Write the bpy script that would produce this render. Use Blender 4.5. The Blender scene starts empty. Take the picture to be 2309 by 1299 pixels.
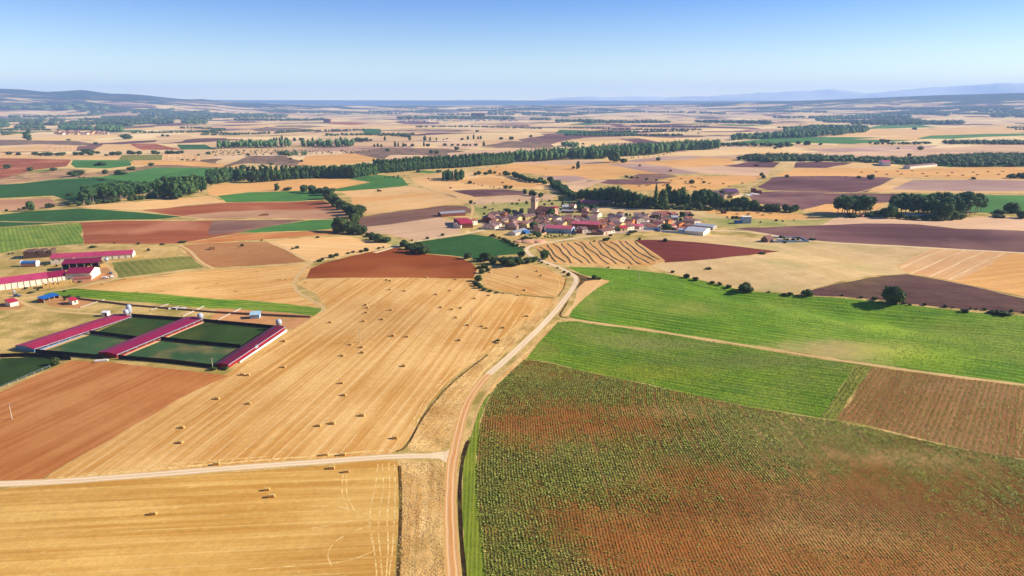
import bpy, bmesh, math, random
import numpy as np
from math import radians, sin, cos, pi, atan2, sqrt, exp
from mathutils import Vector, Matrix
from mathutils.geometry import delaunay_2d_cdt

S = bpy.context.scene
COL = S.collection
random.seed(7)

# ------------------------------------------------------------------ camera
CAM_H = 120.0
FPX = 1540.0            # focal length in photo pixels (photo 2309 x 1299)
PITCH = math.atan((649.5 - 240.0) / FPX)
cam_d = bpy.data.cameras.new('camera')
cam = bpy.data.objects.new('camera', cam_d)
COL.objects.link(cam)
cam.location = (0, 0, CAM_H)
cam.rotation_euler = (pi / 2 - PITCH, 0, 0)
cam_d.sensor_width = 36.0
cam_d.lens = 36.0 * FPX / 2309.0
cam_d.clip_start = 1.0
cam_d.clip_end = 120000.0
S.camera = cam

# ------------------------------------------------------------------ sky, sun, exposure
SUN_EL = radians(27.0)
SUN_AZ = radians(6.0)      # measured from +X (right) towards +Y (away)
sun_dir = Vector((cos(SUN_AZ) * cos(SUN_EL), sin(SUN_AZ) * cos(SUN_EL), sin(SUN_EL)))
W = bpy.data.worlds.new('World')
S.world = W
W.use_nodes = True
wn = W.node_tree.nodes
wn.clear()
sky = wn.new('ShaderNodeTexSky')
sky.sky_type = 'NISHITA'
sky.sun_disc = False
sky.sun_elevation = SUN_EL
sky.sun_rotation = pi / 2 - SUN_AZ
sky.altitude = 600
sky.air_density = 1.0
sky.dust_density = 0.3
sky.ozone_density = 3.0
bg = wn.new('ShaderNodeBackground')
bg.inputs['Strength'].default_value = 0.075
wo = wn.new('ShaderNodeOutputWorld')
# deeper blue overhead, milky towards the horizon
_tc = wn.new('ShaderNodeTexCoord'); _sx = wn.new('ShaderNodeSeparateXYZ'); _mr = wn.new('ShaderNodeMapRange'); _mx = wn.new('ShaderNodeMix'); _mu = wn.new('ShaderNodeMix')
_mx.data_type = 'RGBA'; _mu.data_type = 'RGBA'; _mu.blend_type = 'MULTIPLY'; _mu.clamp_result = False; _mu.inputs[0].default_value = 1.0
_mr.interpolation_type = 'SMOOTHSTEP'
_mr.inputs[1].default_value = -0.09; _mr.inputs[2].default_value = 0.19
W.node_tree.links.new(_tc.outputs['Generated'], _sx.inputs[0]); W.node_tree.links.new(_sx.outputs[2], _mr.inputs[0]); W.node_tree.links.new(_mr.outputs[0], _mx.inputs[0])
_mx.inputs[6].default_value = (2.35, 1.90, 1.12, 1); _mx.inputs[7].default_value = (0.26, 0.55, 1.05, 1)
W.node_tree.links.new(sky.outputs[0], _mu.inputs[6]); W.node_tree.links.new(_mx.outputs[2], _mu.inputs[7])
W.node_tree.links.new(_mu.outputs[2], bg.inputs[0])
W.node_tree.links.new(bg.outputs[0], wo.inputs[0])
sl = bpy.data.lights.new('sun', 'SUN')
sl.energy = 5.0
sl.angle = radians(0.5)
sl.color = (1.0, 0.91, 0.72)
so = bpy.data.objects.new('sun', sl)
COL.objects.link(so)
so.rotation_euler = sun_dir.to_track_quat('Z', 'Y').to_euler()
so.location = (300, 0, 400)
S.view_settings.view_transform = 'Standard'
S.view_settings.look = 'None'
S.view_settings.gamma = 1.0
S.view_settings.use_curve_mapping = False
S.view_settings.exposure = 1.0
S.cycles.max_bounces = 4
S.cycles.diffuse_bounces = 2
S.cycles.glossy_bounces = 1
S.cycles.transmission_bounces = 1
S.cycles.transparent_max_bounces = 4
S.cycles.volume_bounces = 1
S.cycles.use_denoising = True
HAZE_COL = (0.36, 0.58, 1.0, 1.0)
HAZE_DENS = 5.6e-5

# ------------------------------------------------------------------ terrain height
def interp(x, pts):
    xs = [p[0] for p in pts]; ys = [p[1] for p in pts]
    return np.interp(x, xs, ys)

RIDGE = [(-900, 206), (-300, 208), (0, 211), (60, 212), (135, 215), (150, 212.5), (190, 211.5), (240, 215), (270, 216.5), (300, 218.5),
         (400, 225), (450, 227), (520, 231), (620, 235), (760, 238), (900, 238.5), (1150, 237.5), (1400, 236.5), (1600, 233),
         (1800, 229), (1900, 226.5), (2100, 220), (2309, 217), (2700, 214), (3200, 213)]
D0, D1, D2 = 6500.0, 13000.0, 17000.0
FAR = 21000.0
def smooth(t):
    t = np.clip(t, 0, 1)
    return t * t * (3 - 2 * t)

def hgt(x, y):
    x = np.asarray(x, float); y = np.asarray(y, float)
    d = np.sqrt(x * x + y * y)
    px = 1154.5 + FPX / cos(PITCH) * x / np.maximum(y, 1.0)
    px = np.where(y > 50, px, np.where(x < 0, -900, 3200))
    top = CAM_H + np.maximum(y, 100) / cos(0) * 0 + D1 * (240.0 - interp(px, RIDGE)) / FPX
    top = top + (px < 900) * (9 * np.sin(px / 23.0) + 7 * np.sin(px / 9.1 + 1)) * np.clip((900 - px) / 500, 0, 1)
    r = smooth((d - D0) / (D1 - D0))
    bump = 14 * np.sin(x / 900.0 + 1) * np.sin(y / 1300.0) + 9 * np.sin(x / 410.0 + y / 700.0)
    z = top * (0.35 * r + 0.65 * r ** 3) + bump * smooth((d - D0) / 4000.0) * (1 - smooth((d - 10500) / 2500))
    z = z - smooth((d - D1) / (FAR - D1)) * 60
    # gentle rolling of the near and middle ground
    a1 = smooth((d - 120) / 300.0) * (1 - smooth((d - 1500) / 800.0))
    z = z + a1 * (1.5 * np.sin(x / 62.0 + 0.9 * np.sin(y / 95.0)) * np.sin(y / 88.0 + 0.7) + 0.7 * np.sin(x / 27.0 + y / 41.0))
    a2 = smooth((d - 900) / 800.0) * (1 - smooth((d - 6000) / 3000.0))
    z = z + a2 * (3.2 * np.sin(x / 260.0 + y / 330.0) * np.sin(y / 240.0 + 1.0) + 1.3 * np.sin(x / 120.0 - y / 190.0))
    # shallow gully across the big green field on the right
    gx, gy = 205.0, 395.0
    t = (x - gx) * 0.62 + (y - gy) * 0.78
    s = -(x - gx) * 0.78 + (y - gy) * 0.62
    z = z - 3.0 * np.exp(-(t / 16.0) ** 2) * smooth((s + 75) / 40.0) * (1 - smooth((s - 75) / 40.0))
    return z

_T = np.concatenate([[0.0], np.geomspace(60, 60000, 1400)])
def P(px, py):
    """point of the terrain that the photo shows at this pixel"""
    dx = (px - 1154.5) / FPX; dy = (649.5 - py) / FPX
    d = np.array([dx, cos(PITCH) + dy * sin(PITCH), -sin(PITCH) + dy * cos(PITCH)])
    d = d / np.linalg.norm(d)
    pts = d[None, :] * _T[:, None] + np.array([0, 0, CAM_H])
    g = pts[:, 2] - hgt(pts[:, 0], pts[:, 1])
    idx = np.nonzero(g < 0)[0]
    if len(idx) == 0:
        i = len(_T) - 1
        r = min(FAR, D1)
        return (d[0] / d[1] * r, r)
    i = idx[0]
    a, b = _T[i - 1], _T[i]
    for _ in range(30):
        m = (a + b) / 2
        p = d * m
        if p[2] + CAM_H - float(hgt(p[0], p[1])) < 0: b = m
        else: a = m
    p = d * b
    return (float(p[0]), float(p[1]))

def P3(px, py):
    x, y = P(px, py)
    return Vector((x, y, float(hgt(x, y))))

def ppm(px, py):
    """photo pixels per metre at that ground point"""
    x, y = P(px, py)
    return FPX / (y * cos(PITCH) + (CAM_H - float(hgt(x, y))) * sin(PITCH))

# ------------------------------------------------------------------ node helpers
class NT:
    def __init__(self, name):
        self.m = bpy.data.materials.new(name)
        self.m.use_nodes = True
        self.t = self.m.node_tree
        self.t.nodes.clear()
    def n(self, typ, **kw):
        nd = self.t.nodes.new(typ)
        for k, v in kw.items(): setattr(nd, k, v)
        return nd
    def l(self, a, b): self.t.links.new(a, b)
    def val(self, sock, v):
        if isinstance(v, bpy.types.NodeSocket): self.l(v, sock)
        else: sock.default_value = v
    def math(self, op, a, b=0.0, c=0.0, clamp=False):
        nd = self.n('ShaderNodeMath', operation=op, use_clamp=clamp)
        self.val(nd.inputs[0], a); self.val(nd.inputs[1], b); self.val(nd.inputs[2], c)
        return nd.outputs[0]
    def noise(self, vec, scale, detail=2.0, rough=0.5, w=None):
        nd = self.n('ShaderNodeTexNoise')
        self.l(vec, nd.inputs['Vector'])
        nd.inputs['Scale'].default_value = scale
        nd.inputs['Detail'].default_value = detail
        nd.inputs['Roughness'].default_value = rough
        return nd.outputs['Fac']
    def mapr(self, v, a, b, c=0.0, d=1.0):
        nd = self.n('ShaderNodeMapRange')
        nd.clamp = True
        self.val(nd.inputs[0], v)
        for i, q in enumerate((a, b, c, d)): nd.inputs[i + 1].default_value = q
        return nd.outputs[0]
    def scale(self, vec, sx, sy, sz=1.0):
        nd = self.n('ShaderNodeVectorMath', operation='MULTIPLY')
        self.l(vec, nd.inputs[0]); nd.inputs[1].default_value = (sx, sy, sz)
        return nd.outputs[0]
    def mix(self, f, a, b, mode='MIX'):
        nd = self.n('ShaderNodeMix', data_type='RGBA', blend_type=mode, clamp_result=False)
        self.val(nd.inputs[0], f)
        for s, v in ((nd.inputs[6], a), (nd.inputs[7], b)):
            if isinstance(v, bpy.types.NodeSocket): self.l(v, s)
            else: s.default_value = (*v[:3], 1.0)
        return nd.outputs[2]
    def out(self, color, rough=0.9, height=None, bump=0.3, dist=0.1, spec=0.1, metallic=0.0, trans=None):
        b = self.n('ShaderNodeBsdfPrincipled')
        if isinstance(color, bpy.types.NodeSocket): self.l(color, b.inputs['Base Color'])
        else: b.inputs['Base Color'].default_value = (*color[:3], 1)
        self.val(b.inputs['Roughness'], rough)
        b.inputs['Specular IOR Level'].default_value = spec
        b.inputs['Metallic'].default_value = metallic
        if height is not None:
            bp = self.n('ShaderNodeBump')
            bp.inputs['Strength'].default_value = bump
            bp.inputs['Distance'].default_value = dist
            self.l(height, bp.inputs['Height'])
            self.l(bp.outputs[0], b.inputs['Normal'])
        o = self.n('ShaderNodeOutputMaterial')
        self.l(b.outputs[0], o.inputs[0])
        return self.m

K = 1.0 / 1.22          # picture value -> base colour at this light
def lin(c):
    c = c / 255.0
    return c / 12.92 if c <= 0.04045 else ((c + 0.055) / 1.055) ** 2.4
def C(r, g, b, k=1.0):
    """base colour of a surface that reads as this sRGB value in open sun"""
    return tuple(min(0.85, max(0.003, lin(v) * K * k)) for v in (r, g, b))

MATS = {}
def field_mat(name, a, b, light=None, swath=0.0, sw=0.12, samt=0.6, streak=(0.012, 0.5), patch=None, pscale=0.012, pamt=0.7,
              grain=0.25, gscale=1.2, rows=0.0, rowcol=None, ramt=0.6, bump=0.4, bdist=0.15, wob=0.6, wobs=0.02, shade=None, spots=(), contrast=0.08):
    """a/b streak colours; light swath lines every `swath` m; crop rows every `rows` m; large patches"""
    N = NT(name)
    geo = N.n('ShaderNodeNewGeometry').outputs['Position']
    uv = N.n('ShaderNodeUVMap', uv_map='rows').outputs[0]
    sep = N.n('ShaderNodeSeparateXYZ'); N.l(uv, sep.inputs[0])
    u, v = sep.outputs[0], sep.outputs[1]
    s1 = N.noise(N.scale(uv, streak[0], streak[1]), 1.0, 4.0, 0.6)
    s2 = N.noise(N.scale(uv, streak[0] * 3, streak[1] * 0.12), 1.0, 2.0, 0.5)
    f = N.math('ADD', N.math('MULTIPLY', s1, 0.6), N.math('MULTIPLY', s2, 0.4))
    col = N.mix(N.mapr(f, 0.5 - contrast, 0.5 + contrast), a, b)
    if patch is not None:
        pn = N.noise(geo, pscale, 3.0, 0.55)
        col = N.mix(N.math('MULTIPLY', N.mapr(pn, 0.5, 0.66), pamt), col, patch)
    h = None
    wobn = N.math('MULTIPLY', N.math('SUBTRACT', N.noise(uv, wobs, 2.0), 0.5), wob * 2)
    if swath:
        vv = N.math('DIVIDE', N.math('ADD', v, wobn), swath)
        fr = N.math('ABSOLUTE', N.math('SUBTRACT', N.math('FRACT', vv), 0.5))
        ln = N.mapr(fr, 0.0, sw, 1.0, 0.0)
        brk = N.mapr(N.noise(N.scale(uv, 0.05, 0.3), 1.0, 3.0, 0.6), 0.32, 0.6)
        col = N.mix(N.math('MULTIPLY', N.math('MULTIPLY', ln, brk), samt), col, light)
        cl = N.mapr(N.noise(N.scale(uv, .16, .42), 1.0, 4.0, .7), .60, .70)
        col = N.mix(N.math('MULTIPLY', cl, .45), col, light)
        if shade:
            fr2 = N.math('ABSOLUTE', N.math('SUBTRACT', N.math('FRACT', N.math('ADD', vv, shade[0])), 0.5))
            ln2 = N.mapr(fr2, 0.0, shade[1], 1.0, 0.0)
            col = N.mix(N.math('MULTIPLY', ln2, shade[3]), col, shade[2])
    if rows:
        rr = N.math('SINE', N.math('MULTIPLY', N.math('ADD', v, N.math('MULTIPLY', wobn, 0.3)), 2 * pi / rows))
        rr = N.mapr(rr, -0.5, 0.7)
        rr = N.math('MULTIPLY', rr, N.mapr(N.noise(geo, 0.7, 2.0), 0.3, 0.6))
        col = N.mix(N.math('MULTIPLY', rr, ramt), col, rowcol)
        h = rr
    for (px, py, rx, ry, scol, amt) in spots:
        cx, cy = P(px, py)
        sb = N.n('ShaderNodeVectorMath', operation='SUBTRACT'); N.l(geo, sb.inputs[0]); sb.inputs[1].default_value = (cx, cy, 0)
        ln_ = N.n('ShaderNodeVectorMath', operation='LENGTH'); N.l(N.scale(sb.outputs[0], 1 / rx, 1 / ry, 0.0), ln_.inputs[0])
        ed = N.math('ADD', ln_.outputs['Value'], N.math('MULTIPLY', N.math('SUBTRACT', N.noise(geo, 0.09, 4.0, .65), .5), 1.3))
        col = N.mix(N.mapr(ed, 0.25, 1.25, amt, 0.0), col, scol)
    g = N.noise(geo, gscale, 3.0, 0.65)
    g2 = N.noise(geo, gscale * 0.22, 2.0, 0.6)
    gg = N.math('ADD', N.math('MULTIPLY', g, 0.6), N.math('MULTIPLY', g2, 0.4))
    oi = N.n('ShaderNodeObjectInfo').outputs['Random']
    k = N.math('MULTIPLY', N.mapr(gg, 0.3, 0.7, 1.0 - grain, 1.0 + grain), N.mapr(oi, 0, 1, 0.94, 1.06))
    big = N.mapr(N.noise(geo, 0.006, 2.0), 0.35, 0.65, 0.9, 1.1)
    k = N.math('MULTIPLY', k, big)
    cmb = N.n('ShaderNodeCombineColor')
    for i in range(3): N.l(k, cmb.inputs[i])
    col = N.mix(1.0, col, cmb.outputs[0], 'MULTIPLY')
    hh = N.math('ADD', gg, N.math('MULTIPLY', s1, 0.8))
    if h is not None: hh = N.math('ADD', hh, h)
    MATS[name] = N.out(col, 0.95, hh, bump, bdist, spec=0.05)
    return MATS[name]

def paint_mat(name, c, rough=0.8, grain=0.12, gs=0.8, bump=0.2, spec=0.2, ribs=0.0, c2=None, rand=0.06, metallic=0.0):
    """plain surface with weathering; ribs = spacing of corrugation / tile courses along local X"""
    N = NT(name)
    tc = N.n('ShaderNodeTexCoord').outputs['Object']
    g = N.noise(tc, gs, 4.0, 0.65)
    col = N.mix(N.mapr(g, 0.35, 0.7), c, c2 if c2 else tuple(v * 0.75 for v in c))
    oi = N.n('ShaderNodeObjectInfo').outputs['Random']
    k = N.math('MULTIPLY', N.mapr(N.noise(tc, gs * 6, 2.0), 0.3, 0.7, 1 - grain, 1 + grain), N.mapr(oi, 0, 1, 1 - rand, 1 + rand))
    cmb = N.n('ShaderNodeCombineColor')
    for i in range(3): N.l(k, cmb.inputs[i])
    col = N.mix(1.0, col, cmb.outputs[0], 'MULTIPLY')
    h = g
    if ribs:
        sp = N.n('ShaderNodeSeparateXYZ'); N.l(tc, sp.inputs[0])
        r = N.math('SINE', N.math('MULTIPLY', sp.outputs[0], 2 * pi / ribs))
        col = N.mix(N.mapr(r, 0.2, 1.0, 0.0, 0.3), col, tuple(v * 0.55 for v in c))
        h = N.math('ADD', h, N.math('MULTIPLY', r, 0.5))
    MATS[name] = N.out(col, rough, h, bump, 0.08, spec, metallic)
    return MATS[name]

# ------------------------------------------------------------------ object helpers
def tag(o, label=None, cat=None, group=None, kind=None):
    if label: o['label'] = label
    if cat: o['category'] = cat
    if group: o['group'] = group
    if kind: o['kind'] = kind
    return o
def mesh_obj(name, verts, faces, mat, parent=None, smooth_=False):
    me = bpy.data.meshes.new(name)
    me.from_pydata([tuple(v) for v in verts], [], faces)
    me.update()
    if smooth_:
        for p in me.polygons: p.use_smooth = True
    mats = mat if isinstance(mat, (list, tuple)) else [mat]
    for m in mats: me.materials.append(m)
    o = bpy.data.objects.new(name, me)
    COL.objects.link(o)
    if parent: o.parent = parent
    return o
def np_mesh(name, V, F):
    """fast mesh from arrays, F is (n,3) or (n,4)"""
    me = bpy.data.meshes.new(name)
    k = F.shape[1]
    me.vertices.add(len(V)); me.vertices.foreach_set('co', np.ascontiguousarray(V, dtype=np.float32).ravel())
    me.loops.add(F.size); me.loops.foreach_set('vertex_index', np.ascontiguousarray(F, dtype=np.int32).ravel())
    me.polygons.add(len(F)); me.polygons.foreach_set('loop_start', np.arange(0, F.size, k, dtype=np.int32))
    me.polygons.foreach_set('loop_total', np.full(len(F), k, dtype=np.int32))
    me.update(calc_edges=True)
    return me
def empty(name, loc, rz=0.0):
    o = bpy.data.objects.new(name, None)
    o.empty_display_size = 0.5
    COL.objects.link(o)
    o.location = loc
    o.rotation_euler = (0, 0, rz)
    return o
def copy_tree(o, parent=None):
    c = o.copy(); COL.objects.link(c)
    if parent: c.parent = parent
    for ch in list(o.children): copy_tree(ch, c)
    return c
class MB:
    """collects boxes, prisms and tubes into one mesh"""
    def __init__(self): self.v = []; self.f = []
    def add(self, vs, fs):
        b = len(self.v); self.v += [tuple(q) for q in vs]; self.f += [tuple(b + i for i in f) for f in fs]; return self
    def box(self, x0, y0, z0, x1, y1, z1):
        return self.add([(x0,y0,z0),(x1,y0,z0),(x1,y1,z0),(x0,y1,z0),(x0,y0,z1),(x1,y0,z1),(x1,y1,z1),(x0,y1,z1)],
                        [(0,3,2,1),(4,5,6,7),(0,1,5,4),(1,2,6,5),(2,3,7,6),(3,0,4,7)])
    def tube(self, p0, p1, r0, r1, n=8):
        p0 = Vector(p0); p1 = Vector(p1); d = (p1 - p0).normalized()
        a = d.orthogonal().normalized(); b = d.cross(a)
        vs = []
        for p, r in ((p0, r0), (p1, r1)):
            for i in range(n):
                t = 2 * pi * i / n
                vs.append(p + a * (r * cos(t)) + b * (r * sin(t)))
        fs = [(i, (i + 1) % n, n + (i + 1) % n, n + i) for i in range(n)]
        fs += [tuple(range(n - 1, -1, -1)), tuple(range(n, 2 * n))]
        return self.add(vs, fs)
    def lathe(self, prof, n=14, c=(0, 0)):
        vs = []
        for r, z in prof:
            for i in range(n):
                t = 2 * pi * i / n
                vs.append((c[0] + r * cos(t), c[1] + r * sin(t), z))
        fs = []
        for k in range(len(prof) - 1):
            for i in range(n):
                fs.append((k * n + i, k * n + (i + 1) % n, (k + 1) * n + (i + 1) % n, (k + 1) * n + i))
        fs.append(tuple(range(n - 1, -1, -1))); fs.append(tuple((len(prof) - 1) * n + i for i in range(n)))
        return self.add(vs, fs)
    def build(self, name, mat, parent=None, sm=False): return mesh_obj(name, self.v, self.f, mat, parent, sm)
# ================================================================== GROUND
# base colours are those of stubble, soil and crops
STRAW = C(232, 186, 122); STRAWD = C(212, 158, 92); STRAWL = C(247, 214, 158)
GOLD = C(214, 164, 86); GOLDD = C(178, 122, 48); GOLDL = C(240, 202, 130)
field_mat('gold_stubble', C(222,176,98), C(194,142,66), C(238, 202, 130), swath=6.0, sw=0.09, samt=0.5, streak=(0.006, 0.35), grain=0.2, gscale=2.2, wob=0.25,
          patch=C(190, 135, 55), pscale=0.02, pamt=0.5)
field_mat('straw_stubble', C(234, 186, 116), C(208, 150, 76), C(250, 214, 156), swath=4.3, sw=0.12, samt=0.6, streak=(0.006, 0.28), grain=0.16, gscale=1.5,
          wob=0.5, patch=C(198, 138, 70), pscale=0.014, pamt=0.4)
field_mat('straw_plain', C(233, 188, 128), C(222, 171, 108), C(245, 205, 150), swath=11.0, sw=0.15, samt=0.35, streak=(0.004, 0.1), grain=0.1, gscale=0.6,
          wob=1.5, patch=C(214, 160, 98), pscale=0.006, pamt=0.6)
field_mat('straw_orange', C(230, 172, 100), C(215, 156, 88), C(242, 196, 130), swath=11.0, sw=0.15, samt=0.4, streak=(0.004, 0.1), grain=0.1, gscale=0.6,
          patch=C(205, 150, 95), pscale=0.006)
field_mat('straw_pink', C(222, 180, 140), C(208, 165, 128), C(235, 198, 155), swath=14.0, sw=0.15, samt=0.3, streak=(0.004, 0.08), grain=0.08, gscale=0.5,
          patch=C(200, 158, 125), pscale=0.005)
field_mat('pale_stripes', C(226, 178, 124), C(214, 160, 105), C(250, 222, 172), swath=13.0, sw=0.10, samt=0.9, streak=(0.006, 0.1), grain=0.1, gscale=1.0, wob=2.0)
field_mat('windrows', C(224, 172, 108), C(208, 150, 84), C(246, 208, 148), swath=9.0, sw=0.09, samt=0.5, streak=(0.006, 0.3), grain=0.14, gscale=1.4, wob=1.4)
field_mat('dry_grass', C(206, 172, 108), C(188, 150, 86), patch=C(160, 142, 70), streak=(0.05, 0.08), pscale=0.02, pamt=0.75, grain=0.32, gscale=0.9, bump=0.6)
field_mat('dry_bank', C(236, 196, 128), C(206, 156, 90), patch=C(176, 136, 74), streak=(0.02, 0.35), pscale=0.06, pamt=0.6, grain=0.34, gscale=1.6, bump=0.9, bdist=0.3)
field_mat('green_pasture', C(168, 160, 90), C(190, 168, 104), patch=C(130, 140, 66), streak=(0.05, 0.06), pscale=0.02, pamt=0.8, grain=0.25, gscale=0.7)
field_mat('pale_pasture', C(222, 186, 132), C(208, 172, 116), patch=C(172, 158, 100), streak=(0.02, 0.05), pscale=0.012, pamt=0.7, grain=0.16, gscale=0.8)
field_mat('rust_soil', C(206, 140, 82), C(184, 112, 58), C(216, 154, 98), swath=4.4, sw=0.3, samt=0.25, streak=(0.008, 0.16), patch=C(174, 98, 44), pscale=0.012, pamt=0.65,
          grain=0.12, gscale=1.6, bump=0.35)
field_mat('red_soil', C(172, 98, 62), C(152, 80, 48), streak=(0.003, 0.05), patch=C(196, 132, 96), pscale=0.012, pamt=0.65, grain=0.1, gscale=1.2)
field_mat('pond_soil', C(158, 82, 34), C(144, 70, 28), streak=(0.003, 0.03), patch=C(188, 116, 68), pscale=0.008, pamt=0.6, grain=0.1, gscale=1.2)
field_mat('maroon_soil', C(126, 56, 46), C(112, 50, 42), streak=(0.003, 0.08), patch=C(134, 70, 52), pscale=0.01, grain=0.1, gscale=1.2)
field_mat('brown_soil', C(136, 98, 82), C(118, 82, 68), streak=(0.004, 0.06), patch=C(166, 126, 100), pscale=0.01, pamt=0.6, grain=0.12, gscale=1.2)
field_mat('plum_soil', C(122, 82, 82), C(98, 62, 62), streak=(0.002, 0.03), patch=C(152, 112, 98), pscale=0.008, pamt=0.6, grain=0.12, gscale=1.0)
field_mat('plum_soil_near', C(106, 74, 66), C(90, 58, 54), streak=(0.02, 0.2), patch=C(128, 104, 66), pscale=0.016, pamt=0.6, grain=0.3, gscale=1.0, bump=0.6, bdist=0.3)
field_mat('tan_soil', C(196, 146, 110), C(180, 128, 92), streak=(0.003, 0.05), patch=C(206, 160, 118), pscale=0.008, grain=0.1, gscale=1.0)
field_mat('mauve_stubble', C(190, 152, 134), C(176, 138, 124), streak=(0.003, 0.05), patch=C(206, 168, 140), pscale=0.006, grain=0.08, gscale=0.6)
field_mat('row_brown', C(186, 128, 80), C(172, 112, 66), rows=3.4, rowcol=C(146, 104, 58), ramt=0.8, streak=(0.01, 0.1), patch=C(200, 150, 100), pscale=0.01, grain=0.14)
field_mat('crop_green', C(80, 126, 58), C(68, 112, 52), rows=4.0, rowcol=C(98, 142, 66), ramt=0.35, streak=(0.01, 0.12), patch=C(92, 140, 62), pscale=0.008, pamt=0.6,
          grain=0.14, gscale=0.8, wob=0.3)
field_mat('crop_dark', C(54, 94, 46), C(46, 82, 40), rows=3.2, rowcol=C(76, 116, 52), ramt=0.6, streak=(0.02, 0.1), patch=C(52, 96, 46), pscale=0.01, grain=0.25, gscale=0.7)
field_mat('crop_lime', C(146, 160, 62), C(112, 138, 54), rows=3.6, rowcol=C(82, 116, 44), ramt=0.7, streak=(0.02, 0.1), patch=C(160, 164, 80), pscale=0.02, grain=0.25, gscale=0.7)
field_mat('crop_olive', C(126, 128, 62), C(110, 112, 50), rows=5.0, rowcol=C(150, 136, 70), ramt=0.7, streak=(0.02, 0.1), patch=C(140, 138, 66), pscale=0.02, grain=0.2, gscale=0.7)
field_mat('crop_bright', C(104, 142, 36), C(74, 118, 30), swath=5.0, light=C(162, 180, 50), sw=0.3, samt=0.8, streak=(0.012, 0.3), patch=C(154, 156, 70), pscale=0.013,
          spots=[(1870,795,34,20,C(190,166,108),.85),(1960,788,30,16,C(184,160,100),.7),(1780,800,26,8,C(170,156,90),.6),(1560,695,20,16,C(160,160,72),.6),(2050,800,26,22,C(168,186,50),.6),(1990,740,14,20,C(160,186,50),.5),(1330,690,8,24,C(150,150,70),.6)],  # tan spots are bare ground; yellow-green ones paint a highlight along the gully
          pamt=0.5, grain=0.2, gscale=1.4, bump=0.6, bdist=0.3, wob=4.0, wobs=0.012)
field_mat('crop_mid', C(106, 140, 36), C(66, 112, 28), swath=3.6, light=C(164, 174, 44), sw=0.35, samt=0.8, streak=(0.012, 0.3), patch=C(136, 140, 72), pscale=0.016,
          spots=[(1480,775,34,14,C(140,140,78),.7),(1700,815,50,14,C(128,132,70),.6),(1480,840,30,12,C(160,156,50),.5),(1230,790,8,16,C(140,136,60),.6)],
          pamt=0.6, grain=0.3, gscale=1.5, bump=0.8, bdist=0.4, wob=0.5)
field_mat('crop_soil', C(162, 112, 56), C(134, 82, 36), streak=(0.02, 0.4), patch=C(196, 158, 100), pscale=0.013, pamt=0.6, grain=0.32, gscale=1.6, rows=0.98,
          rowcol=C(84, 54, 20), ramt=0.75, bump=0.8, contrast=.12,
          spots=[(1240,950,26,18,C(142,76,32),.6),(1420,960,20,12,C(144,84,40),.5),(1880,960,40,10,C(186,150,96),.6),(1720,985,30,12,C(180,148,94),.55),(2080,1030,46,9,C(186,152,98),.6),
                 (1560,925,26,9,C(176,146,92),.5),(1380,1070,14,8,C(180,140,86),.5),(1960,1150,60,16,C(104,64,36),.5),(1500,1240,30,14,C(160,94,44),.5),(1900,1290,50,12,C(160,104,56),.5),(1120,1120,10,40,C(116,110,54),.8),(1180,1290,18,22,C(116,110,54),.8),(1300,1060,22,16,C(104,98,48),.7),(1600,1020,40,14,C(112,104,54),.6),(1300,870,34,12,C(108,100,50),.7)])
field_mat('lime_strip', C(136, 142, 46), C(110, 124, 38), rows=1.2, rowcol=C(90, 112, 34), ramt=0.5, streak=(0.02, 0.5), grain=0.2, gscale=1.5)
field_mat('row_strip', C(150, 152, 62), C(128, 134, 50), rows=1.9, rowcol=C(84, 96, 36), ramt=0.8, streak=(0.01, 0.3), grain=0.2, gscale=1.5, wob=0.1)
field_mat('row_soil', C(186, 132, 84), C(156, 102, 62), rows=2.0, rowcol=C(120, 104, 44), ramt=0.9, streak=(0.01, 0.3), patch=C(176, 130, 90), pscale=0.02, grain=0.2, gscale=1.5, wob=0.1)
field_mat('turf', C(58, 80, 36), C(48, 68, 32), streak=(0.02, 0.03), patch=C(76, 84, 36), pscale=0.03, pamt=0.8, grain=0.22, gscale=0.7)
field_mat('turf_worn', C(60, 90, 56), C(70, 96, 58), streak=(0.06, 0.06), patch=C(140, 118, 76), pscale=0.05, pamt=0.6, grain=0.22, gscale=0.7)
field_mat('yard_soil', C(206, 148, 96), C(192, 134, 84), streak=(0.03, 0.05), patch=C(180, 140, 86), pscale=0.04, grain=0.16, gscale=0.9)
field_mat('scrub', C(150, 118, 92), C(128, 98, 80), streak=(0.03, 0.03), patch=C(84, 74, 54), pscale=0.03, pamt=0.8, grain=0.35, gscale=0.25)
field_mat('scrub_tan', C(204, 160, 112), C(180, 134, 92), streak=(0.03, 0.03), patch=C(120, 96, 62), pscale=0.03, pamt=0.7, grain=0.3, gscale=0.3)
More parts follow.
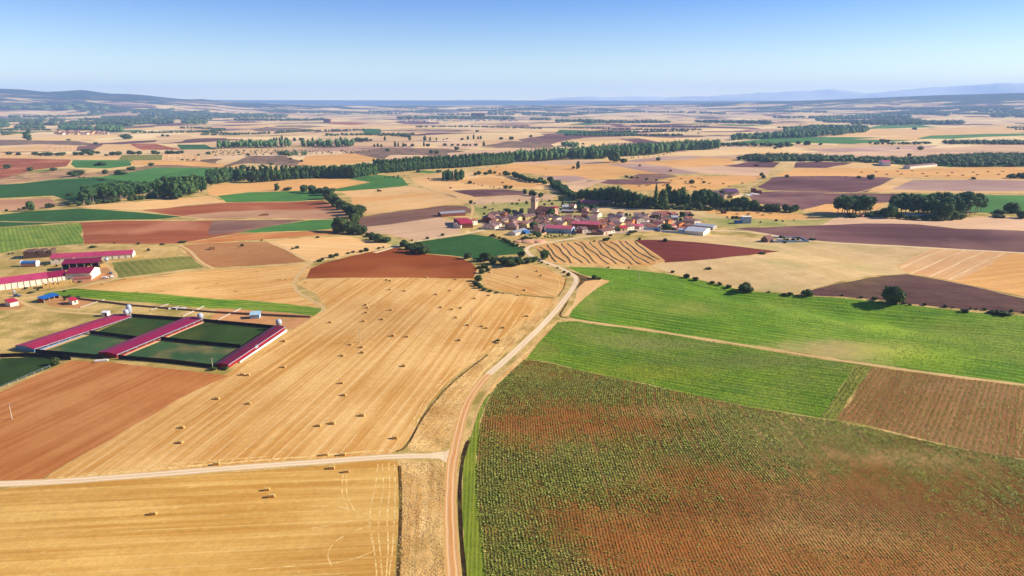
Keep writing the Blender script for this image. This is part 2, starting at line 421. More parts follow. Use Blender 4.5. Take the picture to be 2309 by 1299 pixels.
def track_mat(name, a, b_, rut, edge, w):
    N = NT(name)
    geo = N.n('ShaderNodeNewGeometry').outputs['Position']
    uv = N.n('ShaderNodeUVMap', uv_map='rows').outputs[0]
    sep = N.n('ShaderNodeSeparateXYZ'); N.l(uv, sep.inputs[0])
    v = N.math('ADD', sep.outputs[1], N.math('MULTIPLY', N.math('SUBTRACT', N.noise(uv, 0.12, 2.0), .5), .7))
    av = N.math('ABSOLUTE', v)
    col = N.mix(N.mapr(N.noise(N.scale(uv, .03, .9), 1.0, 3.0), .38, .62), a, b_)
    r = N.mapr(N.math('ABSOLUTE', N.math('SUBTRACT', av, w * .22)), 0.0, w * .13, 1.0, 0.0)
    col = N.mix(N.math('MULTIPLY', r, .75), col, rut)
    e = N.math('MULTIPLY', N.mapr(N.math('ADD', av, N.math('MULTIPLY', N.noise(geo, .9, 3.0, .7), w * .3)), w * .46, w * .62), .9)
    col = N.mix(e, col, edge)
    g = N.noise(geo, 2.2, 3.0, .7); k = N.mapr(g, .3, .7, .88, 1.1)
    cmb = N.n('ShaderNodeCombineColor')
    for i in range(3): N.l(k, cmb.inputs[i])
    col = N.mix(1.0, col, cmb.outputs[0], 'MULTIPLY')
    MATS[name] = N.out(col, .95, N.math('SUBTRACT', g, N.math('MULTIPLY', r, .6)), .5, .12, .05)
track_mat('white_track', C(236, 206, 166), C(222, 188, 146), C(252, 232, 200), C(206, 168, 108), 4.3)
track_mat('orange_track', C(220, 162, 104), C(208, 146, 86), C(244, 206, 158), C(212, 170, 104), 4.2)
track_mat('sand_track', C(214, 172, 112), C(202, 160, 100), C(240, 208, 160), C(196, 160, 92), 3.0)
field_mat('white_gravel', C(240, 212, 172), C(230, 198, 156), streak=(0.1, 0.1), grain=0.08, gscale=2.0)
field_mat('ditch_bank_shade', C(66, 48, 28), C(44, 32, 20), streak=(0.1, 0.8), patch=C(96, 84, 40), pscale=0.2, grain=0.4, gscale=1.6, bump=0.9, bdist=0.4)  # brown ditch weeds, darkened so the colour carries the bank's shade
field_mat('straw_line', C(246, 212, 146), C(212, 162, 86), streak=(0.22, 2.0), grain=0.25, gscale=2.0, contrast=.05)
field_mat('ditch', C(112, 84, 46), C(78, 56, 30), streak=(0.1, 0.8), patch=C(140, 116, 56), pscale=0.1, grain=0.4, gscale=1.6, bump=0.9, bdist=0.4)
field_mat('village_lane', C(206, 176, 150), C(190, 158, 130), streak=(0.02, 0.05), patch=C(196, 166, 110), pscale=0.03, grain=0.15, gscale=0.6)

def plain_mat():
    """the open plain: small dry verges near by, a patchwork of parcels farther off"""
    N = NT('plain')
    geo = N.n('ShaderNodeNewGeometry').outputs['Position']
    d = N.n('ShaderNodeVectorMath', operation='LENGTH'); N.l(geo, d.inputs[0]); dist = d.outputs['Value']
    g = N.noise(geo, 0.9, 3.0, 0.65)
    near = N.mix(N.mapr(N.noise(geo, 0.05, 3.0, 0.6), 0.4, 0.62), C(214, 178, 112), C(158, 138, 70))
    # parcels
    wv = N.n('ShaderNodeTexNoise'); N.l(geo, wv.inputs['Vector']); wv.inputs['Scale'].default_value = 0.0012
    off = N.n('ShaderNodeVectorMath', operation='SCALE'); N.l(wv.outputs['Color'], off.inputs[0]); off.inputs['Scale'].default_value = 420.0
    ad = N.n('ShaderNodeVectorMath', operation='ADD'); N.l(geo, ad.inputs[0]); N.l(off.outputs[0], ad.inputs[1])
    rt = N.n('ShaderNodeVectorRotate', rotation_type='Z_AXIS'); N.l(ad.outputs[0], rt.inputs['Vector']); rt.inputs['Angle'].default_value = 0.35
    flat = N.scale(rt.outputs[0], 1.0, 0.62, 0.0)
    vo = N.n('ShaderNodeTexVoronoi', distance='CHEBYCHEV', voronoi_dimensions='2D'); N.l(flat, vo.inputs['Vector']); vo.inputs['Scale'].default_value = 0.0052
    sp = N.n('ShaderNodeSeparateColor'); N.l(vo.outputs['Color'], sp.inputs[0])
    r1, r2 = sp.outputs[0], sp.outputs[1]
    cr = N.n('ShaderNodeValToRGB'); cr.color_ramp.interpolation = 'CONSTANT'
    e = cr.color_ramp.elements
    stops = [(0.0, C(238, 198, 138)), (0.16, C(226, 188, 134)), (0.3, C(244, 210, 152)), (0.42, C(214, 174, 124)), (0.52, C(236, 192, 128)),
             (0.64, C(222, 178, 126)), (0.74, C(132, 92, 80)), (0.80, C(190, 148, 122)), (0.87, C(112, 74, 70)), (0.93, C(228, 190, 146)), (0.97, C(84, 116, 70))]
    e[0].position = 0; e[0].color = (*stops[0][1], 1); e[1].position = stops[1][0]; e[1].color = (*stops[1][1], 1)
    for p_, c_ in stops[2:]:
        q = e.new(p_); q.color = (*c_, 1)
    N.l(r1, cr.inputs[0])
    far = cr.outputs[0]
    ed = N.n('ShaderNodeTexVoronoi', feature='DISTANCE_TO_EDGE', voronoi_dimensions='2D'); N.l(flat, ed.inputs['Vector']); ed.inputs['Scale'].default_value = 0.0052
    far = N.mix(N.mapr(ed.outputs['Distance'], 0.0, 0.012, 0.35, 0.0), far, C(140, 118, 84))
    # bushy rough land in bands
    sc = N.noise(N.scale(geo, 1.0, 1.7, 1.0), 0.0011, 4.0, 0.62)
    dots = N.mapr(N.noise(geo, 0.02, 2.0), 0.42, 0.55)
    f1 = N.math('MULTIPLY', N.mapr(sc, 0.575, 0.605), N.mapr(dots, 0, 1, 0.5, 1.0))
    far = N.mix(f1, far, C(92, 80, 70))
    # woods high up on the edges of the plateau
    sp2 = N.n('ShaderNodeSeparateXYZ'); N.l(geo, sp2.inputs[0])
    wd = N.math('ADD', N.noise(N.scale(geo, 1.0, 2.2, 1.0), 0.0007, 4.0, 0.6), N.mapr(dist, 8500, 13000, 0.0, 0.16))
    wd = N.math('ADD', wd, N.mapr(sp2.outputs[2], 120.0, 260.0, 0.0, 0.16))
    wd = N.math('MULTIPLY', N.mapr(wd, 0.58, 0.64), N.mapr(dist, 7500, 9500))
    far = N.mix(wd, far, C(46, 54, 50))
    f = N.mapr(dist, 1250, 1800)
    col = N.mix(f, near, far)
    k = N.mapr(g, 0.3, 0.7, 0.75, 1.25)
    kk = N.mix(f, (1, 1, 1), (1, 1, 1))
    cmb = N.n('ShaderNodeCombineColor')
    km = N.math('ADD', N.math('MULTIPLY', k, N.math('SUBTRACT', 1.0, f)), f)
    for i in range(3): N.l(km, cmb.inputs[i])
    col = N.mix(1.0, col, cmb.outputs[0], 'MULTIPLY')
    MATS['plain'] = N.out(col, 0.95, g, 0.5, 0.2, 0.05)
plain_mat()

# ---- parcels traced on the ground: (object name, material, photo pixels of the outline, row direction as two photo pixels)
FIELDS = []
def F(name, mat, pts, rows=None): FIELDS.append((name, mat, [P(*p) for p in pts], rows))
def ROAD(name, mat, pts, w):
    """a track of constant width along a centre line"""
    q = [np.array(P(*p)) for p in pts]
    # smooth (Chaikin twice)
    for _ in range(2):
        n = [q[0]]
        for a, b in zip(q[:-1], q[1:]): n += [a * .75 + b * .25, a * .25 + b * .75]
        n.append(q[-1]); q = n
    L, R = [], []
    for i, p in enumerate(q):
        d = q[min(i + 1, len(q) - 1)] - q[max(i - 1, 0)]
        d = d / (np.linalg.norm(d) + 1e-9)
        nn = np.array([-d[1], d[0]]) * (w / 2) * (1 + 0.07 * sin(i * 1.7) + 0.05 * sin(i * 0.6))
        L.append(tuple(p + nn)); R.append(tuple(p - nn))
    FIELDS.append((name, mat, L + R[::-1], ('dir', q)))

field_mat('forest', C(44, 54, 46), C(36, 46, 40), streak=(0.004, 0.004), patch=C(150, 128, 100), pscale=0.0012, pamt=0.75, grain=0.3, gscale=0.01)
F('hill_forest', 'forest', [(-400,209),(0,212.5),(135,216),(160,214),(190,213.5),(240,217),(300,220.5),(400,227),(520,232.5),(640,237),(520,237),(400,231),(300,227),(240,224),(150,221),(0,219),(-400,219)])
F('hill_forest', 'forest', [(-400,229),(0,230),(60,232),(120,234),(240,239),(300,243),(250,250),(100,248.5),(0,247),(-400,247)])
F('hill_forest', 'forest', [(1780,246),(1900,243),(2100,241),(2309,237),(2309,242),(2100,246),(1900,248)])
# --- middle and far parcels first, near ones later (later wins)
F('ploughed_field', 'red_soil', [(-200,357),(0,357),(160,360),(150,375),(80,383),(0,403),(-200,412)])
F('green_field', 'crop_lime', [(0,404),(80,384),(110,381),(118,388),(60,402),(10,408)])
F('green_field', 'crop_green', [(-250,428),(0,417),(120,405),(230,398),(350,378),(430,378),(520,380),(545,386),(500,396),(350,422),(180,457),(120,441),(0,447),(-250,455)], ((0,440),(200,436)))
F('green_field', 'crop_dark', [(-250,425),(0,416),(120,407),(235,402),(300,410),(345,421),(180,456),(120,441),(0,447),(-250,452)], ((0,440),(200,436)))
F('scrub_bank', 'scrub_tan', [(-200,416),(0,404),(60,390),(130,383),(200,390),(265,394),(200,400),(100,406),(0,416)])
F('green_field', 'crop_green', [(160,371),(165,361),(270,361),(300,362),(295,374),(240,380),(170,378)])
F('green_field', 'crop_olive', [(265,362),(275,350),(366,349),(366,361)])
F('stubble_field', 'pale_stripes', [(368,361),(368,348),(440,348),(456,356),(450,363)], ((400,361),(400,349)))
F('stubble_field', 'straw_orange', [(292,365),(320,362),(450,364),(540,372),(535,379),(400,372),(300,372)])
F('stubble_field', 'straw_plain', [(-200,350),(0,344),(250,352),(270,354),(260,361),(0,357),(-200,357)])
F('stubble_field', 'straw_plain', [(-200,340),(0,336),(90,326),(175,326),(172,340),(60,342),(-200,343)])
F('stubble_field', 'pale_stripes', [(93,339),(95,325),(175,326),(172,340)], ((120,340),(122,326)))
F('stubble_field', 'straw_plain', [(205,340),(235,325),(300,326),(320,338)])
F('ploughed_field', 'red_soil', [(292,324),(350,324),(380,331),(420,338),(320,338)])
F('green_field', 'crop_dark', [(398,326),(462,326),(488,337),(410,337)])
F('scrub_bank', 'scrub', [(-200,318),(0,315),(170,318),(220,324),(180,328),(90,325),(20,328),(-200,334)])
F('scrub_bank', 'scrub', [(500,378),(560,351),(640,352),(690,366),(700,376),(640,374),(560,368)])
F('scrub_bank', 'scrub', [(780,345),(860,333),(1000,335),(1060,344),(1000,352),(880,350),(860,362),(840,358),(800,349)])
F('scrub_bank', 'scrub', [(1080,330),(1150,318),(1240,322),(1250,332),(1160,334)])
F('stubble_field', 'straw_orange', [(670,372),(690,352),(800,346),(850,357),(860,362),(800,368),(720,373)])
F('stubble_field', 'straw_pink', [(860,362),(880,352),(1010,352),(1010,345),(1160,334),(1250,334),(1200,345),(1040,352),(900,366)])
F('stubble_field', 'straw_pink', [(980,330),(1000,322),(1080,324),(1080,332),(1030,338)])
F('scrub_bank', 'scrub', [(560,292),(600,286),(700,291),(716,294),(690,298),(640,296),(580,296)])
F('green_field', 'crop_dark', [(816,294),(828,290),(858,291),(860,300),(822,303)])
F('ploughed_field', 'plum_soil', [(890,277),(930,274),(990,276),(990,279),(930,280)])
F('ploughed_field', 'red_soil', [(730,280),(760,275),(840,277),(800,282)])
F('green_field', 'crop_dark', [(1252,300),(1262,293),(1320,294),(1450,304),(1430,307),(1300,304)])
F('ploughed_field', 'plum_soil', [(1392,313),(1440,312),(1500,323),(1450,326)])
F('ploughed_field', 'plum_soil', [(1372,280),(1400,279),(1420,287),(1392,287)])
F('ploughed_field', 'plum_soil', [(1420,281),(1560,283),(1700,288),(1720,292),(1500,288),(1430,287)])
F('green_field', 'crop_green', [(1640,322),(1800,309),(1990,310),(2090,313),(1920,325),(1800,322),(1720,325)])
F('stubble_field', 'straw_plain', [(1920,314),(2060,306),(2150,306),(2060,316)])
F('green_field', 'crop_green', [(2068,313),(2110,304),(2309,301),(2450,299),(2450,303),(2309,306),(2150,313)])
F('green_field', 'crop_green', [(1955,290),(1990,281),(2080,282),(2120,287),(2060,288),(2000,290)])
F('stubble_field', 'straw_plain', [(1810,303),(1980,290),(2130,290),(2309,283),(2309,298),(2060,306),(1900,308)])
F('stubble_field', 'straw_pink', [(1740,352),(1900,336),(2150,333),(2230,327),(2309,327),(2309,345),(2050,353),(1950,354),(1850,350)])
F('ploughed_field', 'mauve_stubble', [(1800,338),(1980,330),(2120,328),(2100,333),(1900,343)])
F('woodland_floor', 'crop_dark', [(1655,358),(1690,350),(1850,352),(1990,360),(2050,355),(2309,350),(2600,350),(2600,378),(2309,376),(2160,377),(2050,372),(1930,365),(1800,364),(1700,366)])
# land behind the village
F('stubble_field', 'straw_orange', [(1060,388),(1150,372),(1240,366),(1400,362),(1560,365),(1500,380),(1300,400),(1240,398),(1180,390),(1130,398)])
F('stubble_field', 'straw_pink', [(1130,368),(1240,362),(1360,362),(1360,368),(1260,372)])
F('stubble_field', 'straw_pink', [(1600,352),(1760,345),(1680,362),(1590,365),(1500,362),(1540,352)])
F('ploughed_field', 'mauve_stubble', [(1400,364),(1500,352),(1590,352),(1480,362),(1440,366)])
F('stubble_field', 'straw_orange', [(1440,368),(1590,355),(1660,358),(1650,372),(1560,378),(1500,374)])
F('ploughed_field', 'mauve_stubble', [(1360,370),(1440,368),(1500,374),(1560,384),(1580,391),(1490,392),(1440,384)])
F('stubble_field', 'straw_orange', [(1300,396),(1350,376),(1440,384),(1490,392),(1410,394),(1380,404),(1320,404)])
F('stubble_field', 'straw_pink', [(1510,378),(1650,372),(1740,378),(1730,398),(1700,397),(1590,392)])
F('ploughed_field', 'brown_soil', [(1412,402),(1440,392),(1500,392),(1530,397),(1470,408),(1440,407)])
F('ploughed_field', 'plum_soil', [(1630,374),(1690,364),(1760,366),(1745,378),(1660,377)])
F('stubble_field', 'straw_orange', [(1400,418),(1490,408),(1530,397),(1720,396),(1705,408),(1640,420),(1600,430),(1540,430),(1430,430)])
F('ploughed_field', 'plum_soil', [(1330,410),(1410,404),(1460,408),(1520,411),(1440,417),(1370,415)])
F('stubble_field', 'straw_plain', [(1000,420),(1060,388),(1130,398),(1180,394),(1240,415),(1290,412),(1300,436),(1250,432),(1195,425),(1100,425),(1010,430)])
F('stubble_field', 'straw_orange', [(1130,420),(1030,410),(1100,398),(1160,406),(1220,418),(1200,424)])
F('ploughed_field', 'mauve_stubble', [(1215,398),(1300,396),(1330,404),(1320,412),(1265,408)])
F('stubble_field', 'straw_pink', [(1260,416),(1320,404),(1370,406),(1330,420),(1300,432)])
F('green_pasture', 'green_pasture', [(1050,462),(1180,452),(1300,450),(1420,452),(1560,470),(1600,490),(1540,520),(1300,530),(1200,530),(1080,490)])
F('stubble_field', 'straw_pink', [(1045,460),(1080,446),(1195,436),(1260,440),(1240,450),(1130,458),(1060,462)])
F('ploughed_field', 'plum_soil', [(992,432),(1060,428),(1135,427),(1180,431),(1195,436),(1080,444),(1020,446)])
F('village_square', 'village_lane', [(1085,498),(1200,490),(1340,490),(1420,497),(1560,497),(1600,505),(1560,520),(1430,524),(1360,530),(1290,528),(1180,520),(1090,515)])
F('stubble_slope', 'pale_pasture', [(1340,470),(1370,464),(1420,462),(1480,470),(1560,474),(1620,480),(1640,492),(1560,492),(1480,485),(1400,488),(1350,480)])
F('stubble_field', 'straw_orange', [(1560,468),(1660,472),(1760,477),(1830,486),(1870,491),(1780,496),(1660,492),(1600,482)])
F('green_pasture', 'green_pasture', [(1590,492),(1700,492),(1800,497),(1900,495),(1960,500),(1850,507),(1700,512),(1640,514),(1600,505)])
F('ploughed_field', 'plum_soil', [(1706,422),(1740,400),(1800,397),(1990,399),(2018,403),(1985,418),(1955,433),(1940,434),(1800,431),(1735,429)])
F('ploughed_field', 'plum_soil', [(1690,440),(1700,434),(1760,431),(1940,436),(2032,437),(2005,456),(1950,460),(1862,462),(1812,473),(1760,466),(1700,458)])
F('ploughed_field', 'plum_soil', [(1790,378),(1795,366),(1850,365),(1925,367),(1862,379)])
F('stubble_field', 'straw_plain', [(1862,379),(1925,367),(1990,368),(1990,378)])
F('stubble_field', 'straw_orange', [(1740,396),(1790,380),(1860,380),(1990,380),(2060,383),(2160,378),(2309,377),(2500,377),(2500,402),(2309,402),(2200,402),(2015,399),(1900,397)])
F('stubble_field', 'straw_plain', [(1955,433),(1985,418),(2018,403),(2309,404),(2600,405),(2600,442),(2309,436)])
F('stubble_field', 'mauve_stubble', [(2010,427),(2060,406),(2309,407),(2600,410),(2600,436),(2309,431),(2100,430)])
F('green_field', 'crop_green', [(2000,462),(2040,438),(2309,441),(2600,444),(2600,486),(2309,482),(2210,480),(2050,470)])
F('stubble_field', 'straw_orange', [(1810,473),(1862,460),(1950,460),(2000,458),(1960,484),(1870,484)])
F('stubble_field', 'straw_pink', [(1880,492),(1950,486),(2050,494),(2150,492),(2240,488),(2309,492),(2600,495),(2600,530),(2309,520),(2160,515),(2070,506),(1950,504),(1850,508)])
F('ploughed_field', 'plum_soil', [(1652,514),(1720,513),(1850,508),(1950,504),(2070,506),(2160,516),(2309,521),(2600,532),(2600,588),(2309,569),(2150,561),(1900,547),(1800,539),(1720,525)], ((1800,530),(2300,548)))
F('pale_pasture', 'pale_pasture', [(1466,600),(1500,590),(1610,584),(1690,576),(1758,567),(1640,553),(1500,541),(1440,538),(1600,528),(1740,540),(1800,546),(2110,558),(2060,575),(2020,600),(2045,616),(1960,622),(1880,638),(1795,662),(1700,655),(1620,640),(1500,612)])
F('ploughed_field', 'maroon_soil', [(1430,541),(1500,541),(1640,553),(1758,567),(1690,575),(1610,584),(1500,592)], ((1460,550),(1700,570)))
F('stubble_field', 'windrows', [(1205,556),(1230,549),(1300,543),(1430,541),(1500,588),(1462,601),(1380,599),(1275,596),(1240,592),(1222,574)], ((1302,545),(1357,592)))
F('stubble_field', 'straw_orange', [(2110,558),(2309,570),(2600,590),(2600,712),(2309,668),(2200,645),(2130,630),(2045,616),(2020,600),(2075,574)])
F('stubble_field', 'pale_stripes', [(2098,562),(2150,562),(2285,572),(2230,600),(2150,632),(2045,615),(2018,600),(2070,575)], ((2150,615),(2240,573)))
F('ploughed_field', 'plum_soil_near', [(1800,663),(1880,641),(1960,626),(2045,618),(2130,632),(2220,650),(2309,673),(2600,716),(2600,745),(2309,706),(2160,696),(2040,684),(1980,676),(1900,669),(1840,667)], ((1850,660),(2200,668)))
# centre left
F('ploughed_field', 'red_soil', [(180,502),(350,498),(480,497),(640,498),(600,510),(550,524),(450,541),(405,549),(300,550),(190,550)], ((200,520),(600,510)))
F('green_field', 'crop_dark', [(-300,496),(0,484),(60,477),(180,470),(300,478),(412,488),(350,495),(180,499),(60,508),(0,512),(-300,530)], ((0,500),(300,485)))
F('green_field', 'crop_lime', [(-300,533),(0,514),(60,510),(180,503),(188,549),(60,560),(0,571),(-300,600)], ((150,556),(120,508)))
F('stubble_field', 'tan_soil', [(-200,450),(0,450),(112,447),(135,462),(80,472),(0,476),(-200,482)])
F('stubble_field', 'straw_plain', [(178,466),(300,456),(400,448),(470,442),(512,456),(430,462),(322,473),(230,471)])
F('stubble_field', 'straw_orange', [(468,426),(490,416),(620,409),(720,403),(775,404),(838,412),(760,425),(700,432),(560,432),(500,442),(472,440)], ((500,425),(800,410)))
F('green_field', 'crop_green', [(490,442),(560,434),(640,431),(735,430),(728,450),(600,455),(510,456)], ((520,448),(700,438)))
F('ploughed_field', 'red_soil', [(318,474),(430,464),(512,457),(600,456),(728,452),(760,470),(600,475),(480,482),(420,488)], ((350,472),(700,458)))
F('stubble_field', 'tan_soil', [(415,486),(500,478),(600,473),(765,470),(800,492),(700,494),(500,493),(440,493)], ((450,485),(750,478)))
F('ploughed_field', 'brown_soil', [(480,498),(560,497),(694,495),(640,505),(560,520),(500,528),(470,530)])
F('green_field', 'crop_green', [(538,525),(600,512),(695,497),(758,491),(760,515),(700,520),(600,523)], ((560,522),(740,508)))
F('ploughed_field', 'rust_soil', [(410,549),(470,539),(545,527),(640,524),(750,519),(768,529),(640,537),(560,542),(480,547)], ((450,545),(740,524)))
F('stubble_field', 'straw_plain', [(800,485),(815,466),(800,448),(765,432),(850,426),(918,420),(955,424),(1000,440),(1056,460),(1000,463),(900,474),(830,484)], ((820,470),(1000,450)))
F('stubble_field', 'straw_orange', [(800,462),(790,447),(880,442),(960,437),(975,440),(900,447),(820,458)])
F('green_field', 'crop_green', [(738,429),(800,418),(836,411),(786,403),(850,394),(905,399),(922,418),(850,426),(765,431)], ((780,425),(900,410)))
F('dry_pasture', 'dry_grass', [(846,392),(900,385),(1000,383),(960,398),(920,400)])
F('stubble_field', 'straw_plain', [(925,400),(1000,390),(1060,390),(1045,400),(1000,425),(1080,448),(1060,455),(1000,436),(950,420)])
F('green_field', 'crop_green', [(935,388),(950,384),(988,387),(970,391)])
F('ploughed_field', 'brown_soil', [(800,514),(812,490),(900,476),(1000,464),(1050,465),(1062,472),(1062,480),(1000,490),(940,497),(880,506)], ((820,505),(1040,470)))
F('stubble_field', 'straw_pink', [(806,514),(880,506),(940,497),(990,490),(1025,500),(1040,514),(1035,528),(935,541),(870,528),(822,524)], ((830,520),(1000,500)))
F('stubble_yard', 'dry_grass', [(1085,528),(1090,518),(1160,522),(1235,540),(1240,546),(1190,556),(1150,545),(1110,532)])
F('vineyard', 'crop_dark', [(935,546),(980,540),(1060,528),(1100,533),(1150,547),(1182,562),(1175,572),(1120,577),(1085,585),(1040,579),(960,572)], ((960,568),(1130,545)))
F('green_pasture', 'green_pasture', [(860,535),(905,541),(930,548),(905,560),(878,565),(858,552)])
F('stubble_field', 'straw_plain', [(600,545),(700,536),(780,533),(850,545),(884,552),(870,560),(790,575),(730,588),(702,590),(660,570)], ((650,550),(850,560)))
F('ploughed_field', 'row_brown', [(404,554),(470,548),(600,545),(640,562),(692,590),(560,600),(465,603),(425,575)], ((440,580),(620,548)))
F('vegetable_field', 'crop_olive', [(252,592),(330,585),(430,578),(462,603),(350,616),(268,627)], ((300,590),(330,618)))
F('stubble_field', 'straw_stubble', [(160,653),(300,627),(400,616),(480,608),(640,599),(700,595),(692,622),(662,640),(668,658),(720,691),(600,680),(400,666),(250,656)], ((330,640),(640,612)))
F('green_strip', 'crop_mid', [(95,668),(110,655),(165,650),(250,657),(400,667),(600,681),(725,696),(722,712),(600,702),(400,688),(300,680),(200,672)], ((200,665),(600,692)))
F('dirt_yard', 'yard_soil', [(490,695),(560,699),(708,712),(660,742),(560,737),(470,726)])
F('dirt_yard', 'yard_soil', [(98,676),(150,668),(225,676),(180,696),(110,690)])
F('dirt_yard', 'yard_soil', [(0,684),(30,676),(60,684),(45,698),(0,700)])
F('farm_yard', 'dry_grass', [(-100,600),(0,582),(120,568),(250,556),(330,552),(400,556),(420,576),(330,584),(250,590),(262,625),(180,645),(60,668),(-100,700)])
F('dirt_yard', 'yard_soil', [(205,608),(240,602),(262,625),(190,640),(170,640)])
F('pen_turf', 'turf', [(296,716),(430,724),(345,763),(212,751)])
F('pen_turf', 'turf_worn', [(204,755),(332,769),(236,805),(92,795)])
F('pen_turf', 'turf', [(458,728),(628,742),(545,783),(368,766)])
F('pen_turf', 'turf_worn', [(362,770),(542,787),(492,830),(268,808)])
F('pen_turf', 'turf', [(-150,832),(0,808),(60,806),(122,808),(136,820),(60,850),(0,873),(-150,925)])
F('ploughed_field', 'pond_soil', [(690,628),(700,606),(730,593),(790,578),(850,565),(895,558),(960,573),(1030,579),(1062,592),(1076,606),(1067,628),(900,626),(780,626)], ((720,615),(1000,600)))
F('stubble_field', 'straw_stubble', [(1086,625),(1100,602),(1200,596),(1225,600),(1245,612),(1276,628),(1270,655),(1255,670),(1200,666),(1130,657),(1096,650)], ((1120,620),(1240,655)))
F('stubble_field', 'straw_stubble', [(690,629),(780,627),(1068,629),(1076,640),(1092,656),(1130,662),(1250,674),(1238,690),(1200,716),(1150,756),(1100,795),(1050,830),(1000,872),(960,917),(938,950),(928,980),(905,1012),(880,1022),(700,1036),(500,1051),(300,1069),(130,1083),(103,1081),(112,1070),(250,987),(400,897),(500,850),(522,836),(600,780),(640,756),(700,719),(738,692),(720,670),(690,650),(666,640)], ((640,905),(885,700)))
F('dry_verge', 'dry_bank', [(1250,674),(1262,676),(1200,742),(1140,795),(1085,845),(1050,895),(1030,950),(1012,1005),(990,1018),(930,1016),(918,1008),(930,985),(945,950),(968,917),(1005,872),(1055,830),(1100,797),(1150,757),(1200,717),(1238,691)], ((960,980),(1090,830)))
F('dry_verge', 'dry_bank', [(905,1040),(1000,1040),(1004,1120),(1000,1200),(1006,1299),(1010,1450),(880,1450),(892,1299),(902,1180)], ((960,1250),(965,1060)))
F('stubble_field', 'straw_plain', [(1268,712),(1290,690),(1300,660),(1320,628),(1352,628),(1376,634),(1350,648),(1320,670),(1290,700),(1282,713)], ((1300,700),(1350,640)))
F('dry_verge', 'dry_bank', [(1262,722),(1272,727),(1240,745),(1215,770),(1188,808),(1155,836),(1122,864),(1098,900),(1080,945),(1066,990),(1055,990),(1072,935),(1090,895),(1118,855),(1150,826),(1185,790),(1235,735)], ((1100,890),(1240,740)))
F('ploughed_field', 'rust_soil', [(0,884),(60,856),(130,826),(160,813),(260,818),(400,833),(480,843),(516,847),(400,901),(250,991),(106,1073),(92,1086),(0,1084),(-300,1088),(-400,950)], ((60,1040),(420,860)))
F('stubble_field', 'gold_stubble', [(-400,1108),(0,1104),(250,1084),(500,1066),(700,1052),(860,1038),(897,1040),(904,1100),(901,1180),(893,1260),(885,1330),(880,1450),(-700,1450)], ((0,1240),(700,1205)))
F('green_field', 'crop_bright', [(1280,602),(1330,603),(1420,608),(1500,617),(1560,628),(1620,642),(1680,656),(1760,662),(1840,669),(1900,672),(2010,684),(2100,694),(2200,705),(2309,713),(2600,735),(2600,902),(2309,865),(2200,852),(2050,832),(1900,810.5),(1750,786),(1600,763),(1450,739.5),(1300,719.5),(1283,714),(1290,700),(1320,670),(1350,648),(1376,634),(1350,628),(1310,618)], ((1448,717),(1700,755)))
F('green_field', 'crop_mid', [(1258,726),(1300,724),(1500,753),(1700,785),(1850,810),(1930,821),(1905,860),(1848,942),(1700,919),(1600,898),(1500,876),(1400,854),(1300,833),(1240,816),(1186,809),(1215,772),(1238,748)], ((1219,793),(1596,861)))
F('row_crop_strip', 'row_strip', [(1930,821),(1966,826),(1886,946),(1848,942),(1905,862)], ((1865,944),(1945,830)))
F('row_crop_field', 'row_soil', [(1966,826),(2100,845),(2309,872),(2600,905),(2700,1090),(2309,1035),(2150,1007),(2000,970),(1886,946)], ((1888,944),(1970,833)))
F('lime_strip', 'lime_strip', [(1100,890),(1108,885),(1090,925),(1080,980),(1076,1060),(1078,1130),(1086,1200),(1096,1299),(1110,1450),(1062,1450),(1052,1299),(1046,1200),(1042,1130),(1044,1060),(1056,990),(1074,935)], ((1062,1250),(1070,1000)))
F('maize_field', 'crop_soil', [(1182,811),(1150,842),(1122,870),(1100,905),(1085,950),(1078,1000),(1075,1060),(1077,1130),(1085,1200),(1095,1299),(1110,1460),(2900,1460),(2700,1092),(2309,1037),(2150,1009),(2000,974),(1890,950),(1840,944),(1700,920),(1600,899),(1500,877),(1400,855),(1300,834),(1230,817)], ((1100,1250),(1110,1000)))
F('ditch', 'ditch', [(1262,607),(1290,612),(1330,627),(1345,624),(1352,630),(1320,634),(1300,652),(1288,664),(1278,668),(1302,640),(1296,622)])

# tracks
ROAD('dirt_track', 'sand_track', [(0,499),(180,500),(350,497),(500,496),(640,495),(800,493)], 3.5)
ROAD('dirt_track', 'sand_track', [(230,472),(320,478),(420,488),(480,496),(560,496)], 3.0)
ROAD('dirt_track', 'sand_track', [(262,630),(350,618),(480,606),(600,600),(700,592),(760,580),(850,565)], 3.0)
ROAD('dirt_track', 'sand_track', [(405,552),(430,566),(450,590),(482,606)], 3.0)
ROAD('dirt_track', 'sand_track', [(612,545),(640,560),(680,580),(706,592)], 2.0)
ROAD('dirt_track', 'sand_track', [(0,668),(60,664),(150,652),(220,640),(268,628),(250,605),(238,595)], 3.0)
ROAD('dirt_track', 'sand_track', [(30,668),(45,680),(80,695),(140,704),(300,712),(480,722),(640,738)], 3.0)
ROAD('dirt_track', 'sand_track', [(930,403),(935,412),(960,424),(1000,438),(1040,452),(1062,460),(1068,472),(1062,488),(1062,505)], 4.0)
ROAD('dirt_track', 'sand_track', [(0,1092),(-200,1100),(-400,1112)], 3.5)
ROAD('dirt_track', 'white_track', [(845,570),(880,560),(905,552),(935,545),(1000,533),(1060,526),(1110,515)], 4.0)
ROAD('dirt_track', 'sand_track', [(1860,436),(1950,433),(1990,418),(2022,404),(2100,404)], 3.0)
ROAD('dirt_track', 'sand_track', [(2032,437),(2008,455),(1960,486),(1900,492),(1830,488),(1700,480),(1600,480)], 3.0)
ROAD('dirt_track', 'sand_track', [(1650,432),(1690,424),(1710,408),(1726,396),(1740,384),(1752,376),(1770,368)], 5.0)
ROAD('dirt_track', 'sand_track', [(2110,558),(2072,574),(2018,600),(2045,617),(2130,632),(2220,651),(2309,674),(2500,700)], 1.2)
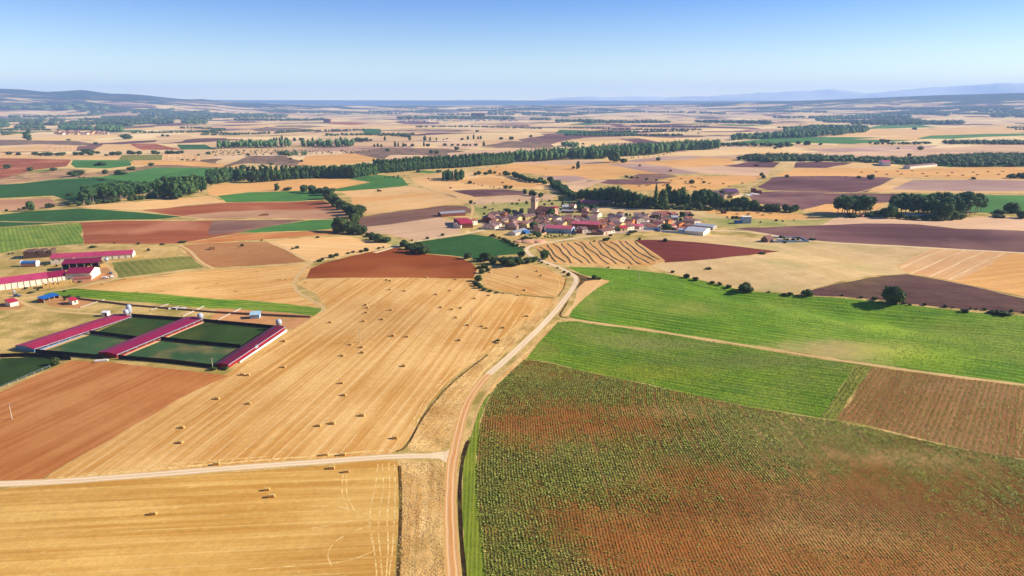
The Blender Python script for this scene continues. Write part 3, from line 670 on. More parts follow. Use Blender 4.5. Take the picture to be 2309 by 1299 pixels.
ROAD('dirt_track', 'sand_track', [(1700,556),(1800,566),(1900,590),(2000,606),(2040,616)], 1.2)
ROAD('dirt_track', 'sand_track', [(1268,719),(1300,722),(1450,742),(1600,766),(1750,789),(1900,814),(2050,835),(2200,855),(2309,868),(2600,902)], 1.9)
ROAD('dirt_track', 'white_track', [(1590,520),(1660,520),(1720,526),(1800,541),(1900,549),(2000,554),(2150,562),(2309,570),(2600,590)], 4.5)
ROAD('dirt_track', 'sand_track', [(660,642),(672,622),(690,600),(704,592)], 2.5)
ROAD('dirt_track', 'sand_track', [(664,642),(668,658),(700,676),(736,694),(720,706)], 2.0)
ROAD('dirt_track', 'sand_track', [(1258,722),(1225,752),(1195,785),(1150,826),(1118,856),(1094,890),(1074,930),(1058,985)], 1.0)
ROAD('ditch', 'ditch', [(1283,668),(1275,690),(1258,713),(1280,718)], 1.4)

ROAD('ditch', 'ditch', [(900,1050),(904,1120),(902,1200),(898,1290),(893,1420)], 1.1)
ROAD('ditch', 'ditch', [(1058,992),(1050,1000),(1040,1035)], 1.0)
ROAD('ditch', 'ditch', [(893,1018),(912,1012),(930,985),(945,952),(972,915),(1008,872),(1058,831),(1100,800)], 1.0)
ROAD('field_edge', 'crop_olive', [(1232,817),(1300,834),(1400,855),(1500,877),(1600,899),(1700,920),(1845,944)], 0.7)
ROAD('ditch', 'ditch', [(1276,628),(1272,650),(1258,668)], 0.8)
ROAD('ditch', 'ditch', [(1096,652),(1130,660),(1200,668),(1250,673)], 0.9)
ROAD('dirt_road', 'white_track', [(-500,1104),(-200,1096),(0,1091),(120,1087),(250,1077),(400,1066),(550,1053),(700,1043),(850,1031),(920,1028),(980,1028),(1016,1022)], 4.3)
F('road_junction', 'white_gravel', [(975,1021),(1005,1018),(1022,1006),(1030,1020),(1022,1034),(1012,1045),(1004,1042),(990,1034),(972,1034)])
ROAD('dirt_road', 'orange_track', [(1032,1480),(1028,1400),(1022,1299),(1018,1250),(1015,1180),(1014,1120),(1017,1060),(1026,1010),(1035,970),(1045,930),(1062,892),(1085,862),(1106,840)], 4.2)
ROAD('dirt_road', 'white_track', [(1102,844),(1140,812),(1175,780),(1210,747),(1240,716),(1262,690),(1285,660),(1300,637),(1300,625),(1280,612),(1255,600),(1228,590),(1203,580),(1190,571),(1186,562),(1196,554),(1225,548),(1260,543),(1300,536),(1345,531),(1375,532)], 4.4)

# loose straw left in curves where the machines turned
for pts, w_ in [([(852,1046),(848,1090),(838,1130),(832,1180),(842,1230),(850,1285),(846,1340)], .4), ([(862,1046),(866,1100),(856,1150),(852,1200),(858,1250),(864,1330)], .35),
                ([(876,1044),(880,1100),(872,1160),(876,1230),(872,1290),(866,1340)], .4), ([(889,1046),(892,1110),(889,1180),(884,1250),(876,1310)], .45),
                ([(700,1142),(760,1140),(800,1152),(832,1160)], .4), 
                ([(838,1182),(790,1200),(752,1222),(736,1250),(748,1276)], .4), ([(782,1070),(780,1100),(786,1130),(800,1150)], .4), ([(773,1070),(770,1104),(776,1130),(788,1152)], .4),
                ([(700,1192),(770,1180),(830,1162)], .35), ([(560,1284),(680,1275),(780,1268),(850,1240)], .35),
                ([(130,1079),(300,1062),(500,1045),(700,1029),(880,1014)], 1.0), ([(180,1070),(330,1052),(480,1038),(600,1030)], .6),
                ([(930,975),(960,915),(1000,866),(1050,822),(1100,786),(1150,748),(1195,708),(1222,684)], .7), ([(921,970),(950,912),(990,862),(1040,816),(1090,780)], .5),
                ([(735,705),(700,725),(650,755),(600,790),(540,835)], .6), ([(1082,652),(1060,640),(1030,634),(960,632)], .6), ([(1095,667),(1072,655),(1050,645)], .5),
                ([(1100,608),(1130,604),(1180,602),(1220,606),(1255,622),(1264,640),(1256,660)], .5), ([(1092,630),(1096,645),(1130,652),(1190,660),(1240,662)], .5)]:
    ROAD('straw_row', 'straw_line', pts, w_)
ROAD('ditch', 'ditch_bank_shade', [(1056,995),(1044,1030),(1037,1080),(1036,1130),(1040,1220),(1048,1299),(1056,1420)], 1.3)  # ditch beside the road with the bank's shadow line painted in
# ---- one triangulated sheet: constraints = outlines, plus a lattice that follows the relief
def build_ground():
    verts, faces = [], []
    def addv(p): verts.append(Vector((p[0], p[1]))); return len(verts) - 1
    ext = [(-17000, FAR), (17000, FAR), (17000, -300), (-17000, -300)]
    faces.append([addv(p) for p in ext][::-1])
    for nm, mt, pts, rw in FIELDS:
        # densify the outline so that it follows the relief
        out = []
        for i in range(len(pts)):
            a = np.array(pts[i]); b = np.array(pts[(i + 1) % len(pts)])
            dd = np.linalg.norm(b - a); st = max(8.0, 0.03 * np.linalg.norm(a))
            n = max(1, min(40, int(dd / st)))
            jit = 0.0 if rw and rw[0] == 'dir' else min(1.6, st * 0.10)
            for k in range(n):
                q = a + (b - a) * k / n
                if k: q = q + np.array([random.uniform(-jit, jit), random.uniform(-jit, jit)])
                out.append(tuple(q))
        area = sum(out[i][0] * out[(i + 1) % len(out)][1] - out[(i + 1) % len(out)][0] * out[i][1] for i in range(len(out)))
        ids = [addv(p) for p in out]
        if area < 0: ids = ids[::-1]
        faces.append(ids)
    # lattice: finer near by (relief is small there), coarser with distance
    y = 60.0
    while y < FAR - 100:
        st = max(9.0, 0.022 * y)
        half = min(16500, y * 1.15 + 120)
        n = int(2 * half / st)
        for i in range(n + 1):
            verts.append(Vector((-half + 2 * half * i / n + random.uniform(-.25, .25) * st, y + random.uniform(-.25, .25) * st)))
        y += st
    res = delaunay_2d_cdt(verts, [], faces, 1, 1e-4, True)
    ov, oe, of, _, _, orig = res
    V = np.array([(v.x, v.y) for v in ov])
    Z = hgt(V[:, 0], V[:, 1])
    groups = {}
    for f, og in zip(of, orig):
        if not og: continue
        groups.setdefault(max(og), []).append(f)
    print('ground verts', len(V), 'faces', len(of), 'regions', len(groups))
    labels = {}
    for gi, fl in groups.items():
        if gi == 0: nm, mt, rw = 'ground', 'plain', None
        else: nm, mt, _, rw = FIELDS[gi - 1]
        used = sorted({i for f in fl for i in f}); mp = {o: n for n, o in enumerate(used)}
        uu = np.array(used)
        vv = np.column_stack([V[uu], Z[uu]])
        ff = np.array([[mp[i] for i in f] for f in fl])
        me = np_mesh(nm, vv, ff)
        for p in me.polygons: p.use_smooth = True
        me.materials.append(MATS[mt])
        uvl = me.uv_layers.new(name='rows')
        if rw is None: ang = 0.3; uvs = None
        elif rw[0] == 'dir':
            q = np.array(rw[1]); seg = np.diff(q, axis=0); ln = np.linalg.norm(seg, axis=1); cum = np.concatenate([[0], np.cumsum(ln)])
            uvs = np.zeros((len(vv), 2))
            for k in range(len(vv)):
                d = np.linalg.norm(q[:-1] + seg / 2 - vv[k, :2], axis=1); j = int(np.argmin(d))
                t = seg[j] / (ln[j] + 1e-9); r = vv[k, :2] - q[j]
                uvs[k] = (cum[j] + r @ t, -r[0] * t[1] + r[1] * t[0])
        else:
            a = P(*rw[0]); b = P(*rw[1]); ang = atan2(b[1] - a[1], b[0] - a[0]); uvs = None
        if uvs is None:
            c, s = cos(ang), sin(ang)
            uvs = np.column_stack([vv[:, 0] * c + vv[:, 1] * s, -vv[:, 0] * s + vv[:, 1] * c])
        li = np.zeros(len(me.loops), dtype=np.int32); me.loops.foreach_get('vertex_index', li)
        uvl.data.foreach_set('uv', uvs[li].astype(np.float32).ravel())
        o = bpy.data.objects.new(nm, me); COL.objects.link(o); o['kind'] = 'structure'
build_ground()
# ================================================================== CROPS standing in the near fields
rng = np.random.default_rng(11)
def inside(poly, X, Y):
    p = np.array(poly); res = np.zeros(len(X), bool); n = len(p); j = n - 1
    for i in range(n):
        xi, yi = p[i]; xj, yj = p[j]
        c = ((yi > Y) != (yj > Y)) & (X < (xj - xi) * (Y - yi) / (yj - yi + 1e-12) + xi)
        res ^= c; j = i
    return res
def vnoise(X, Y, s, seed=0):
    r = np.random.default_rng(seed); g = r.random((64, 64))
    u = X / s; v = Y / s; iu = np.floor(u).astype(int); iv = np.floor(v).astype(int)
    fu = u - iu; fv = v - iv; fu = fu * fu * (3 - 2 * fu); fv = fv * fv * (3 - 2 * fv)
    a = g[iu % 64, iv % 64]; b = g[(iu + 1) % 64, iv % 64]; c = g[iu % 64, (iv + 1) % 64]; d = g[(iu + 1) % 64, (iv + 1) % 64]
    return (a * (1 - fu) + b * fu) * (1 - fv) + (c * (1 - fu) + d * fu) * fv
def leafy(name, X, Y, size, h, mat, quads=3):
    """one mesh of crossed leaf blades, one tuft per point"""
    n = len(X); Z = hgt(X, Y)
    Vs = []; 
    for q in range(quads):
        a = rng.random(n) * 2 * pi; ln = size * (0.55 + 0.6 * rng.random(n)); hh = h * (0.45 + 0.6 * rng.random(n))
        ox = (rng.random(n) - .5) * size * .5; oy = (rng.random(n) - .5) * size * .5
        ca, sa = np.cos(a), np.sin(a); wd = ln * 0.38
        base = np.column_stack([X + ox, Y + oy, Z - 0.02])
        tip = base + np.column_stack([ca * ln * .75, sa * ln * .75, hh * (0.35 + 0.6 * rng.random(n))])
        mid = base + np.column_stack([ca * ln * .3, sa * ln * .3, hh])
        side = np.column_stack([-sa * wd, ca * wd, (rng.random(n) - .5) * wd])
        Vs.append(np.stack([base, mid + side, tip, mid - side], 1))
    V = np.concatenate(Vs, 0).reshape(-1, 3)
    Fq = np.arange(len(V)).reshape(-1, 4)
    me = np_mesh(name, V, Fq); me.materials.append(mat)
    o = bpy.data.objects.new(name, me); COL.objects.link(o)
    return o
def leaf_mat(name, stops, sc=0.5, patch=0.02):
    N = NT(name)
    geo = N.n('ShaderNodeNewGeometry')
    a = N.noise(geo.outputs['Position'], sc, 2.0, .6); b = N.noise(geo.outputs['Position'], patch, 3.0, .6)
    f = N.math('ADD', N.math('MULTIPLY', a, 0.5), N.math('MULTIPLY', b, 0.5))
    cr = N.n('ShaderNodeValToRGB'); e = cr.color_ramp.elements
    e[0].position = stops[0][0]; e[0].color = (*stops[0][1], 1); e[1].position = stops[-1][0]; e[1].color = (*stops[-1][1], 1)
    for p_, c_ in stops[1:-1]:
        q = e.new(p_); q.color = (*c_, 1)
    N.l(f, cr.inputs[0])
    b_ = N.n('ShaderNodeBsdfPrincipled'); N.l(cr.outputs[0], b_.inputs['Base Color']); b_.inputs['Roughness'].default_value = 0.6
    b_.inputs['Specular IOR Level'].default_value = 0.25
    t_ = N.n('ShaderNodeBsdfTranslucent'); N.l(cr.outputs[0], t_.inputs['Color'])
    mx = N.n('ShaderNodeMixShader'); mx.inputs[0].default_value = 0.38
    N.l(b_.outputs[0], mx.inputs[1]); N.l(t_.outputs[0], mx.inputs[2])
    o = N.n('ShaderNodeOutputMaterial'); N.l(mx.outputs[0], o.inputs[0])
    MATS[name] = N.m
    return N.m

# --- the big patchy field at the right: rows follow the road's curve
poly = FIELDS[[i for i, f in enumerate(FIELDS) if f[0] == 'maize_field'][0]][2]
edge = sorted([P(x, y) for x, y in [(1182,811),(1150,842),(1122,870),(1100,905),(1085,950),(1078,1000),(1075,1060),(1077,1130),(1085,1200),(1095,1299),(1110,1460)]], key=lambda p: p[1])
ex = np.array([p[0] for p in edge]); ey = np.array([p[1] for p in edge])
row = 0.98
xs = np.arange(-20, 330, row); ys = np.arange(ey.min(), ey.max() + 70, 0.34)
GX, GY = np.meshgrid(xs, ys)
ROWI = np.tile(np.arange(len(xs)), len(ys))
GX = GX.ravel() + 0.06 * rng.standard_normal(GX.size); GY = GY.ravel() + 0.12 * rng.standard_normal(GY.size)
bend = np.interp(GY, ey, ex)
bend = bend - ex.min()
GX = GX + bend * np.clip(1.0 - (GX) / 260.0, 0.25, 1.0) - 0.10 * (GY - 200)*0
m = inside(poly, GX, GY); GX, GY, ROWI = GX[m], GY[m], ROWI[m]
def bump_at(px, py, sx, sy):
    cx, cy = P(px, py); return np.exp(-((GX - cx) / sx) ** 2 - ((GY - cy) / sy) ** 2)
bare = (0.75 * bump_at(1240, 950, 22, 17) + 0.65 * bump_at(1420, 950, 20, 14) + 0.5 * bump_at(1150, 960, 8, 10)
        + 0.62 * bump_at(1330, 1180, 14, 12) + 0.8 * bump_at(1500, 1230, 26, 16) + 0.65 * bump_at(1780, 1130, 34, 18) + 0.75 * bump_at(2050, 1120, 36, 20)
        + 0.5 * bump_at(1560, 1060, 16, 12) + 0.85 * bump_at(2200, 1260, 40, 18) + 0.5 * bump_at(1700, 1280, 60, 14) + 0.4 * bump_at(1950, 1180, 50, 14) + 0.6 * bump_at(1850, 1270, 26, 14) + 0.35 * bump_at(1650, 1200, 20, 12)
        + 0.4 * bump_at(2000, 1020, 26, 8) + 0.35 * bump_at(1560, 925, 24, 9))
bare = bare + 0.55 * (vnoise(GX, GY, 18, 1) - .5) + 0.75 * (vnoise(GX, GY, 6, 2) - .5) + 0.55 * (vnoise(GX, GY, 2.2, 3) - .5) + 0.25 * (vnoise(GX * 1.0, GY * 0.25, 1.0, 4) - .5)
rowk = np.random.default_rng(4).random(400)[ROWI % 400]; rowk = np.where(rowk < .13, .35, np.where(rowk < .35, .8, 1.0))
keep = rng.random(len(GX)) < np.clip(1.15 - bare * 0.80, 0.42, 0.97) * rowk
GX, GY, bare = GX[keep], GY[keep], bare[keep]
maize = leaf_mat('maize_leaf', [(0.30, C(166, 170, 62)), (0.43, C(194, 192, 92)), (0.52, C(142, 166, 62)), (0.60, C(220, 210, 122)), (0.70, C(184, 158, 72))], 1.3, 0.018)
sz = np.clip(0.60 - 0.24 * bare, 0.35, 0.64) * rng.uniform(.6, 1.3, len(GX))
o = leafy('maize_plants', GX, GY, sz, sz * 0.7, maize, 3); tag(o, 'patchy rows of knee-high green plants on rust brown soil right of the dirt road', 'crop', kind='stuff')
print('maize', len(GX))

def crop_cover(fname, mt, idx, rows, along, spacing, size, h, mat, label, bare_pts=(), thin=0.9, oname='crop_plants'):
    poly = [f for f in FIELDS if f[0] == fname and f[1] == mt][idx][2]
    a = np.array(P(*rows[0])); b = np.array(P(*rows[1])); d = (b - a) / np.linalg.norm(b - a); nrm = np.array([-d[1], d[0]])
    p = np.array([q for q in poly if q[0] < 330]); 
    c0 = p.mean(0); R = np.abs(p - c0).max() * 1.5
    us = np.arange(-R, R, along); vs = np.arange(-R, R, spacing)
    U, Vv = np.meshgrid(us, vs); U = U.ravel() + along * .3 * rng.standard_normal(U.size); Vv = Vv.ravel() + .12 * spacing * rng.standard_normal(Vv.size)
    X = c0[0] + U * d[0] + Vv * nrm[0]; Y = c0[1] + U * d[1] + Vv * nrm[1]
    m = inside(poly, X, Y) & (X < Y * 0.86 + 12); X, Y = X[m], Y[m]
    dens = thin - 0.5 * (vnoise(X, Y, 25, 5) - .35) - 0.4 * (vnoise(X, Y, 7, 6) - .5)
    for (px, py, sx, sy, k) in bare_pts:
        cx, cy = P(px, py); dens = dens - k * np.exp(-((X - cx) / sx) ** 2 - ((Y - cy) / sy) ** 2)
    k = rng.random(len(X)) < dens; X, Y = X[k], Y[k]
    o = leafy(oname, X, Y, size, h, mat, 2)
    tag(o, label, 'crop', kind='stuff'); print(label, len(X))
bright = leaf_mat('bright_leaf', [(0.34, C(114, 152, 36)), (0.5, C(144, 174, 46)), (0.66, C(176, 188, 60))], 0.35, 0.02)
midg = leaf_mat('mid_leaf', [(0.34, C(104, 138, 36)), (0.5, C(138, 160, 48)), (0.66, C(184, 180, 62))], 0.35, 0.02)
crop_cover('green_field', 'crop_mid', 0, ((1219,793),(1596,861)), 0.9, 1.55, 0.75, 0.32, midg, 'green crop in slanting rows between the two field paths',
           [(1500,790,30,14,.45),(1650,830,30,10,.3)], 0.85)
crop_cover('green_field', 'crop_bright', 0, ((1448,717),(1700,755)), 1.1, 1.7, 0.8, 0.3, bright, 'bright green crop filling the large field above the path',
           [(1850,795,26,20,.8),(1950,785,24,16,.7),(1560,690,16,14,.3)], 0.72)
olive = leaf_mat('olive_leaf', [(0.34, C(160, 156, 60)), (0.5, C(190, 180, 84)), (0.66, C(210, 196, 110))], 0.35, 0.03)
crop_cover('row_crop_field', 'row_soil', 0, ((1888,944),(1970,833)), 0.6, 2.0, 0.7, 0.4, olive, 'thin rows of low plants on the brown striped field at the right', (), 0.85)
crop_cover('row_crop_strip', 'row_strip', 0, ((1865,944),(1945,830)), 0.8, 1.9, 0.9, 0.5, olive, 'yellow green plant rows in the narrow strip beside the brown field', (), 0.95)
# grass tufts along the verges
def tufts(idx, n, size, h, mat, label, nm='dry_grass_tufts'):
    f = [f for f in FIELDS if f[0] == 'dry_verge'][idx][2]
    p = np.array(f); X = rng.uniform(p[:, 0].min(), p[:, 0].max(), n); Y = rng.uniform(p[:, 1].min(), p[:, 1].max(), n)
    m = inside(f, X, Y); X, Y = X[m], Y[m]
    k = rng.random(len(X)) < vnoise(X, Y, 4, 8); X, Y = X[k], Y[k]
    o = leafy(nm, X, Y, size, h, mat, 2); tag(o, label, 'grass', kind='stuff')
dryleaf = leaf_mat('dry_leaf', [(0.36, C(240, 200, 126)), (0.5, C(250, 220, 160)), (0.62, C(236, 200, 130)), (0.72, C(190, 176, 96))], 0.5, 0.06)
tufts(0, 12000, 0.6, 0.25, dryleaf, 'dry yellow grass on the bank left of the dirt road')
tufts(1, 7000, 0.45, 0.22, dryleaf, 'dry grass strip between the golden field and the road')
tufts(2, 5000, 0.5, 0.22, dryleaf, 'dry grass between the road and the green fields')

# ================================================================== TREES
def crown_mesh(name, blobs, nleaf, leaf, seed, core=0.86):
    """leaf clusters spread over lumpy blobs (cx,cy,cz,rx,rz) around a rough core"""
    r = np.random.default_rng(seed)
    V = []; F4 = []
    B = np.array(blobs, float); wts = B[:, 3] * B[:, 4]; wts = wts / wts.sum()
    # cores
    ico = bmesh.new(); bmesh.ops.create_icosphere(ico, subdivisions=2, radius=1.0)
    iv = np.array([v.co[:] for v in ico.verts]); itf = np.array([[v.index for v in f.verts] for f in ico.faces]); ico.free()
    for b in B:
        k = core * (0.86 + 0.2 * r.random(len(iv)))[:, None]
        q = iv * k * np.array([b[3], b[3], b[4]]) + b[:3]
        o = len(V) if False else sum(len(x) for x in V)
        V.append(q); F4.append(np.column_stack([itf + o, itf[:, 2] + o]))
    which = r.choice(len(B), nleaf, p=wts)
    d = r.standard_normal((nleaf, 3)); d /= np.linalg.norm(d, axis=1)[:, None]
    rad = 0.84 + 0.26 * r.random(nleaf)
    c = B[which, :3] + d * rad[:, None] * np.column_stack([B[which, 3], B[which, 3], B[which, 4]])
    nn = d + 0.7 * r.standard_normal((nleaf, 3)); nn /= np.linalg.norm(nn, axis=1)[:, None]
    t = np.cross(nn, r.standard_normal((nleaf, 3))); t /= np.linalg.norm(t, axis=1)[:, None]
    s = np.cross(nn, t); L = leaf * (0.6 + 0.8 * r.random(nleaf))[:, None]
    quad = np.stack([c - t * L - s * L * .6, c + t * L * .2 - s * L * .9, c + t * L + s * L * .5, c - t * L * .3 + s * L], 1).reshape(-1, 3)
    o = sum(len(x) for x in V); V.append(quad); F4.append(np.arange(nleaf * 4).reshape(-1, 4) + o)
    V = np.concatenate(V); Fall = np.concatenate(F4)
    verts = V; tri = Fall[Fall[:, 2] == Fall[:, 3]][:, :3]; qd = Fall[Fall[:, 2] != Fall[:, 3]]
    me = bpy.data.meshes.new(name)
    loops = np.concatenate([tri.ravel(), qd.ravel()]); tot = np.concatenate([np.full(len(tri), 3), np.full(len(qd), 4)])
    me.vertices.add(len(verts)); me.vertices.foreach_set('co', verts.astype(np.float32).ravel())
    me.loops.add(len(loops)); me.loops.foreach_set('vertex_index', loops.astype(np.int32))
    me.polygons.add(len(tot)); me.polygons.foreach_set('loop_start', np.concatenate([[0], np.cumsum(tot)[:-1]]).astype(np.int32))
    me.polygons.foreach_set('loop_total', tot.astype(np.int32)); me.update(calc_edges=True)
    return me
def foliage(name, dark, mid, light):
    N = NT(name)
    tc = N.n('ShaderNodeTexCoord').outputs['Object']
    oi = N.n('ShaderNodeObjectInfo').outputs['Random']
    a = N.noise(tc, 0.45, 2.0, .6); b = N.noise(tc, 1.7, 2.0, .6)
    f = N.math('ADD', N.math('MULTIPLY', a, 0.6), N.math('MULTIPLY', b, 0.4))
    f = N.math('ADD', f, N.math('MULTIPLY', N.math('SUBTRACT', oi, .5), .10))
    cr = N.n('ShaderNodeValToRGB'); e = cr.color_ramp.elements
    e[0].position = 0.36; e[0].color = (*dark, 1); e[1].position = 0.66; e[1].color = (*light, 1); q = e.new(0.5); q.color = (*mid, 1)
    N.l(f, cr.inputs[0])
    b_ = N.n('ShaderNodeBsdfPrincipled'); N.l(cr.outputs[0], b_.inputs['Base Color']); b_.inputs['Roughness'].default_value = 0.7
    b_.inputs['Specular IOR Level'].default_value = 0.15
    t_ = N.n('ShaderNodeBsdfTranslucent'); N.l(cr.outputs[0], t_.inputs['Color'])
    mx = N.n('ShaderNodeMixShader'); mx.inputs[0].default_value = 0.15
    N.l(b_.outputs[0], mx.inputs[1]); N.l(t_.outputs[0], mx.inputs[2])
    o = N.n('ShaderNodeOutputMaterial'); N.l(mx.outputs[0], o.inputs[0])
    MATS[name] = N.m; return N.m
FO = foliage('oak_leaves', (0.028, 0.052, 0.018), (0.064, 0.102, 0.030), (0.130, 0.172, 0.052))
FP = foliage('poplar_leaves', (0.024, 0.064, 0.024), (0.062, 0.130, 0.040), (0.135, 0.220, 0.060))
FB = foliage('bush_leaves', (0.028, 0.042, 0.014), (0.048, 0.070, 0.022), (0.085, 0.110, 0.034))
FG = foliage('garden_leaves', (0.026, 0.060, 0.020), (0.066, 0.124, 0.034), (0.145, 0.220, 0.056))
BARK = paint_mat('bark', (0.16, 0.12, 0.09), 0.9, 0.3, 2.0)
PALEBARK = paint_mat('pale_bark', (0.36, 0.31, 0.25), 0.9, 0.3, 2.0)

def trunk_mesh(name, H, r, limbs, seed):
    R = random.Random(seed); mb = MB()
    pts = [(0, 0, -0.3), (R.uniform(-.15, .15), R.uniform(-.15, .15), H * .45), (R.uniform(-.3, .3), R.uniform(-.3, .3), H)]
    mb.tube(pts[0], pts[1], r, r * .72, 7); mb.tube(pts[1], pts[2], r * .72, r * .35, 7)
    for i in range(limbs):
        a = R.uniform(0, 2 * pi); z = H * R.uniform(.45, .9); l = H * R.uniform(.3, .5)
        mb.tube((0, 0, z), (cos(a) * l * .7, sin(a) * l * .7, z + l * .7), r * .4, r * .12, 5)
    me = bpy.data.meshes.new(name); me.from_pydata(mb.v, [], mb.f); return me

def blobs_round(R, w, h, z0, n, k=0.42):
    out = [(0, 0, z0 + h * .5, w * .36, h * .40)]
    for i in range(n):
        a = 2 * pi * i / n * 1.0 + R.uniform(-.4, .4); q = R.uniform(.22, .34) * w
        out.append((cos(a) * q, sin(a) * q, z0 + h * R.uniform(.3, .72), w * R.uniform(k * .4, k * .62), h * R.uniform(.22, .34)))
    out.append((R.uniform(-.1, .1) * w, R.uniform(-.1, .1) * w, z0 + h * .78, w * .22, h * .22))
    return out
PROTO = {}
def proto(kind, var):
    """unit models at real size: oak 9 wide 7 high, poplar 6 wide 20 high ..."""
    if (kind, var) in PROTO: return PROTO[(kind, var)]
    R = random.Random(hash((kind, var)) if False else sum(map(ord, kind)) * 7 + var)
    sd = sum(map(ord, kind)) + 31 * var
    if kind == 'oak':
        c = crown_mesh('crown', blobs_round(R, 9, 7.2, -0.5, 7), 1500, 0.36, sd); t = trunk_mesh('trunk', 3.2, .38, 4, sd); m = FO; b = BARK; W_, H_ = 9.0, 7.4
    elif kind == 'broad':
        c = crown_mesh('crown', blobs_round(R, 9, 10.3, 0.1, 8), 1700, 0.42, sd); t = trunk_mesh('trunk', 5.5, .4, 5, sd); m = FG if var % 2 == 0 else FP; b = BARK; W_, H_ = 9.0, 10.7
    elif kind == 'poplar':
        bl = [(0, 0, 9, 2.5, 7.0)]
        for i in range(8):
            a = R.uniform(0, 2 * pi); z = 3.2 + 14.5 * i / 7
            bl.append((cos(a) * 1.3, sin(a) * 1.3, z, R.uniform(1.6, 2.3) * (1.1 - .30 * i / 7), R.uniform(2.0, 2.8)))
        c = crown_mesh('crown', bl, 900, 0.55, sd); t = trunk_mesh('trunk', 9, .3, 3, sd); m = FP; b = PALEBARK; W_, H_ = 6.4, 20.0
    elif kind == 'spire':
        bl = [(0, 0, 2.5 + 15 * i / 6, (1.5, 1.8, 1.9, 1.8, 1.5, 1.1, .6)[i], 2.2) for i in range(7)]
        c = crown_mesh('crown', bl, 650, 0.42, sd); t = trunk_mesh('trunk', 5, .3, 2, sd); m = FP; b = BARK; W_, H_ = 4.0, 19.5
    elif kind == 'tall':     # crown on bare trunk
        bl = [(R.uniform(-1.8, 1.8), R.uniform(-1.8, 1.8), R.uniform(7.5, 16.5), R.uniform(1.8, 2.6), R.uniform(1.9, 2.9)) for _ in range(11)]
        c = crown_mesh('crown', bl, 900, 0.5, sd, .8); t = trunk_mesh('trunk', 13, .3, 5, sd); m = FP; b = PALEBARK; W_, H_ = 7.0, 19.0
    elif kind == 'bush':
        c = crown_mesh('crown', blobs_round(R, 4, 2.6, -0.25, 6), 420, 0.24, sd); t = trunk_mesh('trunk', 1.2, .12, 3, sd); m = FB; b = BARK; W_, H_ = 4.0, 2.4
    elif kind == 'sapling':
        c = crown_mesh('crown', blobs_round(R, 2.6, 2.6, 0.9, 4), 260, 0.2, sd); t = trunk_mesh('trunk', 1.6, .08, 2, sd); m = FG; b = BARK; W_, H_ = 2.6, 3.4
    elif kind == 'cypress':
        bl = [(0, 0, 1.2 + 8 * i / 4, (1.5, 1.4, 1.1, .8, .4)[i], 1.6) for i in range(5)]
        c = crown_mesh('crown', bl, 420, 0.3, sd); t = trunk_mesh('trunk', 2, .2, 0, sd); m = FO; b = BARK; W_, H_ = 3.2, 10.6
    c.materials.append(m); t.materials.append(b)
    PROTO[(kind, var)] = (c, t, W_, H_)
    return PROTO[(kind, var)]

CATS = {'oak': ('oak_tree', 'tree'), 'broad': ('broadleaf_tree', 'tree'), 'poplar': ('poplar_tree', 'tree'), 'spire': ('columnar_poplar_tree', 'tree'),
        'tall': ('tall_tree', 'tree'), 'bush': ('bush', 'bush'), 'sapling': ('young_tree', 'tree'), 'cypress': ('cypress_tree', 'tree')}
TREE_N = [0]
def tree_at(x, y, kind, w=None, h=None, label=None, group=None, parts=True):
    """tree with foot at world x,y; w,h metres"""
    i = TREE_N[0]; TREE_N[0] += 1
    c, t, W_, H_ = proto(kind, i % 3)
    nm, cat = CATS[kind]
    sx = (w / W_) if w else random.uniform(.85, 1.15); sz = (h / H_) if h else sx * random.uniform(.9, 1.1)
    loc = (x, y, float(hgt(x, y)) - 0.05)
    rz = random.uniform(0, 2 * pi)
    if parts:
        e = empty(nm, loc, rz); e.scale = (sx, sx, sz)
        o = bpy.data.objects.new('crown', c); COL.objects.link(o); o.parent = e
        if kind != 'bush':
            o = bpy.data.objects.new('trunk', t); COL.objects.link(o); o.parent = e
    else:
        e = bpy.data.objects.new(nm, c); COL.objects.link(e); e.location = loc; e.rotation_euler = (0, 0, rz); e.scale = (sx, sx, sz)
    return tag(e, label, cat, group)
def T(px, py, kind, wpx, hpx=None, label=None, group=None, parts=True):
    """tree seen at this pixel foot with a crown so many photo pixels wide and high"""
    x, y = P(px, py); s = ppm(px, py)
    wm = wpx / s; hm = (hpx / s) if hpx else None
    if hm is None: hm = wm * {'oak': .78, 'broad': 1.05, 'poplar': 3.1, 'spire': 4.5, 'tall': 2.7, 'bush': .6, 'sapling': 1.2, 'cypress': 3}[kind]
    return tree_at(x, y, kind, wm, hm, label, group, parts)

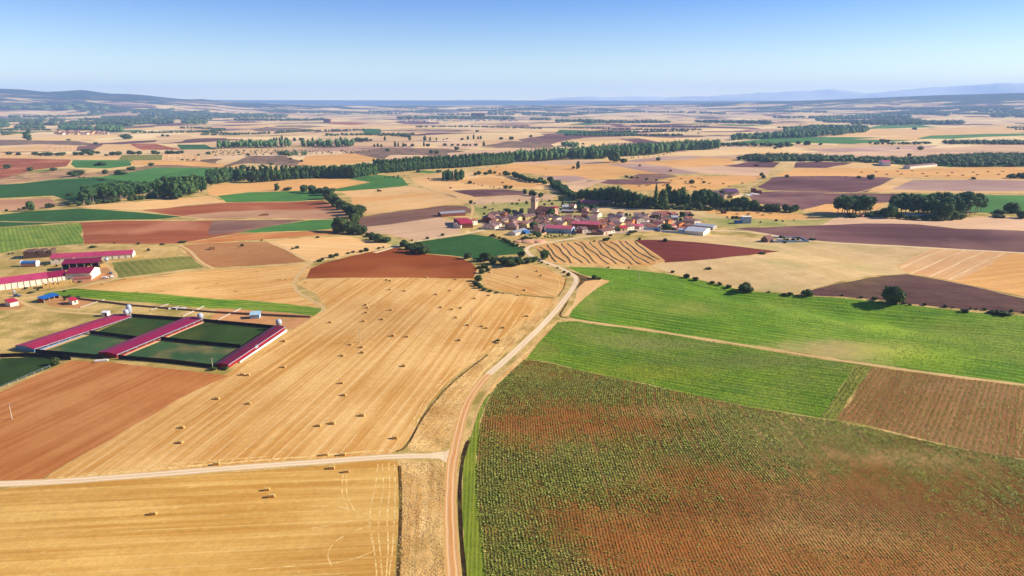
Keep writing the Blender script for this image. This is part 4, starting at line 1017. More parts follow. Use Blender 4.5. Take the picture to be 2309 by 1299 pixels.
# joined low detail woods for what reads as one mass
def wood_mass(name, X, Y, hw, hh, mat, label, cat='wood', seed=1, nl=46):
    r = np.random.default_rng(seed)
    ico = bmesh.new(); bmesh.ops.create_icosphere(ico, subdivisions=1, radius=1.0)
    iv = np.array([v.co[:] for v in ico.verts]); itf = np.array([[v.index for v in f.verts] for f in ico.faces]); ico.free()
    Z = hgt(X, Y); n = len(X); V = []; Fs = []; o = 0
    W_ = hw * (0.75 + .5 * r.random(n)); H_ = hh * (0.75 + .45 * r.random(n))
    for i in range(n):
        c = np.array([X[i], Y[i], Z[i] + H_[i] * .5])
        q = iv * np.array([W_[i] * .46, W_[i] * .46, H_[i] * .47]) * (0.8 + .35 * r.random(len(iv)))[:, None] + c
        V.append(q); Fs.append(itf + o); o += len(q)
        d = r.standard_normal((nl, 3)); d[:, 2] = np.abs(d[:, 2]) * .9 - .25; d /= np.linalg.norm(d, axis=1)[:, None]
        p = c + d * np.array([W_[i] * .5, W_[i] * .5, H_[i] * .52]) * (0.85 + .3 * r.random(nl))[:, None]
        t = r.standard_normal((nl, 3)); s = r.standard_normal((nl, 3)); L = W_[i] * .10
        tri = np.stack([p, p + t * L, p + s * L], 1).reshape(-1, 3)
        V.append(tri); Fs.append(np.arange(nl * 3).reshape(-1, 3) + o); o += nl * 3
    me = np_mesh(name, np.concatenate(V), np.concatenate(Fs)); me.materials.append(mat)
    ob = bpy.data.objects.new(name, me); COL.objects.link(ob)
    return tag(ob, label, cat, kind='stuff')
def poly_scatter(pts, spacing, seed=0, jit=.35):
    r = np.random.default_rng(seed); p = np.array([P(*q) for q in pts])
    X, Y = np.meshgrid(np.arange(p[:, 0].min(), p[:, 0].max(), spacing), np.arange(p[:, 1].min(), p[:, 1].max(), spacing))
    X = X.ravel() + jit * spacing * r.standard_normal(X.size); Y = Y.ravel() + jit * spacing * r.standard_normal(Y.size)
    m = inside([tuple(q) for q in p], X, Y); return X[m], Y[m]
def line_scatter(pts, spacing, jit=0.3, seed=0, rows=1, rowgap=6.0):
    r = random.Random(seed); p = [np.array(P(*q)) for q in pts]; out = []
    for a, b in zip(p[:-1], p[1:]):
        L = np.linalg.norm(b - a); n = max(1, int(L / spacing)); d = (b - a) / L; nn = np.array([-d[1], d[0]])
        if nn[1] < 0: nn = -nn
        for i in range(n):
            for k in range(rows):
                q = a + (b - a) * (i + r.uniform(-jit, jit) + .5 * (k % 2)) / n + nn * (k * rowgap + r.uniform(-jit, jit) * spacing * .6)
                out.append((float(q[0]), float(q[1])))
    return out
# ------------------------------------------------------------------ named single trees
T(2015,684,'oak',54,44,'big round oak between the dark ploughed field and the bright green field')
T(1680,656,'oak',34,20,'low round oak on the upper edge of the bright green field')
T(1820,667,'oak',24,15,'dark oak at the left tip of the dark ploughed field')
T(1228,584,'broad',22,22,'green tree beside the bend of the white road below the village')
T(1340,381,'spire',1,1) if False else None
T(1303,381,'poplar',10,18,'lone poplar on the field track below the long tree belt')
T(1293,380,'oak',7,6,'small round tree just left of the lone poplar')
T(70,476,'broad',18,24,'tree with leaning crown at the far left field corner beside the dark green wedge')
T(113,468,'bush',22,10,'wide bush right of the leaning tree at the far left')
T(60,472,'bush',18,8,'bush left of the leaning tree at the far left')
T(155,463,'bush',16,9,'bush at the end of the track by the slim poplar grove')
T(157,442,'bush',15,7,'bush on the green field edge left of the slim poplar grove')
T(1384,366,'broad',30,32,'large dark tree in front of the poplar plantation')
T(1405,367,'oak',18,11,'dark dome shaped tree beside the large dark tree before the plantation')
T(1484,362,'oak',11,8,'round oak alone on the mauve stubble behind the village')
T(1774,400,'oak',9,7,'small oak on the upper edge of the plum ploughed field')
T(1717,397,'oak',10,9,'left of two small oaks beside the track to the farm')
T(1722,402,'oak',9,8,'right of two small oaks beside the track to the farm')
T(1843,366,'oak',12,9,'oak before the wood on the purple field corner')
T(1937,402,'oak',12,6,'low oak on the ridge left of the paired oak')
T(1963,404,'oak',17,11,'paired oak on the ridge above the plum field')
T(2195,404,'bush',12,5,'bush on the ridge above the striped beige field')
T(2282,402,'oak',24,11,'oak at the far right edge of the ridge')
T(2306,402,'oak',26,14,'larger oak at the right border of the photo on the ridge')
T(2278,480,'broad',34,24,'tree alone on the green field right of the tall grove')
T(2255,482,'bush',26,9,'bushes at the foot of the tree on the green field')
T(2305,492,'oak',26,18,'dark tree cut by the right border below the green field')
T(2252,490,'bush',30,7,'low thicket before the tree on the green field')
T(548,382,'oak',17,12,'round oak at the upper right corner of the green fields')
T(228,373,'oak',24,9,'wide flat oak on the thin green strip at the left')
T(172,397,'oak',34,14,'wide double oak at the brow of the tan bank')
T(237,392,'oak',15,11,'middle oak of three on the tan bank')
T(271,394,'oak',26,12,'wide oak right on the tan bank, casting a shadow')
T(296,384,'oak',18,9,'oak above the tan bank, rightmost of four')
T(341,374,'oak',13,8,'small oak on the orange stubble left of centre')
T(17,380,'oak',15,10,'oak on the red ploughed field at the left border')
T(68,385,'oak',13,9,'right oak on the red ploughed field')
T(121,385,'oak',15,8,'oak at the tip of the lime green patch')
T(1290,360,'bush',6,4,'small shrub at the belt edge right of centre')
T(625,430,'poplar',12,17,'small poplar between the orange stubble and the green field')
T(686,433,'broad',19,17,'round tree at the top of the creek, left of the leafy one')
T(704,436,'broad',17,20,'leafy tree at the head of the creek hedge')
T(648,429,'bush',20,7,'bushes beside the small poplar on the orange stubble')
T(1055,583,'bush',19,13,'round bush between the vineyard and the brown field')
T(1122,771,'bush',12,7,'dark bush alone on the edge of the bale field near the road')
T(670,560,'oak',10,6,'small thorn tree standing on the straw field left of centre')
T(660,562,'bush',7,4,'tiny bush beside the thorn tree on the straw field')
T(125,822,'bush',18,18,'bush at the corner of the lower green pen')
T(482,834,'bush',17,8,'bush at the foot of the pole by the red shed')
T(508,833,'bush',16,7,'bush under the near end of the red shed')
T(63,316,'poplar',18,22,'dark pair of poplars on the pale field at the far left')
T(155,317,'oak',9,4,'small oak right of the poplar pair at the far left')
T(285,314,'broad',26,12,'tree group beside a tiny farmhouse on the far left plain')
T(216,326,'oak',9,6,'small oak on the brown bank at the far left')
T(367,308,'oak',7,6,'left of two tiny trees on the far pale plain')
T(378,308,'oak',9,5,'right of two tiny trees on the far pale plain')
T(1598,607,'bush',14,5,'thorn bush at the foot of the pole on the pale pasture')
T(1682,537,'bush',1,1) if False else None
T(1718,573,'bush',16,5,'thorn bush at the foot of the pole on the maroon field tip')
T(1832,541,'bush',15,4,'weeds at the foot of the road pole')
T(1770,548,'bush',8,4,'small bush in front of the cemetery')
T(1340,628,'bush',14,8,'dark bush at the tip of the straw triangle by the road')
T(1352,630,'bush',9,5,'smaller bush behind the dark one at the straw triangle')
T(1272,615,'bush',8,5,'left of two roadside bushes above the bend')
T(1281,622,'bush',10,8,'right of two roadside bushes above the bend')
T(2175,704,'bush',18,8,'pale green bush on the upper edge of the green field at the right')
T(2238,706,'bush',22,7,'brown tussock on the upper edge of the green field')
T(2264,710,'bush',34,10,'largest tussock on the upper edge of the green field at the right')
# cluster near the road bend (dark oaks)
for i, (x, y, w, h) in enumerate([(1097,588,28,22),(1112,594,24,18),(1090,583,18,14),(1135,596,26,20),(1150,600,30,22),(1168,597,28,18),(1190,593,22,15),(1204,590,18,13),(1176,580,18,16),(1080,590,12,9)]):
    T(x, y, 'oak', w, h, 'dark oak in the clump left of the road bend below the village', 'dark oaks clumped left of the road bend')
for i, (x, y, w, h) in enumerate([(912,556,24,16),(935,569,30,22),(955,572,32,22),(945,562,26,18),(922,562,18,14)]):
    T(x, y, 'oak', w, h, 'dark oak in the clump between the brown field and the vineyard', 'dark oaks between brown field and vineyard')
for i, (x, y, w, h) in enumerate([(842,541,22,16),(855,546,28,20),(872,546,22,14),(838,534,16,12)]):
    T(x, y, 'oak', w, h, 'bushy tree in the clump by the white lane left of the vineyard', 'bushy trees by the white lane')
for (x, y, w, h) in [(768,524,40,38),(790,527,30,30),(812,529,34,24),(800,518,26,24),(776,508,22,18),(800,500,28,22),(808,490,26,24),(795,484,30,24),(782,478,28,24),(770,472,26,22),(758,466,26,24),(748,458,30,26),(742,448,28,24),(735,440,26,20),(722,436,20,14),(712,434,16,10),(815,482,24,22),(750,432,16,9),(830,532,14,8)]:
    T(x, y, 'oak', w, h, 'full round tree in the creek hedge winding down from the fields', 'trees of the winding creek hedge')
# shrubs along the ditch between rust field and bale fields
for (x, y, w, h) in [(1080,606,14,7),(1093,605,16,10),(1100,612,12,8),(1086,616,16,10),(1078,634,18,14),(1076,645,16,10),(1082,650,16,10),(1092,655,14,6),(1072,640,12,8),(1104,658,12,5),(1098,598,10,5),(1120,661,10,4)]:
    T(x, y, 'bush', w, h, 'shrub in the ditch between the brown field and the bale fields', 'ditch shrubs beside the brown field')
for (x, y, w, h) in [(1080,394,12,9),(1072,396,9,8),(1096,395,12,8),(1105,392,11,10),(1116,392,8,6),(1127,394,6,4),(1139,396,14,11),(1147,396,9,8)]:
    T(x, y, 'broad', w, h, 'small round tree in the row behind the stubble left of the village', 'tree row behind the stubble')
for (x, y) in line_scatter([(1158,398),(1170,403),(1185,408),(1200,412),(1215,413),(1224,411)], 7, .35, 3):
    tree_at(x, y, 'broad', random.uniform(7, 10), random.uniform(7, 10), 'bushy tree in the diagonal hedge behind the village', 'diagonal hedge trees', False)
for (x, y) in line_scatter([(1187,439),(1200,441),(1215,444),(1228,446)], 6, .35, 4):
    tree_at(x, y, 'broad', random.uniform(6, 9), random.uniform(6, 9), 'bushy tree in the short hedge at the plum field corner', 'short hedge trees', False)
for (x, y) in line_scatter([(1256,418),(1262,428),(1272,438),(1285,445),(1300,452)], 7, .4, 5, 2, 6):
    tree_at(x, y, 'broad', random.uniform(7, 10), random.uniform(7, 10), 'bushy tree in the hedge running down to the village poplars', 'hedge down to the village poplars', False)
T(1241,412,'broad',15,15,'large round tree at the end of the diagonal hedge')
T(1228,416,'broad',13,10,'smaller round tree left of the large one at the hedge end')
T(1261,416,'broad',8,11,'upright tree at the top of the hedge to the village')
T(1140,425,'oak',11,8,'left of two round trees on the plum field edge')
T(1151,425,'oak',10,7,'right of two round trees on the plum field edge')
T(1062,460,'broad',9,9,'round tree by the track junction left of the village')
T(1060,414,'oak',11,7,'oak on the track edge above the straw field')
T(943,389,'oak',9,7,'left bush below the long poplar wall')
T(990,389,'oak',14,7,'right bush below the long poplar wall')
for (x, y) in poly_scatter([(998,407),(1040,408),(1052,402),(1000,401)], 9, 5)[0:1] and list(zip(*poly_scatter([(998,408),(1040,409),(1052,403),(1000,401)], 8.5, 5))):
    tree_at(x, y, 'poplar', random.uniform(6, 8), random.uniform(13, 17), 'bright poplar in the small square grove left of the village', 'square grove poplars')
# poplars and big trees behind the village
big = [(1312,452,20,26,'broad'),(1325,455,22,30,'broad'),(1340,456,24,32,'broad'),(1355,458,26,36,'broad'),(1370,460,26,40,'broad'),(1385,461,26,42,'broad'),
       (1400,463,24,40,'broad'),(1415,464,24,38,'broad'),(1428,465,22,34,'broad'),(1442,467,22,32,'broad'),(1455,467,22,28,'broad'),(1466,468,20,26,'broad'),
       (1435,469,18,20,'oak'),(1420,469,18,18,'oak'),(1493,469,24,44,'broad'),(1505,462,16,48,'poplar'),(1517,465,20,40,'broad'),(1530,465,20,40,'broad'),(1540,464,16,42,'poplar'),(1546,466,14,30,'poplar'),
       (1570,468,30,40,'broad'),(1585,468,32,44,'broad'),(1600,468,30,42,'broad'),(1612,469,24,34,'broad'),(1575,472,18,20,'oak'),(1624,470,26,28,'oak'),(1640,471,20,20,'oak'),
       (1655,472,22,26,'broad'),(1672,473,26,32,'broad'),(1685,474,22,26,'broad'),(1700,474,22,24,'broad'),(1634,468,18,20,'oak'),(1480,470,18,18,'oak'),(1560,471,16,16,'oak'),(1548,471,16,14,'oak')]
for x, y, w, h, k in big:
    T(x, y, k, w, h, 'tall leafy tree in the dark green row behind the village', 'leafy row behind the village')
T(1478,463,'spire',9,50,'slender dark columnar poplar left, rising above the leafy row')
T(1542,463,'spire',7,42,'slender columnar poplar right, above the leafy row')
T(1536,463,'spire',6,38,'second slender columnar poplar above the leafy row')
T(1552,462,'poplar',10,26,'thin pale poplar beside the gap in the leafy row')
for (x, y) in line_scatter([(1700,474),(1730,476),(1760,478),(1785,479),(1808,480)], 6.5, .35, 8, 2, 5):
    tree_at(x, y, 'oak', random.uniform(8, 11), random.uniform(7, 10), 'dark low tree in the hedge running right from the village row', 'low dark hedge trees', False)
for (x, y) in line_scatter([(1310,458),(1380,466),(1470,471),(1560,474),(1700,476)], 8, .35, 9):
    tree_at(x, y, 'oak', random.uniform(7, 9), random.uniform(4, 6), 'low undergrowth bush at the foot of the leafy row', 'undergrowth of the leafy row', False)
# right hand groves
for (x, y) in zip(*poly_scatter([(1886,487),(1966,490),(1962,480),(1890,478)], 9, 6)):
    tree_at(x, y, 'tall', random.uniform(11, 13), random.uniform(20, 23), 'tall poplar with bare trunk in the small grove on the straw field', 'small tall grove')
for (x, y) in zip(*poly_scatter([(2012,485),(2110,495),(2150,492),(2230,484),(2222,477),(2120,478),(2020,474)], 11, 7)):
    tree_at(x, y, 'tall', random.uniform(11, 14), random.uniform(20, 25), 'tall poplar with bare trunk in the wide grove before the green field', 'wide tall grove')
for (x, y, w, h) in [(1975,488,26,14),(1960,489,20,10),(1996,490,28,22),(2010,492,26,30),(2030,493,22,14),(2060,496,26,12),(2085,497,24,12),(2110,498,26,20),(2130,498,34,44),(2150,496,24,22),(2165,494,26,14),(1950,488,20,8),(2045,495,20,10)]:
    T(x, y, 'broad', w, h, 'leafy tree at the foot of the wide tall grove', 'leafy trees under the wide grove')
T(1922,490,'bush',26,9,'bush between the trunks of the small tall grove')
# belt along the river: left grove with bare trunks, dark clump, belt
for (x, y) in zip(*poly_scatter([(188,460),(270,452),(338,444),(345,434),(290,434),(190,446)], 9, 9)):
    tree_at(x, y, 'tall', random.uniform(8, 10), random.uniform(16, 19), 'slim poplar with bare pale trunk in the left grove', 'slim left grove')
for (x, y) in line_scatter([(178,464),(220,460),(270,455),(320,450),(360,445)], 9, .35, 10):
    tree_at(x, y, 'oak', random.uniform(7, 11), random.uniform(5, 8), 'dark shrub along the foot of the slim left grove', 'shrubs under the left grove', False)
for (x, y, w, h) in [(360,442,26,40),(375,447,30,36),(392,447,34,42),(410,445,34,40),(425,440,30,44),(440,436,32,44),(455,434,26,40),(372,430,28,34),(395,432,28,36),(412,428,26,34),(400,449,26,20),(345,446,20,14)]:
    T(x, y, 'broad', w, h, 'big dark leafy tree in the clump right of the slim grove', 'dark clump right of the slim grove')
for (x, y, w, h) in [(478,418,24,26),(490,414,26,26),(502,412,30,30),(515,410,26,26),(528,408,24,26),(540,409,24,28),(552,408,22,24),(566,411,22,26),(580,411,24,30),(592,410,22,28),(604,409,24,30),(618,408,20,26),(632,407,20,24),(646,406,22,26)]:
    T(x, y, 'broad', w, h, 'leafy tree of the river belt left of centre', 'leafy river belt trees')
n_pop = 0
for pts, sp, hh, rows in [([(470,409),(520,400),(600,397),(660,398)], 9, 20, 1), ([(660,404),(740,401),(800,402),(850,393)], 8, 21, 3), ([(850,391),(920,386),(1003,380),(1080,375),(1160,367)], 6.2, 26, 2)]:
    for (x, y) in line_scatter(pts, sp, .25, int(sp * 10) + rows, rows, 9):
        tree_at(x, y, 'poplar', random.uniform(8.5, 11), hh * random.uniform(.93, 1.05), 'tall poplar in the long dark belt crossing the plain', 'long poplar belt', n_pop % 1 == 0 and n_pop < 120)
        n_pop += 1
X, Y = poly_scatter([(1160,367),(1262,360),(1358,360),(1398,354),(1506,346),(1537,340),(1620,337),(1622,333),(1540,334),(1500,339),(1384,345),(1306,351),(1228,355),(1160,361)], 12.5, 12)
o_ = np.argsort(Y); X, Y = X[o_], Y[o_]
room = 300 - n_pop
print('poplars', n_pop, 'plantation', len(X))
sel = np.random.default_rng(1).permutation(len(X)) < 0
front = []
for i in range(len(X)):
    if len(front) < room and (i * 7919) % len(X) < room * 1.0: front.append(i)
for i in front: tree_at(X[i], Y[i], 'poplar', random.uniform(10, 13), random.uniform(22, 26), 'tall poplar in the long dark belt crossing the plain', 'long poplar belt', False)
rest = np.array([i for i in range(len(X)) if i not in set(front)], int)
if len(rest): wood_mass('poplar_plantation', X[rest], Y[rest], 12.5, 24, FP, 'broad poplar plantation at the right end of the long belt', seed=4)

def mass(pts, sp, w, h, label, mat=FO, seed=1, nl=40):
    X, Y = poly_scatter(pts, sp, seed)
    if len(X): wood_mass('woodland', X, Y, w, h, mat, label, seed=seed, nl=nl)
mass([(1730,366),(1800,364),(1930,366),(2050,373),(2110,373),(2160,377),(2309,376),(2600,377),(2600,353),(2309,352),(2220,350),(2110,356),(2050,361),(1990,360),(1850,355),(1700,353),(1690,358)], 15, 14, 9, 'dark scrubby oak wood spreading across the right side', FO, 21, 30)
mass([(1665,361),(1690,364),(1760,362),(1760,354),(1690,353)], 12, 12, 8, 'left tip of the dark oak wood, lower and looser', FB, 22)
mass([(1650,318),(1760,313),(1900,305),(1955,298),(1955,295),(1880,297),(1760,307),(1650,314)], 26, 24, 22, 'far poplar belt on the right, below the pale fields', FP, 23, 20)
mass([(1764,299),(1800,294),(1930,292),(1955,295),(1940,290),(1820,290),(1770,294)], 34, 30, 22, 'far dark wood around the distant farm', FP, 24, 16)
mass([(1836,276),(1900,270),(1965,268),(2060,268),(2060,266),(1960,264),(1900,267),(1840,273)], 55, 50, 36, 'hazy blue belt of trees on the right plain', FP, 25, 14)
mass([(492,336),(655,333),(655,329),(494,332)], 17, 14, 22, 'square poplar plot left of centre, left block', FP, 26, 20)
mass([(678,333),(796,332),(796,328),(680,329)], 17, 14, 22, 'square poplar plot left of centre, right block', FP, 27, 20)
mass([(626,351),(660,354),(662,350),(628,348)], 14, 12, 12, 'small dark copse on the bank left of centre', FO, 28)
mass([(665,352),(696,352),(696,349),(667,349)], 15, 10, 13, 'small dark copse right of the other on the bank', FP, 29)
mass([(212,282),(320,282),(390,280),(388,276),(300,275),(214,277)], 40, 38, 26, 'dark riverside wood on the far left plain', FO, 30, 14)
mass([(0,276),(100,276),(104,272),(0,272)], 36, 34, 22, 'dark wood at the far left border', FO, 31, 14)
mass([(0,289),(20,289),(18,282),(0,283)], 24, 24, 26, 'dark poplars at the far left border', FP, 32, 14)
mass([(35,291),(100,291),(98,287),(36,288)], 24, 22, 18, 'low trees left of the far left village', FO, 33, 14)
mass([(132,292),(208,296),(206,291),(134,288)], 24, 22, 22, 'dark trees behind the far left village', FP, 34, 14)
mass([(218,296),(275,299),(276,292),(220,290)], 24, 24, 26, 'dark wood right of the far left village', FP, 35, 14)
mass([(112,275),(145,275),(146,271),(114,271)], 34, 34, 20, 'small dark copse on the far left plain', FO, 36, 14)
mass([(155,280),(205,282),(204,277),(158,277)], 34, 32, 20, 'dark copse above the far left village', FO, 37, 14)
mass([(312,264),(560,267),(560,264),(320,261)], 60, 60, 24, 'long thin dark wood on the far left plain', FO, 38, 10)
mass([(360,270),(480,272),(470,268),(370,266)], 60, 60, 24, 'patchy wood under the long thin wood at the far left', FO, 39, 10)
mass([(410,280),(465,280),(464,276),(412,276)], 40, 36, 22, 'square copse on the far left plain', FO, 40, 12)
mass([(556,266),(650,266),(640,262),(560,262)], 70, 60, 26, 'hazy wood left of the square quarry mound', FO, 41, 10)
mass([(2122,326),(2200,326),(2309,327),(2500,327),(2500,324),(2309,323),(2130,323)], 20, 20, 13, 'dark row of trees on the far right plain', FO, 42, 16)
mass([(1970,328),(2095,326),(2095,323),(1972,326)], 26, 16, 9, 'loose row of bushes on the right plain', FO, 43, 14)
mass([(1620,331),(1790,332),(1780,328),(1625,327)], 22, 18, 12, 'dark trees at the right end of the long belt', FO, 44, 16)
mass([(900,270),(1040,270),(1160,272),(1160,269),(1040,266),(900,267)], 70, 56, 26, 'hazy tree line around the far town', FO, 45, 10)
mass([(1480,325),(1600,331),(1602,328),(1490,322)], 1e6, 10, 10, 'x', FO, 46) if False else None
mass([(1196,271),(1240,272),(1240,269),(1198,269)], 50, 40, 20, 'hazy copse right of the far town', FO, 47, 10)
mass([(2240,266),(2400,266),(2400,260),(2244,261)], 90, 80, 40, 'hazy blue wood at the far right border', FO, 48, 10)
mass([(-100,247),(60,247),(200,249),(255,250),(240,244),(100,243),(-100,242)], 150, 160, 40, 'blue forest on the slope at the far left', FO, 49, 8)
mass([(1265,331),(1300,333),(1304,330),(1268,328)], 14, 14, 14, 'small dark copse above the plantation', FP, 50, 16)

# rows of oaks at the left middle distance
row_l = [(21,349,13),(42,350,11),(80,350,14),(92,351,11),(104,351,14),(114,351,14),(130,351,12),(141,351,14),(172,350,14),(184,350,14),(195,346,18),(205,350,18),(220,347,11),(240,352,8),(254,350,14),(267,350,16),(293,347,14),(300,348,12),(314,348,14),(348,347,14),(356,348,10),(378,347,14),(388,347,14),(401,347,12),(410,346,12),(448,351,7),(470,348,11),(560,351,9),(24,293,6)]
for x, y, w in row_l:
    T(x, y, 'oak', w, w * .62, 'round dark oak in the long scattered row at the left', 'scattered oak row at the left', w > 11)
for x, y, w in [(411,362,7),(423,362,6),(437,362,6)]: T(x, y, 'oak', w, w * .6, 'small round bush in the row of three on the orange stubble', 'three round bushes')
for x, y, w, h in [(868,317,6,10),(882,332,0,0),(924,317,7,12),(958,317,8,11),(970,317,5,8),(984,317,4,7),(1000,316,4,3),(1055,315,6,9),(1068,314,5,11),(1078,314,5,7),(1084,314,6,8),(1091,330,6,12),(891,331,6,13),(898,331,4,11),(909,331,5,10),(956,330,5,11),(618,317,5,8),(624,317,5,8),(630,317,4,8),(636,317,6,13),(644,317,5,8),(648,317,4,7),(664,318,8,8),(705,319,5,10),(768,318,6,10),(844,331,6,6),(852,331,6,8),(860,331,6,6)]:
    if w: T(x, y, 'spire', w, h, 'small upright poplar scattered along the far pale plain', 'small upright poplars on the plain', False)
for x, y, w in [(793,328,10),(770,318,6),(680,318,12),(722,320,10),(806,319,16),(815,320,14),(825,319,14),(836,318,8),(1003,329,10),(1020,329,8),(1033,329,8),(1045,329,8),(1052,329,7),(1060,329,7),(1073,329,9),(913,330,10),(930,330,10),(965,330,10),(1042,316,8),(1130,315,10),(1153,315,12),(1076,298,8),(1008,314,5),(874,341,11),(1030,338,12),(972,345,12),(985,346,12),(1315,326,6),(1575,302,5),(1197,309,8),(2062,293,10),(2075,338,14),(2050,352,10),(2025,336,6),(1962,324,8),(1990,322,14),(2000,322,12),(1800,325,12),(1820,327,16),(1850,327,8),(1775,331,10),(1760,333,12),(1748,336,8),(1560,414,15),(1587,413,8),(1546,411,5),(1437,402,6),(1424,402,9),(1413,401,9),(1480,408,7),(1458,406,8),(612,372,9),(655,360,8),(680,365,8),(592,375,8),(1085,370,1)]:
    if w > 2: T(x, y, 'oak', w, w * .65, 'small round oak dotted over the far plain', 'small oaks dotted over the plain', False)
# scattered scrub on the dry land above the belt
sx, sy = poly_scatter([(480,352),(840,344),(830,338),(620,338),(480,340)], 21, 61)
sb = [(float(a), float(b)) for a, b in zip(sx, sy)][:170]
for x, y in sb: tree_at(x, y, 'bush', random.uniform(2.5, 5), random.uniform(1.6, 3), 'small scrub bush dotted over the dry land above the river belt', 'scrub dotted above the river belt', False)
# bushes lining fields
LINES = [([(1540,624),(1570,632),(1600,637),(1640,648),(1660,652)], 6, 3.6, 'hedge shrub along the upper edge of the bright green field'),
         ([(1380,605),(1440,609),(1500,614),(1540,624)], 14, 2.6, 'low weed clump between the windrows and the bright green field'),
         ([(1740,661),(1760,664),(1780,666),(1820,667)], 6, 3.2, 'shrub at the tip of the dark ploughed field'),
         ([(1905,668),(1940,672),(1970,676),(1995,679)], 5, 3.0, 'shrub left of the big round oak'),
         ([(2030,684),(2060,688),(2120,692),(2180,697),(2309,706),(2400,712)], 5, 2.4, 'low shrub right of the big round oak'),
         ([(720,590),(760,578),(800,570),(830,566),(850,562),(872,556)], 7, 4.0, 'hedge shrub along the upper edge of the brown field'),
         ([(935,543),(970,537),(1000,531),(1040,527)], 9, 3.2, 'shrub along the white lane above the vineyard'),
         ([(1105,532),(1125,537),(1140,545),(1160,554),(1190,562)], 4, 3.4, 'dry shrub on the bank below the village'),
         ([(1030,497),(1040,503),(1048,511)], 6, 3.0, 'shrub behind the red roofed barn'),
         ([(0,478),(20,476),(40,474),(60,472)], 7, 6.0, 'dark bush on the far left field edge'),
         ([(1196,585),(1210,590),(1236,598),(1262,610)], 7, 2.4, 'weed clump beside the white road bend'),
         ([(180,401),(200,402),(240,408),(262,410),(300,414)], 12, 4.0, 'shrub at the foot of the tan bank'),
         ([(556,553),(590,545),(700,540),(780,532)], 26, 3.4, 'small bush on the upper edge of the straw field'),
         ([(870,401),(900,398),(930,396)], 8, 3.6, 'bush on the rough ground below the poplar wall'),
         ([(880,404),(900,402),(930,401)], 9, 3.0, 'bush on the rough ground by the green field corner'),
         ([(1070,416),(1100,421),(1135,427)], 12, 3.0, 'shrub on the thin field edge above the plum field'),
         ([(1410,358),(1450,355),(1490,350),(1520,346)], 14, 4.0, 'shrub below the poplar plantation'),
         ([(1845,400),(1900,400),(1990,402)], 22, 3.2, 'shrub on the ridge above the plum field'),
         ([(120,668),(200,676)], 8, 2.2, 'weed on the edge of the green strip'),
         ([(240,430),(270,412)], 14, 3, 'shrub on the dark green field edge')]
for i, (pts, sp, w, lb) in enumerate(LINES):
    for (x, y) in line_scatter(pts, sp, .4, 70 + i):
        s = random.uniform(.6, 1.35)
        tree_at(x, y, 'bush', w * s, w * s * random.uniform(.45, .75), lb, lb.replace(' shrub', ' shrubs', 1), False)
